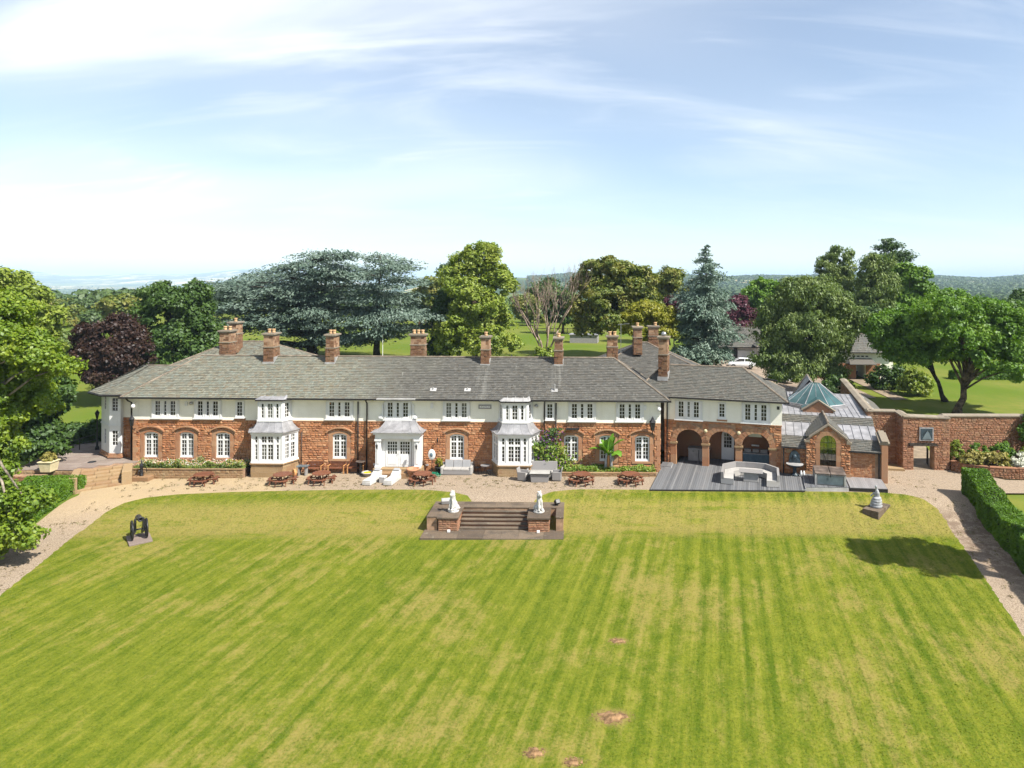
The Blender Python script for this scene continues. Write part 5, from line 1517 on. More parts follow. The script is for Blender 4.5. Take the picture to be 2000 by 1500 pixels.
MB().obox((0,0,.24),(.34,.3,.3),0,R(-35)).build('lamp_head', M['black'], f, bevel=.04); MB().box(-.05,.05,-.05,.05,0,.12).build('bracket', M['black'], f)
f = thing('grey_cabinet_box', 'grey metal box tilted on the landing behind the first lion', 'box', at_steps(-3.55, 1.5, 0), R(15))
MB().obox((0,0,.2),(.6,.35,.24),0,R(20)).build('case', M['leadlight'], f, bevel=.02); MB().box(-.2,.2,-.1,.1,0,.1).build('bracket', M['black'], f)
MB().box(-.14,.14,-.1,.1,0,.4).build('stone_post', M['grystat'], None, False, at_steps(-4.05, -.75, -.86), 0, bevel=.02, label='small grey post standing against the side of the steps', cat='post')
# lions: one continuous body each
def lion(mirror):
    mb = MB(); s = -1 if mirror else 1
    def B(x, y, z, r): mb.ball((x*s, y, z), r, 14, 10)
    B(0,.02,.20,(.22,.30,.20)); B(-.02,.10,.32,(.20,.26,.24)); B(0,-.02,.52,(.19,.21,.28)); B(.01,-.08,.74,(.20,.20,.24)); B(.02,-.12,.94,(.205,.20,.20)); B(.02,-.14,1.06,(.155,.16,.15))
    B(.02,-.29,.99,(.085,.11,.08)); B(.02,-.30,.92,(.075,.08,.05))
    for q_ in (-1, 1):
        B(.02+q_*.12,-.08,1.19,(.045,.035,.05)); B(q_*.12,-.2,.46,(.085,.09,.26)); B(q_*.125,-.25,.22,(.07,.075,.2)); B(q_*.13,-.31,.06,(.085,.12,.06))
        B(q_*.24,.12,.16,(.11,.22,.16)); B(q_*.25,-.1,.05,(.08,.16,.05))
    mb.tube([(0*s,.36,.08),(.14*s,.44,.06),(.30*s,.34,.07),(.34*s,.12,.08)], [.05,.05,.045,.06], 8)
    return mb
for x, y_, m_, lb_ in ((-2.78, .1, False, 'white stone seated lion on the pedestal nearer the picnic tables, facing half away'), (2.72, .1, True, 'white stone seated lion on the pedestal beside the black spotlight')):
    l = thing('lion_statue', lb_, 'statue', at_steps(x, y_-.1, .03), R(-35 if not m_ else 25), 'pair of stone lions on the steps')
    b = lion(m_).build('lion_body', M['marble'], l, True, (0,0,.12)); b.scale = (.86,.9,1.03)
    md = b.modifiers.new('skin', 'REMESH'); md.mode = 'VOXEL'; md.voxel_size = .028; md.use_smooth_shade = True
    l2 = MB().lathe((0,0,0), [(.34,0),(.36,.05),(.32,.13)], 18); l2.build('statue_base', M['marble'], l)

# ------------------------------------------------------------------ statue and cannon on the lawn
so_ = thing('coiled_statue', 'grey stone figure rising from coiled rings on a stone slab', 'statue', (20.65, 45.6, hz(20.65,45.6)), R(-45))
for k in range(2):
    for j in range(2): MB().box(-.52+k*.52, -.006+k*.52, -1.05+j*1.05, -.006+j*1.05, -.3, .24+.01*k*j).build('plinth_slab', M['paving'], so_, bevel=.02)
sb = MB()
for k, (z, r_, rr) in enumerate(((.10,.36,.13),(.27,.34,.12),(.43,.30,.12),(.58,.24,.11))):
    sb.tube([(r_*math.cos(a)*.75+.02*k, r_*math.sin(a)*.75, z+.02*math.sin(a)) for a in np.linspace(0, 2*math.pi, 17)], rr, 8)
sb.ball((.02,0,.3),(.3,.3,.32),12,8); sb.tube([(.02,0,.5),(.06,.02,.75),(.08,.0,.95),(.05,-.02,1.15)], [.2,.17,.15,.10], 10)
sb.tube([(.05,-.02,1.1),(.03,-.05,1.28)], [.085,.06], 8); sb.ball((.02,-.06,1.36),(.09,.10,.11),10,8); sb.tube([(-.08,-.05,.95),(-.22,-.1,.78),(-.3,-.12,.66)], [.07,.055,.05], 7)
b = sb.build('figure', M['grystat'], so_, True, (0,-.1,.24)); md = b.modifiers.new('skin','REMESH'); md.mode='VOXEL'; md.voxel_size=.028; md.use_smooth_shade = True
cn = thing('cannon', 'small black iron cannon on spoked wheels standing on stone slabs', 'cannon', (-26.4, 42.1, hz(-26.4,42.1)), R(38))
for k in range(2): MB().box(-.62, .62, -.92+k*.92, -.006+k*.92, -.25, .12).build('plinth_slab', M['pavepink'], cn, bevel=.02)
def wheel(x):
    w_ = MB(); n = 22; r_ = .55
    w_.tube([(x, r_*math.sin(2*math.pi*i/n), .13+r_+r_*math.cos(2*math.pi*i/n)) for i in range(n+1)], .055, 6)
    wo2 = w_.build('wheel', M['black'], cn, True)
    sp = MB(); sp.cyl((x-.09,0,.13+r_),(x+.09,0,.13+r_),.09,.09,10)
    for i in range(8): sp.cyl((x,0,.13+r_),(x,r_*math.sin(i*math.pi/4),.13+r_+r_*math.cos(i*math.pi/4)),.028,.028,5)
    sp.build('spokes', M['black'], wo2)
wheel(-.38); wheel(.38)
MB().cyl((-.46,0,.68),(.46,0,.68),.05,.05,8).build('axle', M['black'], cn)
for s in (-1, 1): MB().prism([(-.2,.6),(.8,.16),(.85,.28),(.3,.85),(.16,1.32),(-.18,1.32)], s*.22-.05, s*.22+.05, 'x').build('cheek', M['black'], cn)
br = MB().lathe((0,0,0), [(.05,-.72),(.10,-.66),(.05,-.6),(.17,-.56),(.185,-.5),(.165,-.3),(.15,.1),(.125,.55),(.165,.62),(.15,.70),(.08,.70),(.07,.45)], 16)
bo2 = br.build('barrel', M['black'], cn, True, (0,-.02,1.36)); bo2.rotation_euler = (R(80), 0, 0)
# hand pump on its stone trough
hp = thing('hand_pump', 'black iron hand pump beside the terrace steps', 'pump', (-32.3, 51.75, hz(-32.3,51.75)))
MB().box(-.55,.75,-.4,.4,-.1,.34).build('stone_base', M['buff'], hp, bevel=.05)
MB().lathe((0,0,.34), [(.16,0),(.11,.06),(.10,.6),(.13,.64),(.13,.82),(.07,.95),(.03,1.1),(.01,1.22)], 12).build('pump_body', M['black'], hp, True)
MB().tube([(0,-.05,.8),(0,-.3,.78),(0,-.36,.66)], .045, 7).build('spout', M['black'], hp, True); MB().tube([(.05,0,1.2),(.25,.05,1.25),(.33,.08,.9),(.34,.08,.6)], .022, 6).build('handle', M['black'], hp, True)
MB().box(-.75,.55,-.3,.3,-.1,.12).build('drain_stone', M['buff'], hp)
# terrace lamp post and railing
def lamp_post(loc, h_, label):
    t = thing('lamp_post', label, 'lamp post', loc, 0, 'black lamp posts')
    MB().lathe((0,0,0), [(.16,0),(.15,.25),(.08,.3),(.06,.9),(.045,h_-.75),(.07,h_-.72),(.04,h_-.68)], 10).build('post', M['black'], t, True)
    MB().lathe((0,0,h_-.68), [(.08,0),(.17,.42),(.21,.44),(.10,.60),(.03,.68),(.01,.76)], 6).build('lamp_head', M['black'], t)
    return t
lamp_post((-39.5, 57.3, .54), 3.3, 'black lantern lamp post on the terrace beside the polygonal bay')
rl_ = thing('terrace_railing', 'black iron railing along the outer edge of the terrace', 'railing', (0,0,0))
rp_ = [(-42.2,51.6),(-42.7,54.0),(-43.1,56.5),(-43.3,59.5)]
rp_ = [(-40.9,51.9),(-40.95,53.6),(-41.0,55.2),(-40.9,57.2),(-40.8,59.2)]
for p in rp_: MB().cyl((*p,.5),(*p,1.5),.035,.035,6).build('post', M['black'], rl_)
for z in (1.45, 1.0):
    MB().tube([(*p,z) for p in rp_], .02, 5).build('rail', M['black'], rl_)

# ------------------------------------------------------------------ terrace furniture
rng = random.Random(41)
def G(x, y, dz=0.0): return (x, y, hz(x, y) + dz)
def picnic():
    t = thing('picnic_table', 'x', 'picnic table')
    tp = MB()
    n = 7
    for k in range(n):
        y0, y1 = -.66 + k*1.32/n, -.66 + (k+1)*1.32/n - .012
        ym = (y0+y1)/2; hw = math.sqrt(max(.02, .66**2 - ym**2))
        tp.box(-hw, hw, y0, y1, .70, .74)
    top = tp.build('tabletop', M['wood'], t, kind='stuff')
    for k in range(4):
        a = k*math.pi/2; c, s = math.cos(a), math.sin(a)
        sb = MB()
        for r0 in (.80, .915):
            P = [((r0+dr)*math.cos(b), (r0+dr)*math.sin(b)) for dr, bs in ((0, np.linspace(-.55,.55,5)), (.105, np.linspace(.55,-.55,5))) for b in bs]
            P = [(x*c - y*s, x*s + y*c) for x, y in P]
            sb.prism(P, .40, .44, 'z')
        sb.build('seat', M['wood'], t)
        for q_ in (-1, 1):
            l = MB(); b = q_*.42
            l.obox(((.62*math.cos(b))*c - .62*math.sin(b)*s, .62*math.cos(b)*s + .62*math.sin(b)*c, .345), (1.0, .05, .09), a + b*.15)
            l.obox(((.90*math.cos(b))*c - .90*math.sin(b)*s, .90*math.cos(b)*s + .90*math.sin(b)*c, .20), (.08, .05, .40), a, 0, R(-12))
            l.build('leg', M['wood'], t)
    for k in range(4):
        a = k*math.pi/2 + .4; MB().obox((.33*math.cos(a), .33*math.sin(a), .35), (.07, .05, .74), a, 0, R(25)).build('strut', M['wood'], t)
    return t
pt = picnic()
for i, (x, y, a, lb) in enumerate(((-27.05, 50.75, 8, 'round picnic table standing alone in front of the long flower border'), (-21.1, 50.55, 12, 'round brown picnic table in front of the first bay window'),
        (-18.3, 50.75, 8, 'round brown picnic table in front of the wooden benches by the wall'), (-10.72, 50.45, 40, 'round picnic table next to the terracotta pot and porch steps'),
        (1.0, 50.1, 42, 'round picnic table beside the rattan set, in front of the low border'), (4.62, 50.15, 43, 'round picnic table nearest the grey deck'))):
    place(pt, i == 0, G(x, y), R(a), lb, 'round picnic tables on the gravel')
def bench():
    t = thing('garden_bench', 'x', 'bench')
    for k in range(3): MB().box(-.62, .62, -.25+k*.17, -.10+k*.17, .40, .435).build('seat_slat', M['wood'], t)
    for k in range(3): MB().box(-.62, .62, .27+k*.015, .30+k*.015, .50+k*.13, .60+k*.13).build('back_slat', M['wood'], t)
    for s in (-1, 1):
        MB().box(s*.60-.035, s*.60+.035, -.27, -.20, 0, .60).build('leg', M['oak'], t); MB().box(s*.60-.035, s*.60+.035, .24, .31, 0, .88).build('leg', M['wood'], t)  # front leg and armrest coloured orange as the sunlit bench ends
        MB().box(s*.60-.04, s*.60+.04, -.28, .30, .60, .64).build('armrest', M['oak'], t)
    return t
bt = bench()
for i, (x, lb) in enumerate(((-19.75, 'wooden garden bench nearest the bay window, against the stone wall'), (-18.0, 'wooden garden bench in the middle under the arched window'), (-16.5, 'wooden garden bench beside the paired downpipes'))):
    place(bt, i == 0, G(x, 53.25), R(2*i-2), lb, 'wooden benches against the house wall')
def lounger():
    t = thing('sun_lounger', 'x', 'sun lounger')
    MB().box(-.36, .36, -1.0, 1.0, .02, .30).build('base', M['loungew'], t, bevel=.03)
    MB().box(-.34, .34, -.98, .22, .302, .40).build('seat_cushion', M['loungew'], t, bevel=.03)
    MB().obox((0, .56, .52), (.68, .82, .10), 0, R(32)).build('back_cushion', M['loungew'], t, bevel=.03)
    MB().prism([(.22,.302), (.98,.302), (.98,.74), (.92,.74)], -.33, .33, 'x').build('backrest', M['loungew'], t)
    MB().obox((0, .82, .80), (.5, .26, .10), 0, R(32)).build('head_pillow', M['cushg'], t, bevel=.03)
    return t
lg_ = lounger()
place(lg_, True, G(-14.52, 50.8), R(-13), 'white rattan sun lounger on the side of the paired downpipes', 'sun loungers before the porch', .92)
place(lg_, False, G(-13.02, 50.8), R(-9), 'white rattan sun lounger next to the round picnic table by the porch', 'sun loungers before the porch', .92)
tb = thing('side_table', 'small white rattan cube table between the two sun loungers', 'side table', G(-13.72, 50.75), R(-10))
MB().box(-.22,.22,-.22,.22,0,.42).build('base', M['rattanw'], tb, bevel=.02); MB().box(-.24,.24,-.24,.24,.422,.45).build('tabletop', M['white'], tb, bevel=.008)
sf = thing('three_seat_sofa', 'grey three-seat outdoor sofa under the arched window by the porch', 'sofa', G(-8.55, 53.0-.15), R(-1))
MB().box(-1.2,1.2,-.42,.42,.03,.34).build('base', M['rattan'], sf, bevel=.02)
for s in (-1, 1): MB().box(s*1.12-.11, s*1.12+.11, -.43, .43, .03, .62).build('arm', M['rattanw'], sf, bevel=.06)
MB().box(-1.2,1.2,.36,.5,.03,.80).build('back_frame', M['rattan'], sf, bevel=.03)
for k in range(3):
    MB().box(-.99+k*.665, -.34+k*.665, -.44, .30, .342, .48).build('seat_cushion', M['cushion'], sf, bevel=.03); MB().obox((-.665+k*.665, .30, .72), (.64,.14,.55), 0, R(-10)).build('back_cushion', M['cushg'], sf, bevel=.03)
# rattan dining set
rs = thing('rattan_sofa', 'tall-backed grey rattan sofa behind the glass table', 'sofa', G(-1.95, 51.75), R(-2))
MB().box(-1.05,1.05,-.35,.35,.05,.38).build('base', M['rattan'], rs, bevel=.02); MB().obox((0,.36,.62),(2.3,.1,1.0),0,R(-8)).build('backrest', M['rattan'], rs, bevel=.03)
MB().box(-1.0,1.0,-.36,.28,.382,.48).build('seat_cushion', M['cushion'], rs, bevel=.03)
for s in (-1, 1): MB().box(s*1.08-.07, s*1.08+.07, -.36, .36, .05, .62).build('arm', M['rattan'], rs, bevel=.03)
rt = thing('rattan_table', 'rattan table with a glass top in front of the rattan sofa', 'table', G(-2.05, 50.75), R(-2))
MB().obox((0,0,.30),(1.25,.75,.6),0,0,0,1.12).build('base', M['rattan'], rt, bevel=.02); MB().box(-.82,.82,-.50,.50,.605,.64).build('glass_top', M['glass'], rt, bevel=.01)
MB().box(-.74,.74,-.42,.42,.641,.650).build('tabletop', M['cushion'], rt)
def armchair():
    t = thing('rattan_armchair', 'x', 'armchair')
    MB().box(-.32,.32,-.32,.32,.03,.38).build('base', M['rattan'], t, bevel=.03); MB().obox((0,.32,.62),(.68,.08,.6),0,R(-12)).build('backrest', M['rattan'], t, bevel=.03)
    for s in (-1, 1): MB().obox((s*.34,-.02,.38),(.08,.66,.62),0,0,R(4*s)).build('arm', M['rattan'], t, bevel=.03)
    MB().box(-.29,.29,-.32,.26,.382,.46).build('seat_cushion', M['cushion'], t, bevel=.03)
    return t
ac = armchair()
place(ac, True, G(-3.35, 51.05), R(75), 'grey rattan armchair at the end of the table nearer the bay window', 'rattan armchairs by the glass table')
place(ac, False, G(-.78, 50.95), R(-95), 'grey rattan armchair at the end of the table nearer the low border', 'rattan armchairs by the glass table')
# curved sectional on the deck
cs_ = thing('curved_sectional_sofa', 'large pale angular horseshoe sofa on the grey deck', 'sofa', (13.65, 51.0, .156), AWZ)
ang = [-205, -160, -115, -90, -65, -20, 25]
OR, IR = 2.12, 1.36
pts = [(-2.05,-1.95),(-2.05,.35),(-1.15,1.35),(-.38,1.42),(.38,1.42),(1.15,1.35),(2.05,.35),(2.05,-1.75)]
inn = [(-1.15,-2.1),(-1.2,-.0),(-.72,.55),(-.25,.62),(.25,.62),(.72,.55),(1.2,.0),(1.15,-1.9)]
def toward(p, q_, f): return (p[0]+(q_[0]-p[0])*f, p[1]+(q_[1]-p[1])*f)
for i in range(7):
    a, b, c, d = pts[i], pts[i+1], inn[i+1], inn[i]
    a_, b_, c_, d_ = [toward(p, (sum(q[0] for q in (a,b,c,d))/4, sum(q[1] for q in (a,b,c,d))/4), .012) for p in (a,b,c,d)]
    sg = MB().prism([d_, c_, b_, a_], .03, .36, 'z').build('sofa_section', M['rattanw'], cs_)
    MB().prism([d_, c_, toward(b_, c_, .22), toward(a_, d_, .22)], .362, .46, 'z').build('seat_cushion', M['cushion'], sg)
    MB().prism([toward(a_, d_, .19), toward(b_, c_, .19), b_, a_], .362, .86, 'z').build('backrest', M['rattan'], sg)
fp = thing('fire_pit_table', 'pale slatted table with stone coloured base inside the horseshoe sofa', 'table', (13.55, 50.45, .156), AWZ)
MB().obox((0,0,.31),(1.1,.8,.62),0,0,0,.92).build('base', M['greybox'], fp, bevel=.03)
for k in range(4): MB().box(-.85,.85,-.52+k*.27,-.30+k*.27,.69,.73).build('slat', M['rattan'], fp, bevel=.008)
MB().box(-.70,-.62,-.46,.43,.622,.688).build('bearer', M['rattan'], fp); MB().box(.62,.70,-.46,.43,.622,.688).build('bearer', M['rattan'], fp)
# hot tub
ht = thing('hot_tub', 'square hot tub with brown folding cover and blue-grey panels on its platform', 'hot tub', at_wing(11.35, -2.3, .302), AWZ)
MB().box(-1.0,1.0,-1.0,1.0,0,.72).build('cabinet', M['greybox'], ht, bevel=.05)
for P in ((-.86,.86,-1.02,-1.003,.08,.66), (-1.02,-1.003,-.86,.86,.08,.66), (1.003,1.02,-.86,.86,.08,.66)): MB().box(*P).build('side_panel', M['hotside'], ht)
for sx_, sy_ in ((-1,-1),(1,-1),(1,1),(-1,1)): MB().box(sx_*.99-.06, sx_*.99+.06, sy_*.99-.06, sy_*.99+.06, 0, .72).build('corner_post', M['leadlight'], ht)
MB().box(-1.04,1.04,-1.04,1.04,.722,.76).build('rim', M['leadlight'], ht, bevel=.02)
for s in (-1, 1): MB().box(min(s*.01,s*1.06), max(s*.01,s*1.06), -1.06, 1.06, .762, .88).build('cover_half', M['hotcover'], ht, bevel=.05)
MB().box(-.03,.03,-1.09,-1.063,.6,.8).build('cover_strap', M['black'], ht)
# wall fountain
wf = thing('wall_fountain', 'dark bronze wall fountain with a pale rimmed basin between arch and gable', 'fountain', at_wing(9.05, -.75, .156), AWZ)
MB().lathe((0,0,0), [(.32,0),(.30,.1),(.14,.16),(.12,.55),(.2,.62)], 14).build('pedestal', M['darkblue'], wf, True)
MB().lathe((0,0,.62), [(.2,0),(.48,.12),(.62,.2),(.62,.24),(.5,.2),(.1,.12)], 18).build('basin', M['darkblue'], wf, True); MB().lathe((0,0,.86), [(.60,0),(.63,.005),(.63,.03),(.60,.03)], 18).build('basin_rim', M['leadlight'], wf)
MB().prism([(-.42,.9),(.42,.9),(.36,1.5),(.2,1.75),(0,1.86),(-.2,1.75),(-.36,1.5)], .2, .34, 'y').ball((0,.16,1.35),(.17,.12,.2),10,8).build('back_plate', M['darkblue'], wf)
for k in (0, 1): MB().lathe((0,0,0), [(.09,0),(.09,.3),(.05,.36),(.05,.44)], 8).build('white_bottle', M['white'], None, True, at_wing(9.5+k*.2, -.95, .156), label=['white jar beside the foot of the wall fountain', 'white jar nearest the gable by the wall fountain'][k], cat='jar', group='white jars by the fountain')
# pots and odds and ends
def pot(loc, r_, h_, label, fill=None, mt='terra', cat='plant pot'):
    t = thing('plant_pot', label, cat, loc)
    MB().lathe((0,0,0), [(r_*.62,0),(r_*.9,h_*.8),(r_,h_*.82),(r_,h_),(r_*.86,h_),(r_*.8,h_*.85)], 16).build('pot', M[mt], t, True)
    MB().lathe((0,0,h_*.82), [(r_*.84,0),(r_*.5,.02)], 12).build('soil', M['bedsoil'] if not fill else M[fill], t)
    return t
pot(G(-15.35, 52.45), .48, .30, 'shallow white bowl of yellow flowers near the sun loungers', 'yellow', 'cushion')
pot(G(-11.75, 51.85), .50, .72, 'large empty terracotta pot beside the porch steps')
pot(G(-9.62-.35, 52.9), .34, .55, 'dark urn planter between the hose and the grey sofa', None, 'black')
bt_ = thing('barrel_table', 'dark bar table against the wall by the paired downpipes', 'table', G(-16.05, 52.95))
MB().cyl((0,0,0),(0,0,.95),.12,.10,10).cyl((0,0,0),(0,0,.05),.3,.3,12).build('pedestal', M['black'], bt_); MB().cyl((0,0,.952),(0,0,1.0),.36,.36,16).build('tabletop', M['hotcover'], bt_)
bt2 = thing('small_grey_table', 'small dark grey table in the corner beside the first bay window', 'table', G(-20.45, 52.75))
for s in (-1, 1): MB().box(s*.26-.05, s*.26+.05, -.2, .2, 0, .68).build('leg', M['greybox'], bt2)
MB().box(-.42,.42,-.28,.28,.682,.74).build('tabletop', M['hotside'], bt2)
ms = thing('millstone', 'round brown log slice leaning by the first bay window', 'log slice', G(-20.95, 52.35), R(-50))
MB().cyl((0,-.08,.3),(0,.08,.3),.3,.3,16).build('disc', M['oak'], ms)
bs = thing('bistro_table', 'small round metal bistro table in the shade of the second bay window', 'table', G(-6.35, 52.55))
MB().cyl((0,0,.70),(0,0,.73),.36,.36,18).build('tabletop', M['deckpale'], bs)
for k in range(3): MB().tube([(0,0,.7),(.06*math.cos(k*2.1),.06*math.sin(k*2.1),.4),(.3*math.cos(k*2.1),.3*math.sin(k*2.1),0)], .018, 5).build('leg', M['black'], bs)
def bchair():
    t = thing('bistro_chair', 'x', 'chair')
    MB().cyl((0,0,.44),(0,0,.47),.21,.21,14).build('seat', M['black'], t)
    for sx_, sy_ in ((-1,-1),(1,-1),(-1,1),(1,1)): MB().tube([(sx_*.14,sy_*.14,.44),(sx_*.2,sy_*.2,0)], .014, 5).build('leg', M['black'], t)
    MB().tube([(-.18,.17,.46),(-.17,.22,.86),(0,.25,.94),(.17,.22,.86),(.18,.17,.46)], .016, 5).build('backrest', M['black'], t)
    return t
bc = bchair()
place(bc, True, G(-6.95, 52.9), R(60), 'black bistro chair nearer the grey sofa', 'bistro chairs in the shade'); place(bc, False, G(-5.95, 52.05), R(-140), 'black bistro chair nearer the bay window plinth', 'bistro chairs in the shade')
sd_ = thing('satellite_dish', 'pale oval dish on a thin stand against the wall beside the porch', 'dish', G(-10.55, 53.0), R(-10))
MB().ball((0,0,1.45),(.30,.09,.42),16,10).build('dish', M['white'], sd_, True); MB().ball((0,-.1,1.45),(.12,.05,.17),10,8).build('dish_centre', M['bluegrey'], sd_, True)
MB().cyl((0,.04,0),(0,.04,1.2),.03,.03,6).build('stand', M['black'], sd_)
for s in (-1, 1): MB().cyl((0,.04,.3),(s*.25,-.1,0),.02,.02,5).build('leg', M['black'], sd_)
hs = MB()
for k in range(7):
    cxx, cyy, rr_ = rng.uniform(-.22,.22), rng.uniform(-.15,.15), rng.uniform(.2,.42)
    hs.tube([(cxx+rr_*math.cos(a), cyy+rr_*.8*math.sin(a), .05+.03*k+.04*math.sin(3*a+k)) for a in np.linspace(0, 6.2, 18)], .024, 5)
hs.build('garden_hose', M['hose'], None, True, G(-10.25, 52.25), label='heap of green garden hose beside the porch', cat='hose')
for x, lb in ((-15.1, 'small white box light on the wall beside the porch, by the downpipes'), (-11.0, 'small white box light on the wall beside the dish'), (-19.9, 'small white box light low on the wall by the first bay')):
    MB().box(-.11,.11,-.06,.0,-.07,.07).build('wall_box_light', M['white'], None, False, (x, 53.22-x*.0175+(.02 if x > -12 else .05), .42), R(-1), bevel=.01, label=lb, cat='light', group='box lights on the wall')
MB().lathe((0,0,0), [(.3,0),(.3,.015),(.1,.03)], 16).build('manhole_cover', M['black'], None, False, (-37.2, 53.4, .552), label='round dark drain cover in the terrace flags', cat='drain cover')

# ------------------------------------------------------------------ plants
def spot(px, py, Y):
    """the point that the photograph shows at (px, py) when it lies Y metres off"""
    a, b = (px-1110)/1333, (545-py)/1333
    return Vector(((a - b*.0039)*Y, Y, 15 + (a*.0039 + b)*Y))
LEAF = {
 'maple': m_leaf('bright_maple_leaf', [(0.085,0.145,0.010),(0.130,0.210,0.014),(0.200,0.270,0.022),(0.270,0.330,0.035)], .40),
 'oak': m_leaf('dark_oak_leaf', [(0.034,0.071,0.014),(0.055,0.103,0.018),(0.086,0.144,0.025)], .30),
 'olive': m_leaf('olive_leaf', [(0.078,0.114,0.022),(0.120,0.162,0.029),(0.192,0.198,0.038),(0.240,0.198,0.048)], .30),
 'lime': m_leaf('lime_leaf', [(0.130,0.189,0.023),(0.208,0.267,0.036),(0.325,0.358,0.058)], .35),
 'gold': m_leaf('golden_leaf', [(0.138,0.167,0.014),(0.230,0.230,0.021),(0.299,0.265,0.034)], .35),
 'copper': m_leaf('copper_beech_leaf', [(0.015,0.009,0.007),(0.030,0.015,0.011),(0.056,0.028,0.018),(0.035,0.026,0.011)], .25, (1.0,.7,.6)),
 'plum': m_leaf('purple_plum_leaf', [(0.055,0.016,0.026),(0.095,0.028,0.042),(0.140,0.045,0.060)], .25, (1.0,.6,.7)),
 'cedar': m_leaf('blue_cedar_needle', [(0.062,0.098,0.070),(0.105,0.150,0.115),(0.185,0.235,0.190)], .15, (.8,1,.9)),
 'deodar': m_leaf('deodar_needle', [(0.067,0.109,0.081),(0.114,0.166,0.123),(0.190,0.237,0.180)], .15, (.8,1,.9)),
 'birch': m_leaf('birch_leaf', [(0.085,0.130,0.036),(0.140,0.195,0.052),(0.235,0.280,0.090)], .35),
 'green': m_leaf('garden_tree_leaf', [(0.072,0.150,0.016),(0.117,0.221,0.021),(0.195,0.299,0.036)], .38),
 'conif': m_leaf('dark_conifer_needle', [(0.025,0.057,0.018),(0.046,0.086,0.023),(0.075,0.115,0.032)], .15),
 'hedge': m_leaf('clipped_hedge_leaf', [(0.050,0.110,0.008),(0.085,0.170,0.010),(0.130,0.230,0.016)], .30, pscale=.8),
 'far': m_leaf('far_woodland', [(0.040,0.070,0.022),(0.065,0.105,0.030),(0.095,0.135,0.042)], .2, pscale=.05),
 'grass': m_leaf('golden_grass', [(0.220,0.200,0.050),(0.340,0.290,0.080),(0.160,0.200,0.040)], .35),
 'banana': m_leaf('banana_leaf', [(0.100,0.220,0.020),(0.150,0.300,0.030)], .35, patch=.1),
 'white': m_leaf('white_blossom', [(0.550,0.550,0.450),(0.750,0.740,0.650)], .2), 'pink': m_leaf('pink_blossom', [(0.500,0.220,0.220),(0.600,0.380,0.340)], .2),
 'orange': m_leaf('orange_blossom', [(0.550,0.220,0.060),(0.500,0.300,0.120)], .2), 'purple': m_leaf('purple_blossom', [(0.160,0.030,0.220),(0.240,0.060,0.320)], .25),
}
def crown_pts(lobes, ncl, nleaf, cr, seed, up=.35, shell=(.72,1.04), flat=.8, zmin=-.6, rnd_n=.55, cut=.62, sub=8):
    g = np.random.default_rng(seed); lobes = np.array(lobes, float)
    if sub:      # boughs: smaller uneven masses standing out of each main mass
        out = []
        for l in lobes:
            out.append(np.concatenate([l[:3], l[3:]*.72]))
            for k in range(sub):
                d = norm(g.normal(size=3)); d[2] = abs(d[2])*1.1 - .35; d = norm(d)
                out.append(np.concatenate([l[:3] + d*l[3:]*g.uniform(.55,.86), l[3:]*g.uniform(.34,.54)*np.array([1,1,.85])]))
        lobes = np.array(out)
    w = (lobes[:,3]*lobes[:,4]*lobes[:,5])**(2/3); li = g.choice(len(lobes), ncl, p=w/w.sum())
    d = norm(g.normal(size=(ncl,3))); bad = d[:,2] < zmin; d[bad,2] *= -1
    pos = lobes[li,:3] + d*lobes[li,3:6]*g.uniform(*shell, (ncl,1))
    nd = np.min(np.linalg.norm((pos[:,None,:]-lobes[None,:,:3])/lobes[None,:,3:6], axis=2), axis=1)
    keep = nd > cut; pos, d = pos[keep], d[keep]; n = len(pos)
    clr = cr*g.uniform(.55,1.45,(n,1))
    ld = norm(g.normal(size=(n,nleaf,3))); r = g.uniform(.25,1,(n,nleaf,1))**.6
    P = pos[:,None,:] + ld*clr[:,None,:]*r*np.array([1,1,flat])
    N = norm(.55*ld + .45*d[:,None,:] + up*np.array([0,0,1.0]) + rnd_n*g.normal(size=ld.shape))
    return P.reshape(-1,3), N.reshape(-1,3), pos, g
def limbs(mb, base, top, ends, r0, rng_, n=8):
    """a tapered trunk with limbs reaching to the given ends"""
    b, t = Vector(base), Vector(top); k = 6
    pts, rad = [], []
    for i in range(k+1):
        f = i/k; p = b.lerp(t, f) + Vector((rng_.uniform(-1,1), rng_.uniform(-1,1), 0))*(r0*.5 if 0 < i else 0)
        pts.append(p); rad.append(r0*(1.45 if i == 0 else 1 - .55*f))
    mb.tube(pts, rad, n)
    for e in ends:
        f = rng_.uniform(.45,.95); s = b.lerp(t, f); e = Vector(e)
        m1 = s.lerp(e, .35) + Vector((0,0,.12*(e-s).length)); m2 = s.lerp(e, .7) + Vector((rng_.uniform(-.3,.3), rng_.uniform(-.3,.3), .12*(e-s).length))
        rr_ = r0*rng_.uniform(.28,.42); mb.tube([s, m1, m2, e], [rr_, rr_*.8, rr_*.5, rr_*.2], 5)
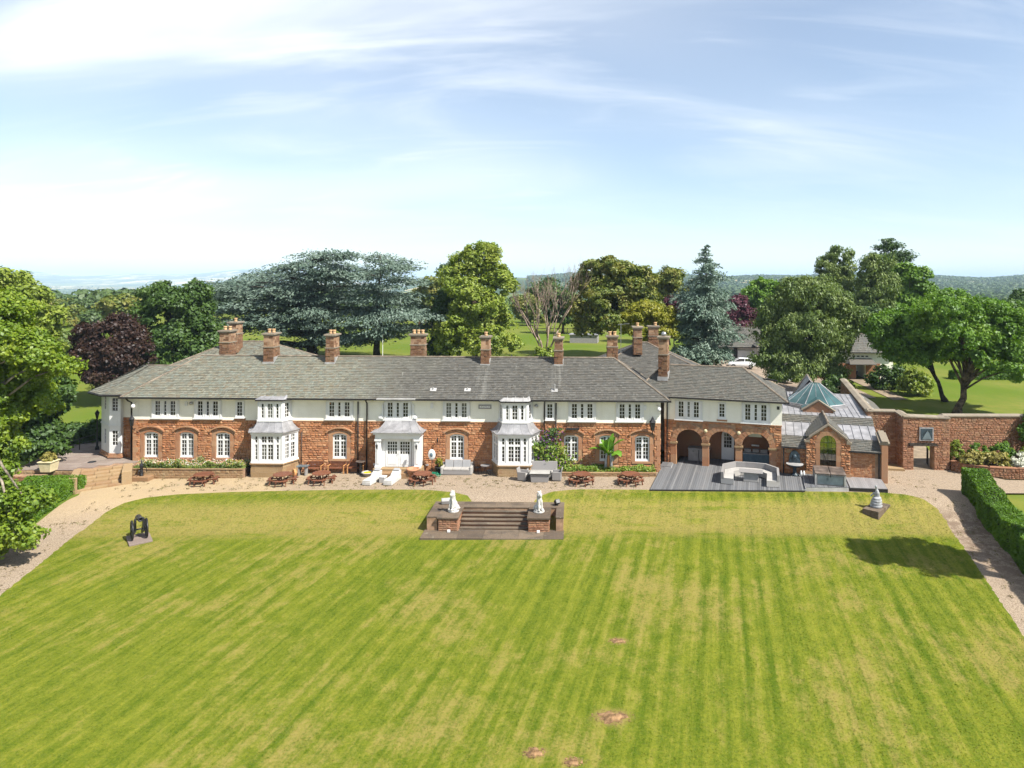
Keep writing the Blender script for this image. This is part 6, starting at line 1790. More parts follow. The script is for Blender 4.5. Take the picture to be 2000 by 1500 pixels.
def tree(name, label, leaf, base, lobes_px, cr, size, ncl, nleaf, seed, bark='bark', r0=.3, aspect=.6, hang=0.0, cat='tree', group=None, dep=1.0, zmin=-.6, up=.35, flat=.8, trunk_top=.62, nl=7, shell=(.72,1.04), extra=None):
    """lobes_px: (px, py, Y, half width px, half height px)"""
    size *= .68; nleaf = int(nleaf*1.35); ncl = int(ncl*1.45); cr *= .78
    bx, by = base; bz = hz(bx, by) - .1
    L = []
    for px, py, Y, rx, rz_ in lobes_px:
        p = spot(px, py, Y); k = Y/1333; L.append((p.x-bx, p.y-by, p.z-bz, rx*k, max(rx*k*.85*dep, 1.0*dep), rz_*k))
    root = thing(name, label, cat, (bx, by, bz), 0, group)
    P, N, pos, g = crown_pts(L, ncl, nleaf, cr, seed, up, shell, flat, zmin)
    ax = None
    if hang: ax = np.tile([0,0,1.0], (len(P),1)) + g.normal(size=P.shape)*(1-hang)
    link('crown', np_quads('crown', leaves(P, N, size, g, aspect, ax), LEAF[leaf]), root)
    rr_ = random.Random(seed); mb = MB()
    zt = max(l[2] for l in L)*trunk_top; cxm = sum(l[0] for l in L)/len(L); cym = sum(l[1] for l in L)/len(L)
    ends = [tuple(pos[rr_.randrange(len(pos))]*np.array([.9,.9,.97])) for _ in range(nl)] + [l[:3] for l in L]
    limbs(mb, (0,0,0), (cxm*.5, cym*.5, max(zt, 1.0)), ends, r0, rr_)
    mb.build('trunk', M[bark], root, True)
    return root
W_ = 1333.0
def bx(px, Y): return ((px-1110)/1333*Y, Y)
# foreground maple leaning in from the side of the picture
tree('maple_tree', 'large bright green maple leaning over the drive at the near side', 'maple', (-38.2, 40.5),
     [(-70,650,41,120,100),(5,640,41,62,78),(45,690,40.5,58,58),(90,716,41,46,36),(122,716,41,24,16),(-45,800,41,120,110),(30,775,42,66,52),(-15,870,41,52,60),(-65,950,40,100,90),(18,985,39,44,44),(60,990,39,26,28),(28,1045,38.5,42,36),(-30,1060,39,60,50),(-10,600,41,45,45)],
     .60, .155, 1250, 60, 3, 'birchbark', .34, .7, nl=26, zmin=-.8, up=.25, shell=(.58,1.12))
tree('chestnut_tree', 'dark green tree standing behind the bright maple, in its shade', 'oak', (-44, 54), [(88,790,54,46,52),(55,840,54,55,50),(112,765,54,26,26),(40,760,54,50,50),(70,875,53,40,25)], .8, .26, 330, 45, 4, r0=.25)
tree('laurel_bush', 'broad dark laurel bush below the terrace lamp post', 'oak', (-42.5, 60.5), [(150,850,60.5,38,28),(185,848,61,22,28),(118,872,60,30,22),(165,872,60,34,20),(208,858,61.5,16,24)], .5, .20, 330, 45, 5, r0=.12, cat='bush', trunk_top=.4)
tree('field_oak', 'tall olive oak rising behind the bright maple on the skyline', 'lime', (-63, 76), [(5,562,76,46,34),(45,602,76,46,40),(10,620,76,70,55),(78,640,76,34,42),(45,680,76,60,50),(-40,575,76,60,45)], 1.1, .34, 420, 45, 6, r0=.4)
tree('willow_tree', 'grey-green willow between the maple and the copper beech', 'birch', (-70, 98), [(132,672,98,38,36),(112,715,98,44,50),(150,705,98,34,40),(95,760,97,40,40)], 1.1, .36, 260, 45, 7, r0=.3, hang=.5)
tree('copper_beech', 'dark copper beech beside the end of the house', 'copper', (-52.5, 78), [(222,665,78,55,50),(205,705,77,52,45),(250,700,77,38,52),(185,720,77,34,36),(215,738,76,38,22),(235,640,79,34,26)], .9, .27, 480, 50, 8, 'darkbark', .4, zmin=-.8)
tree('dark_oak', 'dense dark green oak between the copper beech and the cedars', 'oak', (-49, 86), [(330,620,86,72,55),(380,600,87,42,42),(285,640,85,42,45),(350,680,85,75,50),(300,700,84,50,40),(395,660,86,38,50),(318,580,88,22,24)], 1.0, .30, 560, 50, 9, 'darkbark', .45, zmin=-.8)
for i, (px, py, Y, rx, rz_, lb) in enumerate(((242,600,150,36,26,'round-headed field tree just above the dark oak'), (165,608,190,34,24,'dome-shaped tree in the wood left of the round-headed field tree'), (115,602,210,30,20,'small far tree above the olive oak wood edge'), (195,628,160,30,24,'low tree at the wood edge above the copper beech'), (140,630,165,36,30,'broad tree in the wood just above the willow'), (205,586,300,30,12,'far low tree on the edge of the vale'))):
    tree('wood_tree', lb, 'far' if i % 2 else 'olive', bx(px, Y), [(px,py,Y,rx,rz_),(px-rx*.4,py+rz_*.5,Y,rx*.7,rz_*.7),(px+rx*.45,py+rz_*.6,Y,rx*.7,rz_*.7)], 1.5, .55, 130, 40, 20+i, r0=.35, group='trees of the wood behind the maple')
# ---- cedars
def plates(name, label, leaf, base_px, Y, spec, seed, size, bark='darkbark', r0=.6, per=120, droop=.10, thick=.16, cat='tree', group=None, topz=None, aspect=.45, lean=0):
    """flat tiers of needle sprays; spec: list of (px, py, dY, half width px)"""
    g = np.random.default_rng(seed); rr_ = random.Random(seed)
    X, Yb = bx(base_px, Y); bz = hz(X, Yb) - .1
    root = thing(name, label, cat, (X, Yb, bz), 0, group); PP, NN = [], []; mb = MB(); ends = []
    for px, py, dY, rw in spec:
        p = spot(px, py, Y+dY); c = np.array([p.x-X, p.y-Yb, p.z-bz]); rw = rw*Y/1333
        n = int(per*max(rw, .5)**1.4)
        a = g.uniform(0, 2*np.pi, n); r = np.sqrt(g.uniform(0,1,n))
        lump = 1 + .25*np.sin(a*3+seed+px) + .18*np.sin(a*7+px)
        lump = lump + .16*np.sin(a*13+py); x, y = r*np.cos(a)*rw*lump, r*np.sin(a)*rw*lump*.8
        z = g.normal(size=n)*thick*rw*.5*(1-r*.6) - droop*rw*r**2 + .10*rw*np.sin(a*5+py)*r
        PP.append(np.stack([x,y,z],1) + c); NN.append(norm(np.stack([np.cos(a)*r*.5, np.sin(a)*r*.5 - .15, np.full(n,1.0)],1) + g.normal(size=(n,3))*.55)); ends.append(c)
    P, N = np.concatenate(PP), np.concatenate(NN)
    out = P*np.array([1,1,0]) + g.normal(size=P.shape)*.6
    link('crown', np_quads('crown', leaves(P, N, size, g, aspect, out), LEAF[leaf]), root)
    zt = max(e[2] for e in ends) if topz is None else topz
    k = 7; pts = [(lean*(i/k)**2 + rr_.uniform(-.1,.1)*(i > 0), 0, zt*i/k) for i in range(k+1)]
    mb.tube(pts, [r0*(1.3 if i == 0 else 1 - .93*i/k) for i in range(k+1)], 8)
    for e in ends:
        f = max(.12, min(.97, (e[2]-abs(e[0])*.12)/zt)); s = Vector((lean*f*f, 0, zt*f)); e = Vector(e)
        q_ = r0*.32*(1-f*.6); mb.tube([s, s.lerp(e,.5)+Vector((0,0,.04*(e-s).length)), e], [q_, q_*.7, q_*.2], 5)
    mb.build('trunk', M[bark], root, True)
    return root
def tiers(rows, seed, dmul=1.0, wmin=22, wmax=50):
    rr_ = random.Random(seed); out = []
    rows = list(rows) + [((rows[i][0]+rows[i+1][0])/2, (rows[i][1]+rows[i+1][1])/2 + 8, (rows[i][2]+rows[i+1][2])/2 - 8) for i in range(len(rows)-1)]
    for y, xl, xr in rows:
        x = xl + rr_.uniform(8, 20)
        while x < xr - 6:
            w = rr_.uniform(wmin, wmax); w = min(w, max(14, (xr-xl)*.5)); out.append((x + rr_.uniform(-6,6), y + rr_.uniform(-11,9), rr_.uniform(-7,5)*dmul, w)); x += w*rr_.uniform(.75,1.15)
    return out
plates('cedar_tree', 'huge spreading blue-grey cedar behind the roof, with the wider crown', 'cedar', 610, 104, tiers([(502,600,688),(506,640,690),(520,545,700),(536,480,705),(552,400,700),(568,405,720),(586,410,690),(604,430,700),(622,420,720),(640,440,640),(652,590,720),(664,600,700),(676,410,560)], 1), 51, .20, r0=.8, per=120, thick=.20, droop=.17)
plates('cedar_tree', 'second blue-grey cedar beside the yellow-green lime, with the narrower crown', 'cedar', 737, 100, tiers([(508,722,800),(524,715,812),(544,700,815),(566,700,815),(590,690,800),(606,700,830),(622,690,850),(640,700,840),(656,690,800),(668,640,720)], 2), 52, .20, r0=.55, per=120, lean=.5, thick=.20, droop=.17)
plates('deodar_tree', 'pointed blue-green deodar conifer rising behind the wing roof', 'deodar', 1378, 88, [(1381,480,0,5),(1378,486,0,9),(1377,494,0,12)] + tiers([(503,1368,1392),(512,1364,1398),(522,1356,1402),(533,1358,1396),(545,1356,1404),(557,1360,1400),(570,1318,1400),(580,1320,1410),(592,1330,1420),(606,1325,1415),(620,1318,1430),(634,1325,1425),(648,1320,1430),(664,1322,1432),(680,1318,1428),(694,1318,1420),(706,1325,1410)], 3, .55, 14, 34), 53, .17, r0=.4, per=260, droop=.45, thick=.4)
plates('garden_conifer', 'dark pointed conifer behind the two birches', 'conif', 1738, 132, [(1738,470,0,8)] + tiers([(480,1722,1755),(492,1712,1765),(505,1705,1772),(518,1698,1778),(532,1692,1780),(548,1692,1778),(566,1692,1775),(590,1690,1775)], 4, .6, 10, 22), 54, .26, r0=.4, per=140, droop=-.3, thick=.5)
plates('skyline_pine', 'small dark pine on the skyline beside the lime tree', 'conif', 872, 190, tiers([(512,862,884),(520,856,886),(530,852,888),(540,850,890)], 5, .5, 8, 16), 55, .32, r0=.35, per=110, droop=-.1, thick=.5)
# ---- broadleaves behind the house
tree('lime_tree', 'tall yellow-green lime tree standing behind the roof ridge', 'lime', bx(925,97), [(945,505,97,30,32),(915,530,97,42,40),(965,560,97,42,45),(920,585,96,58,48),(965,620,96,42,48),(905,640,96,50,48),(945,665,95,55,40),(880,670,96,30,40),(945,485,97,22,16)], .95, .30, 700, 50, 60, 'bark', .45, zmin=-.8)
tree('shaded_lime', 'dark dense tree directly left of the yellow-green lime', 'oak', bx(868,101), [(868,640,101,30,50),(862,680,100,36,36),(880,600,102,24,40)], 1.0, .32, 240, 45, 61, 'darkbark', .3)
for i, (px, py, Y, rx, rz_, lf, lb) in enumerate(((842,565,165,28,28,'olive','field tree behind the second cedar, above the red play frame'), (825,585,170,22,24,'oak','smaller field tree touching the second cedar'), (890,560,180,30,26,'oak','field tree behind the lime, under the skyline pine'),
        (1062,570,185,32,26,'oak','dark round tree seen through the bare dead tree'), (1100,600,150,30,30,'oak','dark tree behind the branches of the dead tree'), (1030,600,175,24,26,'olive','low tree between the lime and the dead tree'))):
    tree('field_tree', lb, lf, bx(px,Y), [(px,py,Y,rx,rz_),(px-rx*.4,py+rz_*.6,Y,rx*.7,rz_*.7),(px+rx*.45,py+rz_*.7,Y,rx*.7,rz_*.7)], 1.5, .5, 150, 40, 70+i, r0=.35, group='field trees behind the house')
tree('sycamore_tree', 'broad olive-brown sycamore behind the second last chimney', 'olive', bx(1197,106), [(1190,535,106,48,38),(1235,555,106,45,45),(1160,565,106,42,48),(1200,590,105,65,45),(1255,600,106,32,42),(1150,610,105,34,36),(1215,630,104,55,30),(1150,640,105,30,30)], 1.05, .34, 680, 50, 80, 'darkbark', .5)
tree('rounded_sycamore', 'smaller rounded sycamore between the broad sycamore and the deodar', 'olive', bx(1305,128), [(1305,548,128,34,32),(1290,575,128,30,30),(1320,580,128,26,26),(1300,610,127,34,30)], 1.1, .38, 280, 45, 81, 'darkbark', .4)
tree('golden_maple', 'low golden-green maple behind the rear chimneys', 'gold', bx(1268,86), [(1262,610,86,40,24),(1292,628,86,28,24),(1245,640,86,28,22),(1280,655,85,34,20)], .7, .24, 330, 45, 82, 'bark', .2)
tree('purple_plum', 'purple-leaved plum tree behind the garage roof', 'plum', bx(1432,136), [(1430,598,136,30,24),(1450,620,136,26,26),(1415,625,136,22,22),(1440,645,135,34,20)], .9, .32, 260, 45, 83, 'darkbark', .25)
tree('red_maple_shrub', 'dark red shrub half hidden by the deodar', 'plum', bx(1318,112), [(1316,592,112,16,12),(1310,610,112,18,16)], .7, .28, 80, 40, 84, 'darkbark', .12, cat='shrub')
tree('green_ash', 'mid green ash tree behind the big weeping birch', 'green', bx(1480,150), [(1475,578,150,34,24),(1500,570,150,26,22),(1465,610,150,26,26)], 1.2, .42, 200, 45, 85, 'bark', .3)
tree('weeping_birch', 'large grey-green weeping birch hiding the courtyard building', 'birch', bx(1590,86), [(1545,585,86,42,36),(1600,585,85,52,38),(1640,620,85,40,46),(1520,640,86,38,50),(1580,650,84,66,52),(1640,675,85,32,40),(1540,700,84,48,34),(1600,705,84,40,26),(1650,645,85,24,40),(1505,700,84,30,30),(1565,725,83,44,20),(1520,730,83,26,16),(1620,728,84,30,18),(1575,560,86,40,22)], .95, .27, 1250, 55, 86, 'darkbark', .4, aspect=.42, hang=.55, zmin=-.9, up=.15)
tree('slender_birch', 'slender birch with airy crown on the skyline beside the pointed conifer', 'birch', bx(1635,120), [(1640,505,120,24,26),(1618,535,120,26,28),(1645,550,120,30,36),(1622,585,120,34,36),(1645,625,119,34,36)], .95, .34, 330, 45, 87, 'birchbark', .22, aspect=.42, hang=.55, zmin=-.9, up=.15)
tree('drooping_birch', 'drooping pale birch in front of the pointed conifer', 'birch', bx(1713,114), [(1715,522,114,28,28),(1698,555,114,30,40),(1732,560,114,28,44),(1712,600,114,42,42),(1698,640,113,38,36)], .95, .34, 360, 45, 88, 'birchbark', .25, aspect=.42, hang=.6, zmin=-.9, up=.15)
tree('bright_chestnut', 'mid green tree tucked behind the drooping birch and the garden tree', 'green', bx(1775,122), [(1770,540,122,34,26),(1790,570,122,32,30),(1760,590,122,36,36)], 1.1, .38, 260, 45, 89, 'bark', .3)
tree('dark_understorey', 'dark shaded yew between the weeping birch and the garden tree', 'conif', bx(1690,108), [(1685,640,108,34,36),(1715,650,108,34,30)], 1.1, .36, 200, 45, 90, 'darkbark', .3)
tree('garden_tree', 'spreading garden tree on the lawn behind the wall, thick trunk', 'green', (43.1, 75.6), [(1850,610,76,86,42),(1925,630,76,72,54),(1985,660,75,56,66),(2030,640,76,60,60),(1880,655,75,80,40),(1960,715,74,40,40),(1992,730,74,34,32),(1800,640,77,60,40),(1900,690,76,60,22),(1930,700,75,40,24),(1850,695,76,40,18)], .80, .23, 1000, 52, 91, 'bark', .42, up=.3, zmin=-.75, trunk_top=.5, shell=(.6,1.1), nl=16)
tree('leaning_garden_tree', 'multi-stemmed garden tree leaning over the pool house side of the lawn', 'green', (45.6, 82.5), [(1770,635,81,64,46),(1728,660,80,38,38),(1800,668,79,68,38),(1830,690,79,40,26),(1765,690,79,50,26)], .85, .24, 720, 55, 92, 'darkbark', .30, up=.3, zmin=-.75, trunk_top=.55, shell=(.6,1.1), nl=14)
tree('drive_tree', 'leafy tree beyond the long hedge whose shadow falls on the lawn', 'green', (29.4, 33.2), [(2260,720,33.2,60,36),(2330,650,33.2,110,60),(2235,610,33.6,60,30),(2200,660,33.4,50,18),(2310,560,33.4,70,40),(2400,640,33,90,70)], .55, .22, 300, 45, 93, 'bark', .3)
for i, (px, py, Y, rx, rz_, lb) in enumerate(((1975,605,120,28,20,'dark tree at the far side edge of the garden'), (1930,625,140,30,22,'rounded tree behind the garden tree crown'), (1998,590,150,30,22,'far edge tree on the skyline beside the garden tree'))):
    tree('boundary_tree', lb, 'oak', bx(px,Y), [(px,py,Y,rx,rz_),(px-rx*.5,py+rz_*.6,Y,rx*.7,rz_*.7),(px+rx*.5,py+rz_*.6,Y,rx*.7,rz_*.7)], 1.4, .45, 140, 40, 96+i, r0=.3, group='boundary trees')
# ---- bare dead tree
def dead_tree():
    X, Y = bx(1064, 104); bz = hz(X, Y); root = thing('dead_tree', 'bare bleached dead tree with many upright branches', 'tree', (X, Y, bz)); rr_ = random.Random(5); mb = MB()
    def grow(p, d, L, r, lv):
        q_ = p + d*L; m_ = p.lerp(q_, .5) + Vector((rr_.uniform(-1,1), rr_.uniform(-1,1), 0))*L*.06
        mb.tube([p, m_, q_], [r, r*.8, r*.6], 6 if lv < 2 else 4)
        if lv >= 5: return
        for k in range(3 if lv in (0,1,2) else 2):
            a = rr_.uniform(0, 6.28); sp = rr_.uniform(.22,.55)
            nd = (d + Vector((math.cos(a)*sp, math.sin(a)*sp, .22))).normalized(); grow(p.lerp(q_, rr_.uniform(.6,1)), nd, L*rr_.uniform(.58,.82), r*.55, lv+1)
    for a in (0, 1.3, 2.4, 3.6, 5.0): grow(Vector((0,0,0)), Vector((math.cos(a)*.45, math.sin(a)*.35, 1)).normalized(), 5.6, .18, 0)
    mb.build('trunk', M['deadwood'], root, True)
dead_tree()
def shrub(name, label, leaf, loc, r, n, size, seed, cat='shrub', flat=.8, group=None, nleaf=40):
    root = thing(name, label, cat, loc, 0, group)
    P, N, pos, g = crown_pts([(0,0,r[2]*.9,*r),(r[0]*.4,0,r[2]*.6,r[0]*.7,r[1]*.8,r[2]*.7),(-r[0]*.45,0,r[2]*.6,r[0]*.65,r[1]*.8,r[2]*.7)], n, nleaf, min(r)*.35, seed, .35, (.6,1.05), flat, sub=0)
    link('foliage', np_quads('foliage', leaves(P, N, size, g), LEAF[leaf]), root)
    mb = MB(); rr_ = random.Random(seed)
    for k in range(5): e = pos[rr_.randrange(len(pos))]; mb.tube([(0,0,-.1), tuple(e*.5), tuple(e*.95)], [.04,.03,.01], 5)
    mb.build('stem', M['bark'], root); return root
def ghz(px, Y): x, y = bx(px, Y); return (x, y, hz(x, y))
shrub('sapling_shrub', 'leafy shrub at the foot of the dead tree', 'lime', ghz(1066, 99), (1.6,1.4,1.5), 60, .26, 1)
shrub('round_shrub', 'round dark shrub beside the low hedge behind the roof', 'oak', ghz(1128, 92), (1.3,1.2,1.0), 50, .24, 2)
for i, (px, py, Y, w, lb) in enumerate(((1745,712,90,3.2,'dark ivy-clad bank of shrubs beside the courtyard gateway'), (1790,735,86,1.8,'tall flowering shrub at the end of the ivy-clad bank'), (1636,735,80,2.2,'dark shrub at the head of the long garden wall'))):
    x, y = bx(px, Y); shrub('garden_shrub', lb, ('oak','lime','oak')[i], (x, y, hz(x,y)), (w,1.5,1.7), 110, .2, 10+i, group='shrubs by the courtyard')
# ---- clipped hedges
def hedge(name, label, path, w, z0, z1, n, seed, leaf='hedge', size=.10, group=None, solid=True):
    """path: plan polyline of the centre line"""
    g = np.random.default_rng(seed); root = thing(name, label, 'hedge', (path[0][0], path[0][1], 0), 0, group); o = np.array([path[0][0], path[0][1], 0.0])
    pth = np.array(path, float); seg = np.diff(pth, axis=0); Ls = np.hypot(seg[:,0], seg[:,1]); cum = np.concatenate([[0], np.cumsum(Ls)]); tot = cum[-1]
    s = g.uniform(0, tot, n); i = np.clip(np.searchsorted(cum, s) - 1, 0, len(seg)-1); f = (s - cum[i])/Ls[i]
    c = pth[i] + seg[i]*f[:,None]; u = seg[i]/Ls[i][:,None]; v = np.stack([-u[:,1], u[:,0]], 1)
    zg = Hz(c[:,0], c[:,1]) + z0; hgt = z1 - z0
    side = g.choice(3, n, p=[.36,.36,.28]); off = np.where(side == 0, -1.0, np.where(side == 1, 1.0, 0))
    bulge = 1 + .07*np.sin(s*1.7+seed) + .05*np.sin(s*4.1)
    lat = np.where(side == 2, g.uniform(-1,1,n), off*g.uniform(.88,1.03,n))*w/2*bulge; zz = np.where(side == 2, hgt*(1 + .04*np.sin(s*2.3)) + g.normal(size=n)*.03, g.uniform(0,1,n)*hgt)
    P = np.stack([c[:,0] + v[:,0]*lat, c[:,1] + v[:,1]*lat, zg + zz], 1) - o
    Nn = np.where((side == 2)[:,None], np.array([[0,0,1.0]]), np.stack([v[:,0]*off, v[:,1]*off, np.full(n,.25)], 1)); Nn = norm(Nn + g.normal(size=(n,3))*.55)
    # the two cut ends
    m_ = n//14
    for e, d in ((0,-1),(-1,1)):
        cc = pth[e]; uu = seg[e]/Ls[e]; vv = np.array([-uu[1], uu[0]]); a = g.uniform(-1,1,m_)*w/2; zq = g.uniform(0,1,m_)*hgt
        P = np.concatenate([P, np.stack([cc[0]+vv[0]*a+uu[0]*d*.05, cc[1]+vv[1]*a+uu[1]*d*.05, hz(*cc)+z0+zq], 1) - o]); Nn = np.concatenate([Nn, norm(np.tile([uu[0]*d, uu[1]*d, .2], (m_,1)) + g.normal(size=(m_,3))*.5)])
    link('foliage', np_quads('foliage', leaves(P, Nn, size, g), LEAF[leaf]), root)
    if solid:  # dark box added inside the foliage to stop light passing through
        cb = MB()
        for k in range(len(seg)):
            T, L = face_T(tuple(pth[k]-o[:2]), tuple(pth[k+1]-o[:2])); q0, q1 = hz(*pth[k])+z0, hz(*pth[k+1])+z0; h2 = w/2-.2
            V = [T(0,-h2,q0), T(L,-h2,q1), T(L,h2,q1), T(0,h2,q0), T(0,-h2,q0+hgt-.25), T(L,-h2,q1+hgt-.25), T(L,h2,q1+hgt-.25), T(0,h2,q0+hgt-.25)]; b0 = len(cb.V); cb.V += V
            for f_ in ((3,2,1,0),(4,5,6,7),(0,1,5,4),(1,2,6,5),(2,3,7,6),(3,0,4,7)): cb.F.append(tuple(b0+j for j in f_))
        cb.build('light_block_core', M['darkbark'], root)
    return root
hedge('drive_hedge', 'long clipped green hedge along the far drive, casting a dark shadow', [(28.6,48.1),(27.7,44.5),(26.4,39.5),(24.6,33.0),(22.6,26)], 1.45, -.1, 1.75, 60000, 1, size=.065)
hedge('bank_hedge', 'broad clipped hedge on the bank beside the terrace steps', [(-37.0,49.6),(-36.8,46.6),(-36.6,43.6),(-35.8,40)], 3.6, -.2, 1.0, 45000, 2, size=.065)
hedge('garden_hedge', 'low clipped hedge behind the roof beside the lamp posts', [(bx(1125,97)[0],97),(bx(1180,97)[0],97)], 1.2, 0, 1.0, 3000, 3, size=.2)
hedge('gateway_hedge', 'pale clipped hedge beyond the garden tree trunks', [(bx(1860,98)[0],98),(bx(1930,98)[0],98),(bx(2010,98)[0],98)], 1.4, 0, 1.1, 5000, 4, size=.2)
# ---- border plants
def drift(name, label, parent_loc, region, spec, seed, cat='plants', size=.06, kind=None):
    """leaves and blossoms spread through a low box; spec: (leaf, count, z0, z1, size)"""
    root = thing(name, label, cat, parent_loc)
    g = np.random.default_rng(seed)
    for lf, n, z0, z1, sz in spec:
        x = g.uniform(region[0], region[1], n); y = g.uniform(region[2], region[3], n)
        env = .65 + .35*np.sin(x*2.1+seed)*np.sin(y*3+x*.7) + .15*np.sin(x*5.3)
        z = z0 + (z1-z0)*g.uniform(.15,1,n)*np.clip(env,.25,1.2)
        P = np.stack([x,y,z],1); N = norm(g.normal(size=(n,3))*.6 + np.array([0,-.3,.8]))
        o = link({'white':'blossom','pink':'blossom','orange':'blossom','purple':'blossom'}.get(lf,'foliage'), np_quads('leaves', leaves(P,N,sz,g), LEAF[lf]), root)
    return root
drift('border_flowers', 'dense pink, white and orange flowers filling the long border', (-29, 52.9, .33), (-4.2,4.25,-.75,.55), [('birch',9000,0,.62,.07),('lime',4000,0,.66,.06),('white',620,.25,.75,.04),('pink',620,.25,.75,.04),('orange',700,.25,.72,.04)], 1)
drift('low_border_plants', 'straggling green plants in the low border by the deck', (2.9, 52.65, .2), (-3.8,3.8,-.55,.5), [('lime',5200,0,.42,.08),('green',2600,0,.5,.08),('grass',800,.1,.5,.06)], 2)
def climber(name, label, loc, sx_, sz_, spec, seed):
    root = thing(name, label, 'climber', loc); g = np.random.default_rng(seed)
    for lf, n, z0, z1, w0, w1, sz in spec:
        z = g.uniform(z0, z1, n); f = (z-z0)/(z1-z0); w = w0 + (w1-w0)*f
        x = g.normal(size=n)*w*.5 + .35*np.sin(z*2.2) ; y = -abs(g.normal(size=n))*.22
        P = np.stack([x,y,z],1); N = norm(g.normal(size=(n,3))*.6 + np.array([.2,-.8,.4])); link('blossom' if lf == 'purple' else 'foliage', np_quads('leaves', leaves(P,N,sz,g), LEAF[lf]), root)
    MB().tube([(0,-.05,0),(.1,-.06,1.0),(.2,-.06,2.0),(.35,-.06,3.0)], [.05,.04,.03,.015], 6).build('stem', M['bark'], root)
climber('flowering_climber', 'climber with purple flowers growing up the wall beside the second bay', (-1.35, 52.75, .1), 1, 1, [('lime',2600,.1,2.1,1.5,1.2,.10),('green',1200,.1,2.3,1.5,1.0,.10),('purple',420,.6,3.2,1.3,.8,.07),('oak',700,1.6,3.4,1.0,.6,.09)], 4)
def banana():
    root = thing('banana_plant', 'tall banana plant with broad green leaves in front of the arched window', 'plant', (3.15, 52.7, .2)); rr_ = random.Random(6)
    for k in range(3): MB().tube([((k-1)*.22,0,0),((k-1)*.2,.0,.8),((k-1)*.12,0,1.6)], [.12,.10,.06], 8).build('stem', M['oak'] if k == 1 else M['hose'] if False else M['grystat'], root, True)
    for k in range(13):
        a = k*2.4 + .4; L = rr_.uniform(1.6,2.3); el = rr_.uniform(.35,1.35); mb = MB(); n = 9; w = rr_.uniform(.28,.40); b = ((k%3-1)*.13, 0, rr_.uniform(1.0,1.7))
        for i in range(n+1):
            f = i/n; d = L*f; x = d*math.cos(el)*(1 - .1*f); z = d*math.sin(el) - .5*f*f*L*(1.1-el*.5); ww = w*math.sin(math.pi*min(1,.08+f*.95))**.6
            dx, dy = math.cos(a), math.sin(a)
            for s in (-1, 0, 1): mb.V.append((b[0]+dx*x - dy*ww*s, b[1]+dy*x*.7 + dx*ww*s*.9, b[2] + z + abs(s)*ww*.25 + (rr_.uniform(-.02,.02) if s else 0)))
        for i in range(n):
            for s in range(2): q_ = i*3+s; mb.F.append((q_, q_+1, q_+4, q_+3))
        mb.build('leaf', LEAF['banana'], root, True)
banana()
for i, (x, y, r_, lf, lb) in enumerate(((31.6,53.2,(.9,.6,.55),'grass','golden grass clump at the gateway end of the raised bed'), (33.3,52.9,(1.0,.6,.6),'grass','golden grass clump in the middle of the raised bed'), (35.2,52.8,(.9,.6,.55),'white','white flowering clump in the raised bed near the edge of the picture'),
        (32.6,54.2,(.8,.5,.8),'green','leafy shrub against the wall in the raised bed'), (34.4,54.2,(1.0,.5,.9),'green','tall leafy shrub under the plastered part of the garden wall'), (36.8,53.8,(1.0,.7,.9),'lime','pale green shrub at the far end of the raised bed'), (30.9,54.3,(.5,.4,.9),'lime','upright plant in the corner beside the gateway pier'))):
    shrub('bed_plant', lb, lf, (x, y, .6), r_, 70, .09 if lf != 'grass' else .11, 30+i, 'plant', group='plants of the raised bed')
shrub('wall_ivy', 'dark ivy hanging over the garden wall at the edge of the picture', 'green', (37.6, 54.6, 1.6), (1.4,.8,1.7), 150, .13, 50, 'ivy')
shrub('planter_plant', 'dry straw-coloured plant in the cream planter', 'grass', (-38.75, 51.0, 1.2), (.4,.4,.35), 40, .10, 51, 'plant')
shrub('urn_plant', 'sparse yellowish plant in the dark urn by the sofa', 'gold', (-9.97, 52.9, hz(-9.97,52.9)+.5), (.3,.3,.4), 20, .08, 52, 'plant', nleaf=18)

# ------------------------------------------------------------------ outbuildings and cars behind
rng = random.Random(51)
gx, gy = 25.2, 111.0; gz = hz(gx+5, gy) - .05
ga = thing('garage_block', 'low white garage block with grey slate roof and pale doors', 'building', (gx, gy, gz), R(-6))
MB().box(-3.5, 16, .3, 9, -.5, 2.7).build('wall', M['white'], ga)
for x in (-.6, 2.35): 
    d_ = MB().box(x, x+2.3, .12, .25, 0, 2.15).build('garage_door', M['white'], ga)
    for k in range(4): MB().box(x+.06, x+2.24, .10, .118, .05+k*.53, .05+k*.53+.49).build('door_panel', M['white'], d_)
MB().box(1.74,2.3,.02,.299,0,2.5).build('dark_pier', M['gutter'], ga); MB().box(4.75,5.6,-.2,.299,0,2.7).build('pier', M['white'], ga)
hip_roof(ga, -4.2, 16.6, -.5, 9.6, 2.72, 5.6, 1.0, 13, rng, M['slate'], 'fl', exp=.4)
MB().box(-4.2,16.6,-.62,-.49,2.62,2.76).build('gutter', M['gutter'], ga)
MB().box(5.4, 11, -3.2, .28, 2.2, 3.1).build('porch_beam', M['render'], ga)
for x in (5.6, 7.6, 9.6): MB().box(x, x+.4, -3.1, -2.7, -.3, 2.2).build('porch_pillar', M['white'], ga)
hip_roof(ga, 4.7, 11.8, -3.9, 3.2, 3.1, 4.9, 8.0, 8.5, rng, M['slate'], 'fl', exp=.4)
MB().box(4.7,11.8,-4.02,-3.88,3.0,3.13).build('gutter', M['gutter'], ga)
cyd = MB(); rows_sheet(cyd, np.linspace(84, 112, 24), lambda y: 14.0, lambda y: 38.0, 30, .05); cyd.build('courtyard', M['courtyard'], kind='structure')
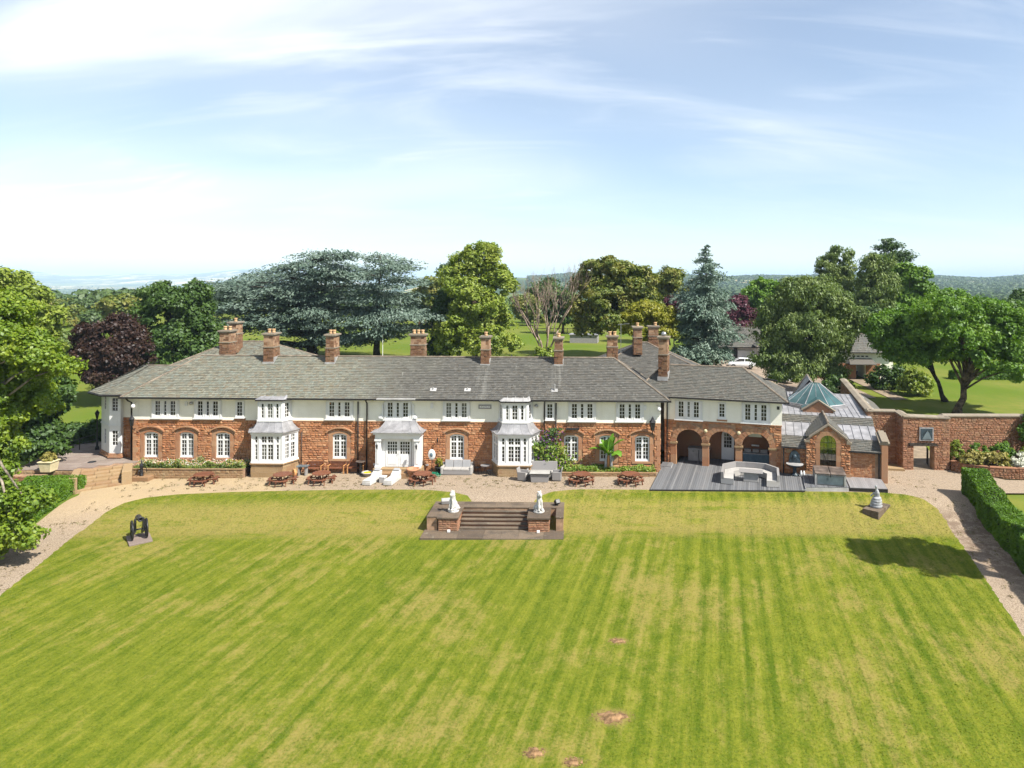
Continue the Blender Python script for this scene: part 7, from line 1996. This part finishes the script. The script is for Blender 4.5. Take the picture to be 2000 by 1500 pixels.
# courtyard gatehouse
hx, hy = 39.2, 97.5; hzz = hz(42, hy) - .05
gh = thing('courtyard_gatehouse', 'white walled gatehouse with slate roof and an open doorway beyond the garden', 'building', (hx, hy, hzz), R(-4))
w = MB(); panel(w, FT, -3.5, 7, -.4, 3.9, [(1.9,3.2,-.4,2.15)], .5); w.box(-3.5, 7, .5, .6, 3.0, 3.9); w.build('wall', M['render'], gh)
MB().box(-3.5,1.85,-.12,.0,-.4,2.3).box(3.25,5.2,-.12,.0,-.4,2.3).build('stone_face', M['rubble'], gh)
MB().box(-3.5,1.7,.62,6,-.4,3.9).build('rear_block', M['render'], gh); MB().box(3.4,7,.62,6,-.4,3.9).build('rear_block', M['render'], gh)
hip_roof(gh, -4, 7.5, -.5, 6.5, 3.92, 6.3, -.5, 7.3, rng, M['slate'], 'fl', exp=.4)
MB().box(-4,7.5,-.62,-.5,3.82,3.95).build('gutter', M['gutter'], gh)
cn_ = MB(); cn_.poly([(.6,-1.3,2.35),(4.3,-1.3,2.35),(4.0,0,3.05),(.9,0,3.05)]).poly([(.6,-1.3,2.25),(4.3,-1.3,2.25),(4.3,-1.3,2.35),(.6,-1.3,2.35)]).poly([(.6,-1.3,2.25),(.6,0,2.25),(4.3,0,2.25),(4.3,-1.3,2.25)]); cn_.build('door_canopy', M['slate'], gh)
for k in range(6): MB().box(.2+k*.6,.55+k*.6,-.04,.02,3.25,3.42).build('wall_vent', M['gutter'], gh)
pt_ = MB(); rows_sheet(pt_, np.linspace(83, 97.5, 14), lambda y: 40.3+ (y-83)*.035 - .8, lambda y: 41.6+(y-83)*.035 - .2, 5, .06); pt_.build('garden_path', M['sandpath'], kind='structure')
pot2 = pot((42.2, 100.5, hz(42.2,100.5)), .45, .7, 'dark pot seen through the gatehouse doorway', None, 'black')
# distant roof between deodar and plum
dx_, dy_ = bx(1385, 175); dh = thing('neighbour_house', 'far house roof showing between the deodar and the purple plum', 'building', (dx_, dy_, hz(dx_,dy_)), R(-10))
MB().box(-6,8,0,8,-2,4.2).build('wall', M['render'], dh); hip_roof(dh, -6.6, 8.6, -.6, 8.6, 4.2, 7.2, -2.4, 4.4, rng, M['slate'], 'f', exp=.6)
# white hatchback: body in cross-sections along its length
def car():
    t = thing('parked_car', 'x', 'car')
    prof = [(-2.0,.42,.62,.70),(-1.9,.30,.74,.78),(-1.45,.22,.86,.84),(-.95,.22,.95,.86),(0,.22,.98,.87),(.9,.22,1.0,.87),(1.5,.22,1.02,.85),(1.85,.28,1.0,.80),(1.98,.40,.90,.74)]
    b = MB(); n = 10
    for x, z0, z1, w in prof:
        for k in range(n):
            a = [(-.92,z0),(-1,z0+.12),(-1,(z0+z1)/2),(-.97,z1-.08),(-.86,z1),(.86,z1),(.97,z1-.08),(1,(z0+z1)/2),(1,z0+.12),(.92,z0)][k]
            b.V.append((x, a[0]*w, a[1]))
    for i in range(len(prof)-1):
        for k in range(n): q_ = (k+1)%n; b.F.append((i*n+k, i*n+q_, (i+1)*n+q_, (i+1)*n+k))
    b.F.append(tuple(range(n))); e = (len(prof)-1)*n; b.F.append(tuple(range(e+n-1, e-1, -1)))
    b.build('body', M['carpaint'], t, True)
    g_ = MB(); rf = MB()
    lo = [(-1.25,.74),(1.80,.74)]; hi = [(-.35,.60),(1.35,.60)]; zl, zh = .96, 1.42
    P0 = [(-1.25,-.76,zl),(1.82,-.76,zl),(1.82,.76,zl),(-1.25,.76,zl)]; P1 = [(-.35,-.60,zh),(1.05,-.60,zh),(1.05,.60,zh),(-.35,.60,zh)]
    for i in range(4): g_.poly([P0[i], P0[(i+1)%4], P1[(i+1)%4], P1[i]])
    g_.build('windows', M['glass'], t)
    rf.poly([(-.42,-.62,zh),(1.12,-.62,zh),(1.12,.62,zh),(-.42,.62,zh)]).poly([(-.25,-.5,zh+.05),(.95,-.5,zh+.05),(.95,.5,zh+.05),(-.25,.5,zh+.05)])
    for i in range(4):
        A = [(-.42,-.62,zh),(1.12,-.62,zh),(1.12,.62,zh),(-.42,.62,zh)]; B_ = [(-.25,-.5,zh+.05),(.95,-.5,zh+.05),(.95,.5,zh+.05),(-.25,.5,zh+.05)]; rf.poly([A[i], A[(i+1)%4], B_[(i+1)%4], B_[i]])
    for y in (-1, 1):
        for xx, xh in ((-1.25,-.38),(.35,.42),(1.80,1.08)): rf.tube([(xx, y*.77, zl),(xh, y*.61, zh+.01)], .045, 5)
    rf.build('roof', M['carpaint'], t)
    for x in (-1.25, 1.25):
        for y in (-1, 1):
            w_ = MB().cyl((x, y*.70, .31),(x, y*.88, .31),.31,.31,16).build('wheel', M['tyre'], t); MB().cyl((x, y*.881, .31),(x, y*.89, .31),.19,.19,12).build('rim', M['steel'], w_)
    for y in (-1, 1): MB().ball((-1.88, y*.58, .66),(.12,.16,.08),8,6).build('headlight', M['steel'], t, True); MB().box(1.93,2.0,y*.6-.12,y*.6+.12,.70,.92).build('tail_light', M['terra'], t)
    return t
cr_ = car()
place(cr_, True, (26.2, 103.0, hz(26.2,103)+.06), R(-10), 'white hatchback parked in front of the garage doors', 'white cars in the courtyard')
place(cr_, False, (29.2, 93.5, hz(29.2,93.5)+.06), R(-60), 'white car half hidden under the weeping birch', 'white cars in the courtyard')
# lamp posts, fence, shed and play frame behind the house
for px, Y, lb in ((1038, 92, 'black lamp post behind the roof near the sixth chimney'), (1168, 92, 'black lamp post beside the low garden hedge'), (1000, 93, 'black lamp post under the lime tree')):
    x, y = bx(px, Y); lamp_post((x, y, hz(x,y)), 2.7, lb)
x0, y0 = bx(1050, 150); fe = thing('field_fence', 'brown post and rail fence across the field behind the dead tree', 'fence', (x0, y0, hz(x0,y0)))
for k in range(8): MB().box(k*2.2-.08, k*2.2+.08, -.08, .08, -.2, 1.25).build('post', M['deadwood'], fe)
for z in (.5, 1.0): MB().box(0, 15.4, -.04, .04, z, z+.14).build('rail', M['deadwood'], fe)
x0, y0 = bx(1140, 128); sh = thing('white_shed', 'low white shed in the shade of the broad sycamore', 'shed', (x0, y0, hz(x0,y0)), R(-8))
MB().box(-2.6,2.6,0,3,-.3,1.5).build('wall', M['greybox'], sh); MB().prism([(-2.8,1.5),(2.8,1.5),(2.8,1.62),(-2.8,1.62)], -.2, 3.2, 'y').build('roof', M['lead'], sh)  # white wall coloured grey to stand for the tree's shade
x0, y0 = bx(832, 168); pf = thing('play_frame', 'small red play frame in the field beyond the second cedar', 'play frame', (x0, y0, hz(x0,y0)))
for x in (-1.6, 0, 1.6): MB().box(x-.16,x+.16,-.15,.15,-.2,2.2).build('post', M['terra'], pf)
MB().box(-1.7,1.7,-.12,.12,2.0,2.25).build('beam', M['terra'], pf)
gv = MB().cyl((0,0,0),(0,0,5.5),.05,.04,6); x0, y0 = bx(748, 92); gv.build('white_pole', M['white'], None, False, (x0, y0, hz(x0,y0)), label='thin white pole behind the roof beside the second cedar trunk', cat='pole')

# ------------------------------------------------------------------ woods and hedgerows of the vale and the far hill (too many and too far to count)
def far_trees(name, label, region, n, seed, size, per=7, cond=None, hmin=6, hmax=13):
    g = np.random.default_rng(seed)
    Y = np.exp(g.uniform(np.log(region[2]), np.log(region[3]), n)); u = g.uniform(region[0], region[1], n); X = u*Y
    if cond is not None: k = cond(X, Y, g); X, Y = X[k], Y[k]
    n = len(X); Z = Hz(X, Y); h = g.uniform(hmin, hmax, n)
    d = norm(g.normal(size=(n,per,3))); d[...,2] = np.abs(d[...,2])
    P = np.stack([X,Y,Z],1)[:,None,:] + d*h[:,None,None]*np.array([.6,.6,.55]) + np.array([0,0,1])*h[:,None,None]*.35
    N = norm(d + g.normal(size=d.shape)*.35); sz = np.repeat(h*size, per)[:,None]
    V = leaves(P.reshape(-1,3), N.reshape(-1,3), sz, g, .9)
    o = link(name, np_quads(name, V, LEAF['far']), None, label=label, cat='woodland', kind='stuff')
    return o
def clump(sc, th):
    def f(X, Y, g): return (np.sin(X/sc+1.3)*np.sin(Y/(sc*1.7)+.4) + .6*np.sin(X/(sc*.37)+Y/(sc*.6)) + g.normal(size=len(X))*.35) > th
    return f
far_trees('distant_hill_woodland', 'blue-green woodland covering the far ridge on the horizon', (-.06,.85,1000,4000), 24000, 1, .34, 6, clump(160,-.5))
far_trees('valley_woodland', 'hazy woods and hedgerows spread over the low vale', (-.95,-.12,420,6500), 15000, 2, .32, 8, clump(240,.25))
far_trees('near_valley_woodland', 'green woods on the slope falling away beyond the maple', (-.95,-.30,230,430), 380, 3, .085, 150, clump(40,-.3), 6, 9)
far_trees('field_edge_woodland', 'tree belt along the far edge of the field behind the house', (-.30,.75,210,420), 380, 4, .085, 150, clump(45,-.2), 6, 9)

# ------------------------------------------------------------------ summer haze
hb = MB().box(-26000, 26000, -200, 31000, -140, 240)
hzo = hb.build('haze', None, kind='stuff')
hm, nt = mat('summer_haze'); t = NT(nt)
pv = t.n('ShaderNodeVolumePrincipled')
pv.inputs['Color'].default_value = (0.52, 0.68, 0.90, 1); pv.inputs['Density'].default_value = 1.1e-4; pv.inputs['Anisotropy'].default_value = -0.15
o_ = t.n('ShaderNodeOutputMaterial'); t.l(pv.outputs[0], o_.inputs['Volume'])
hzo.data.materials.clear(); hzo.data.materials.append(hm)
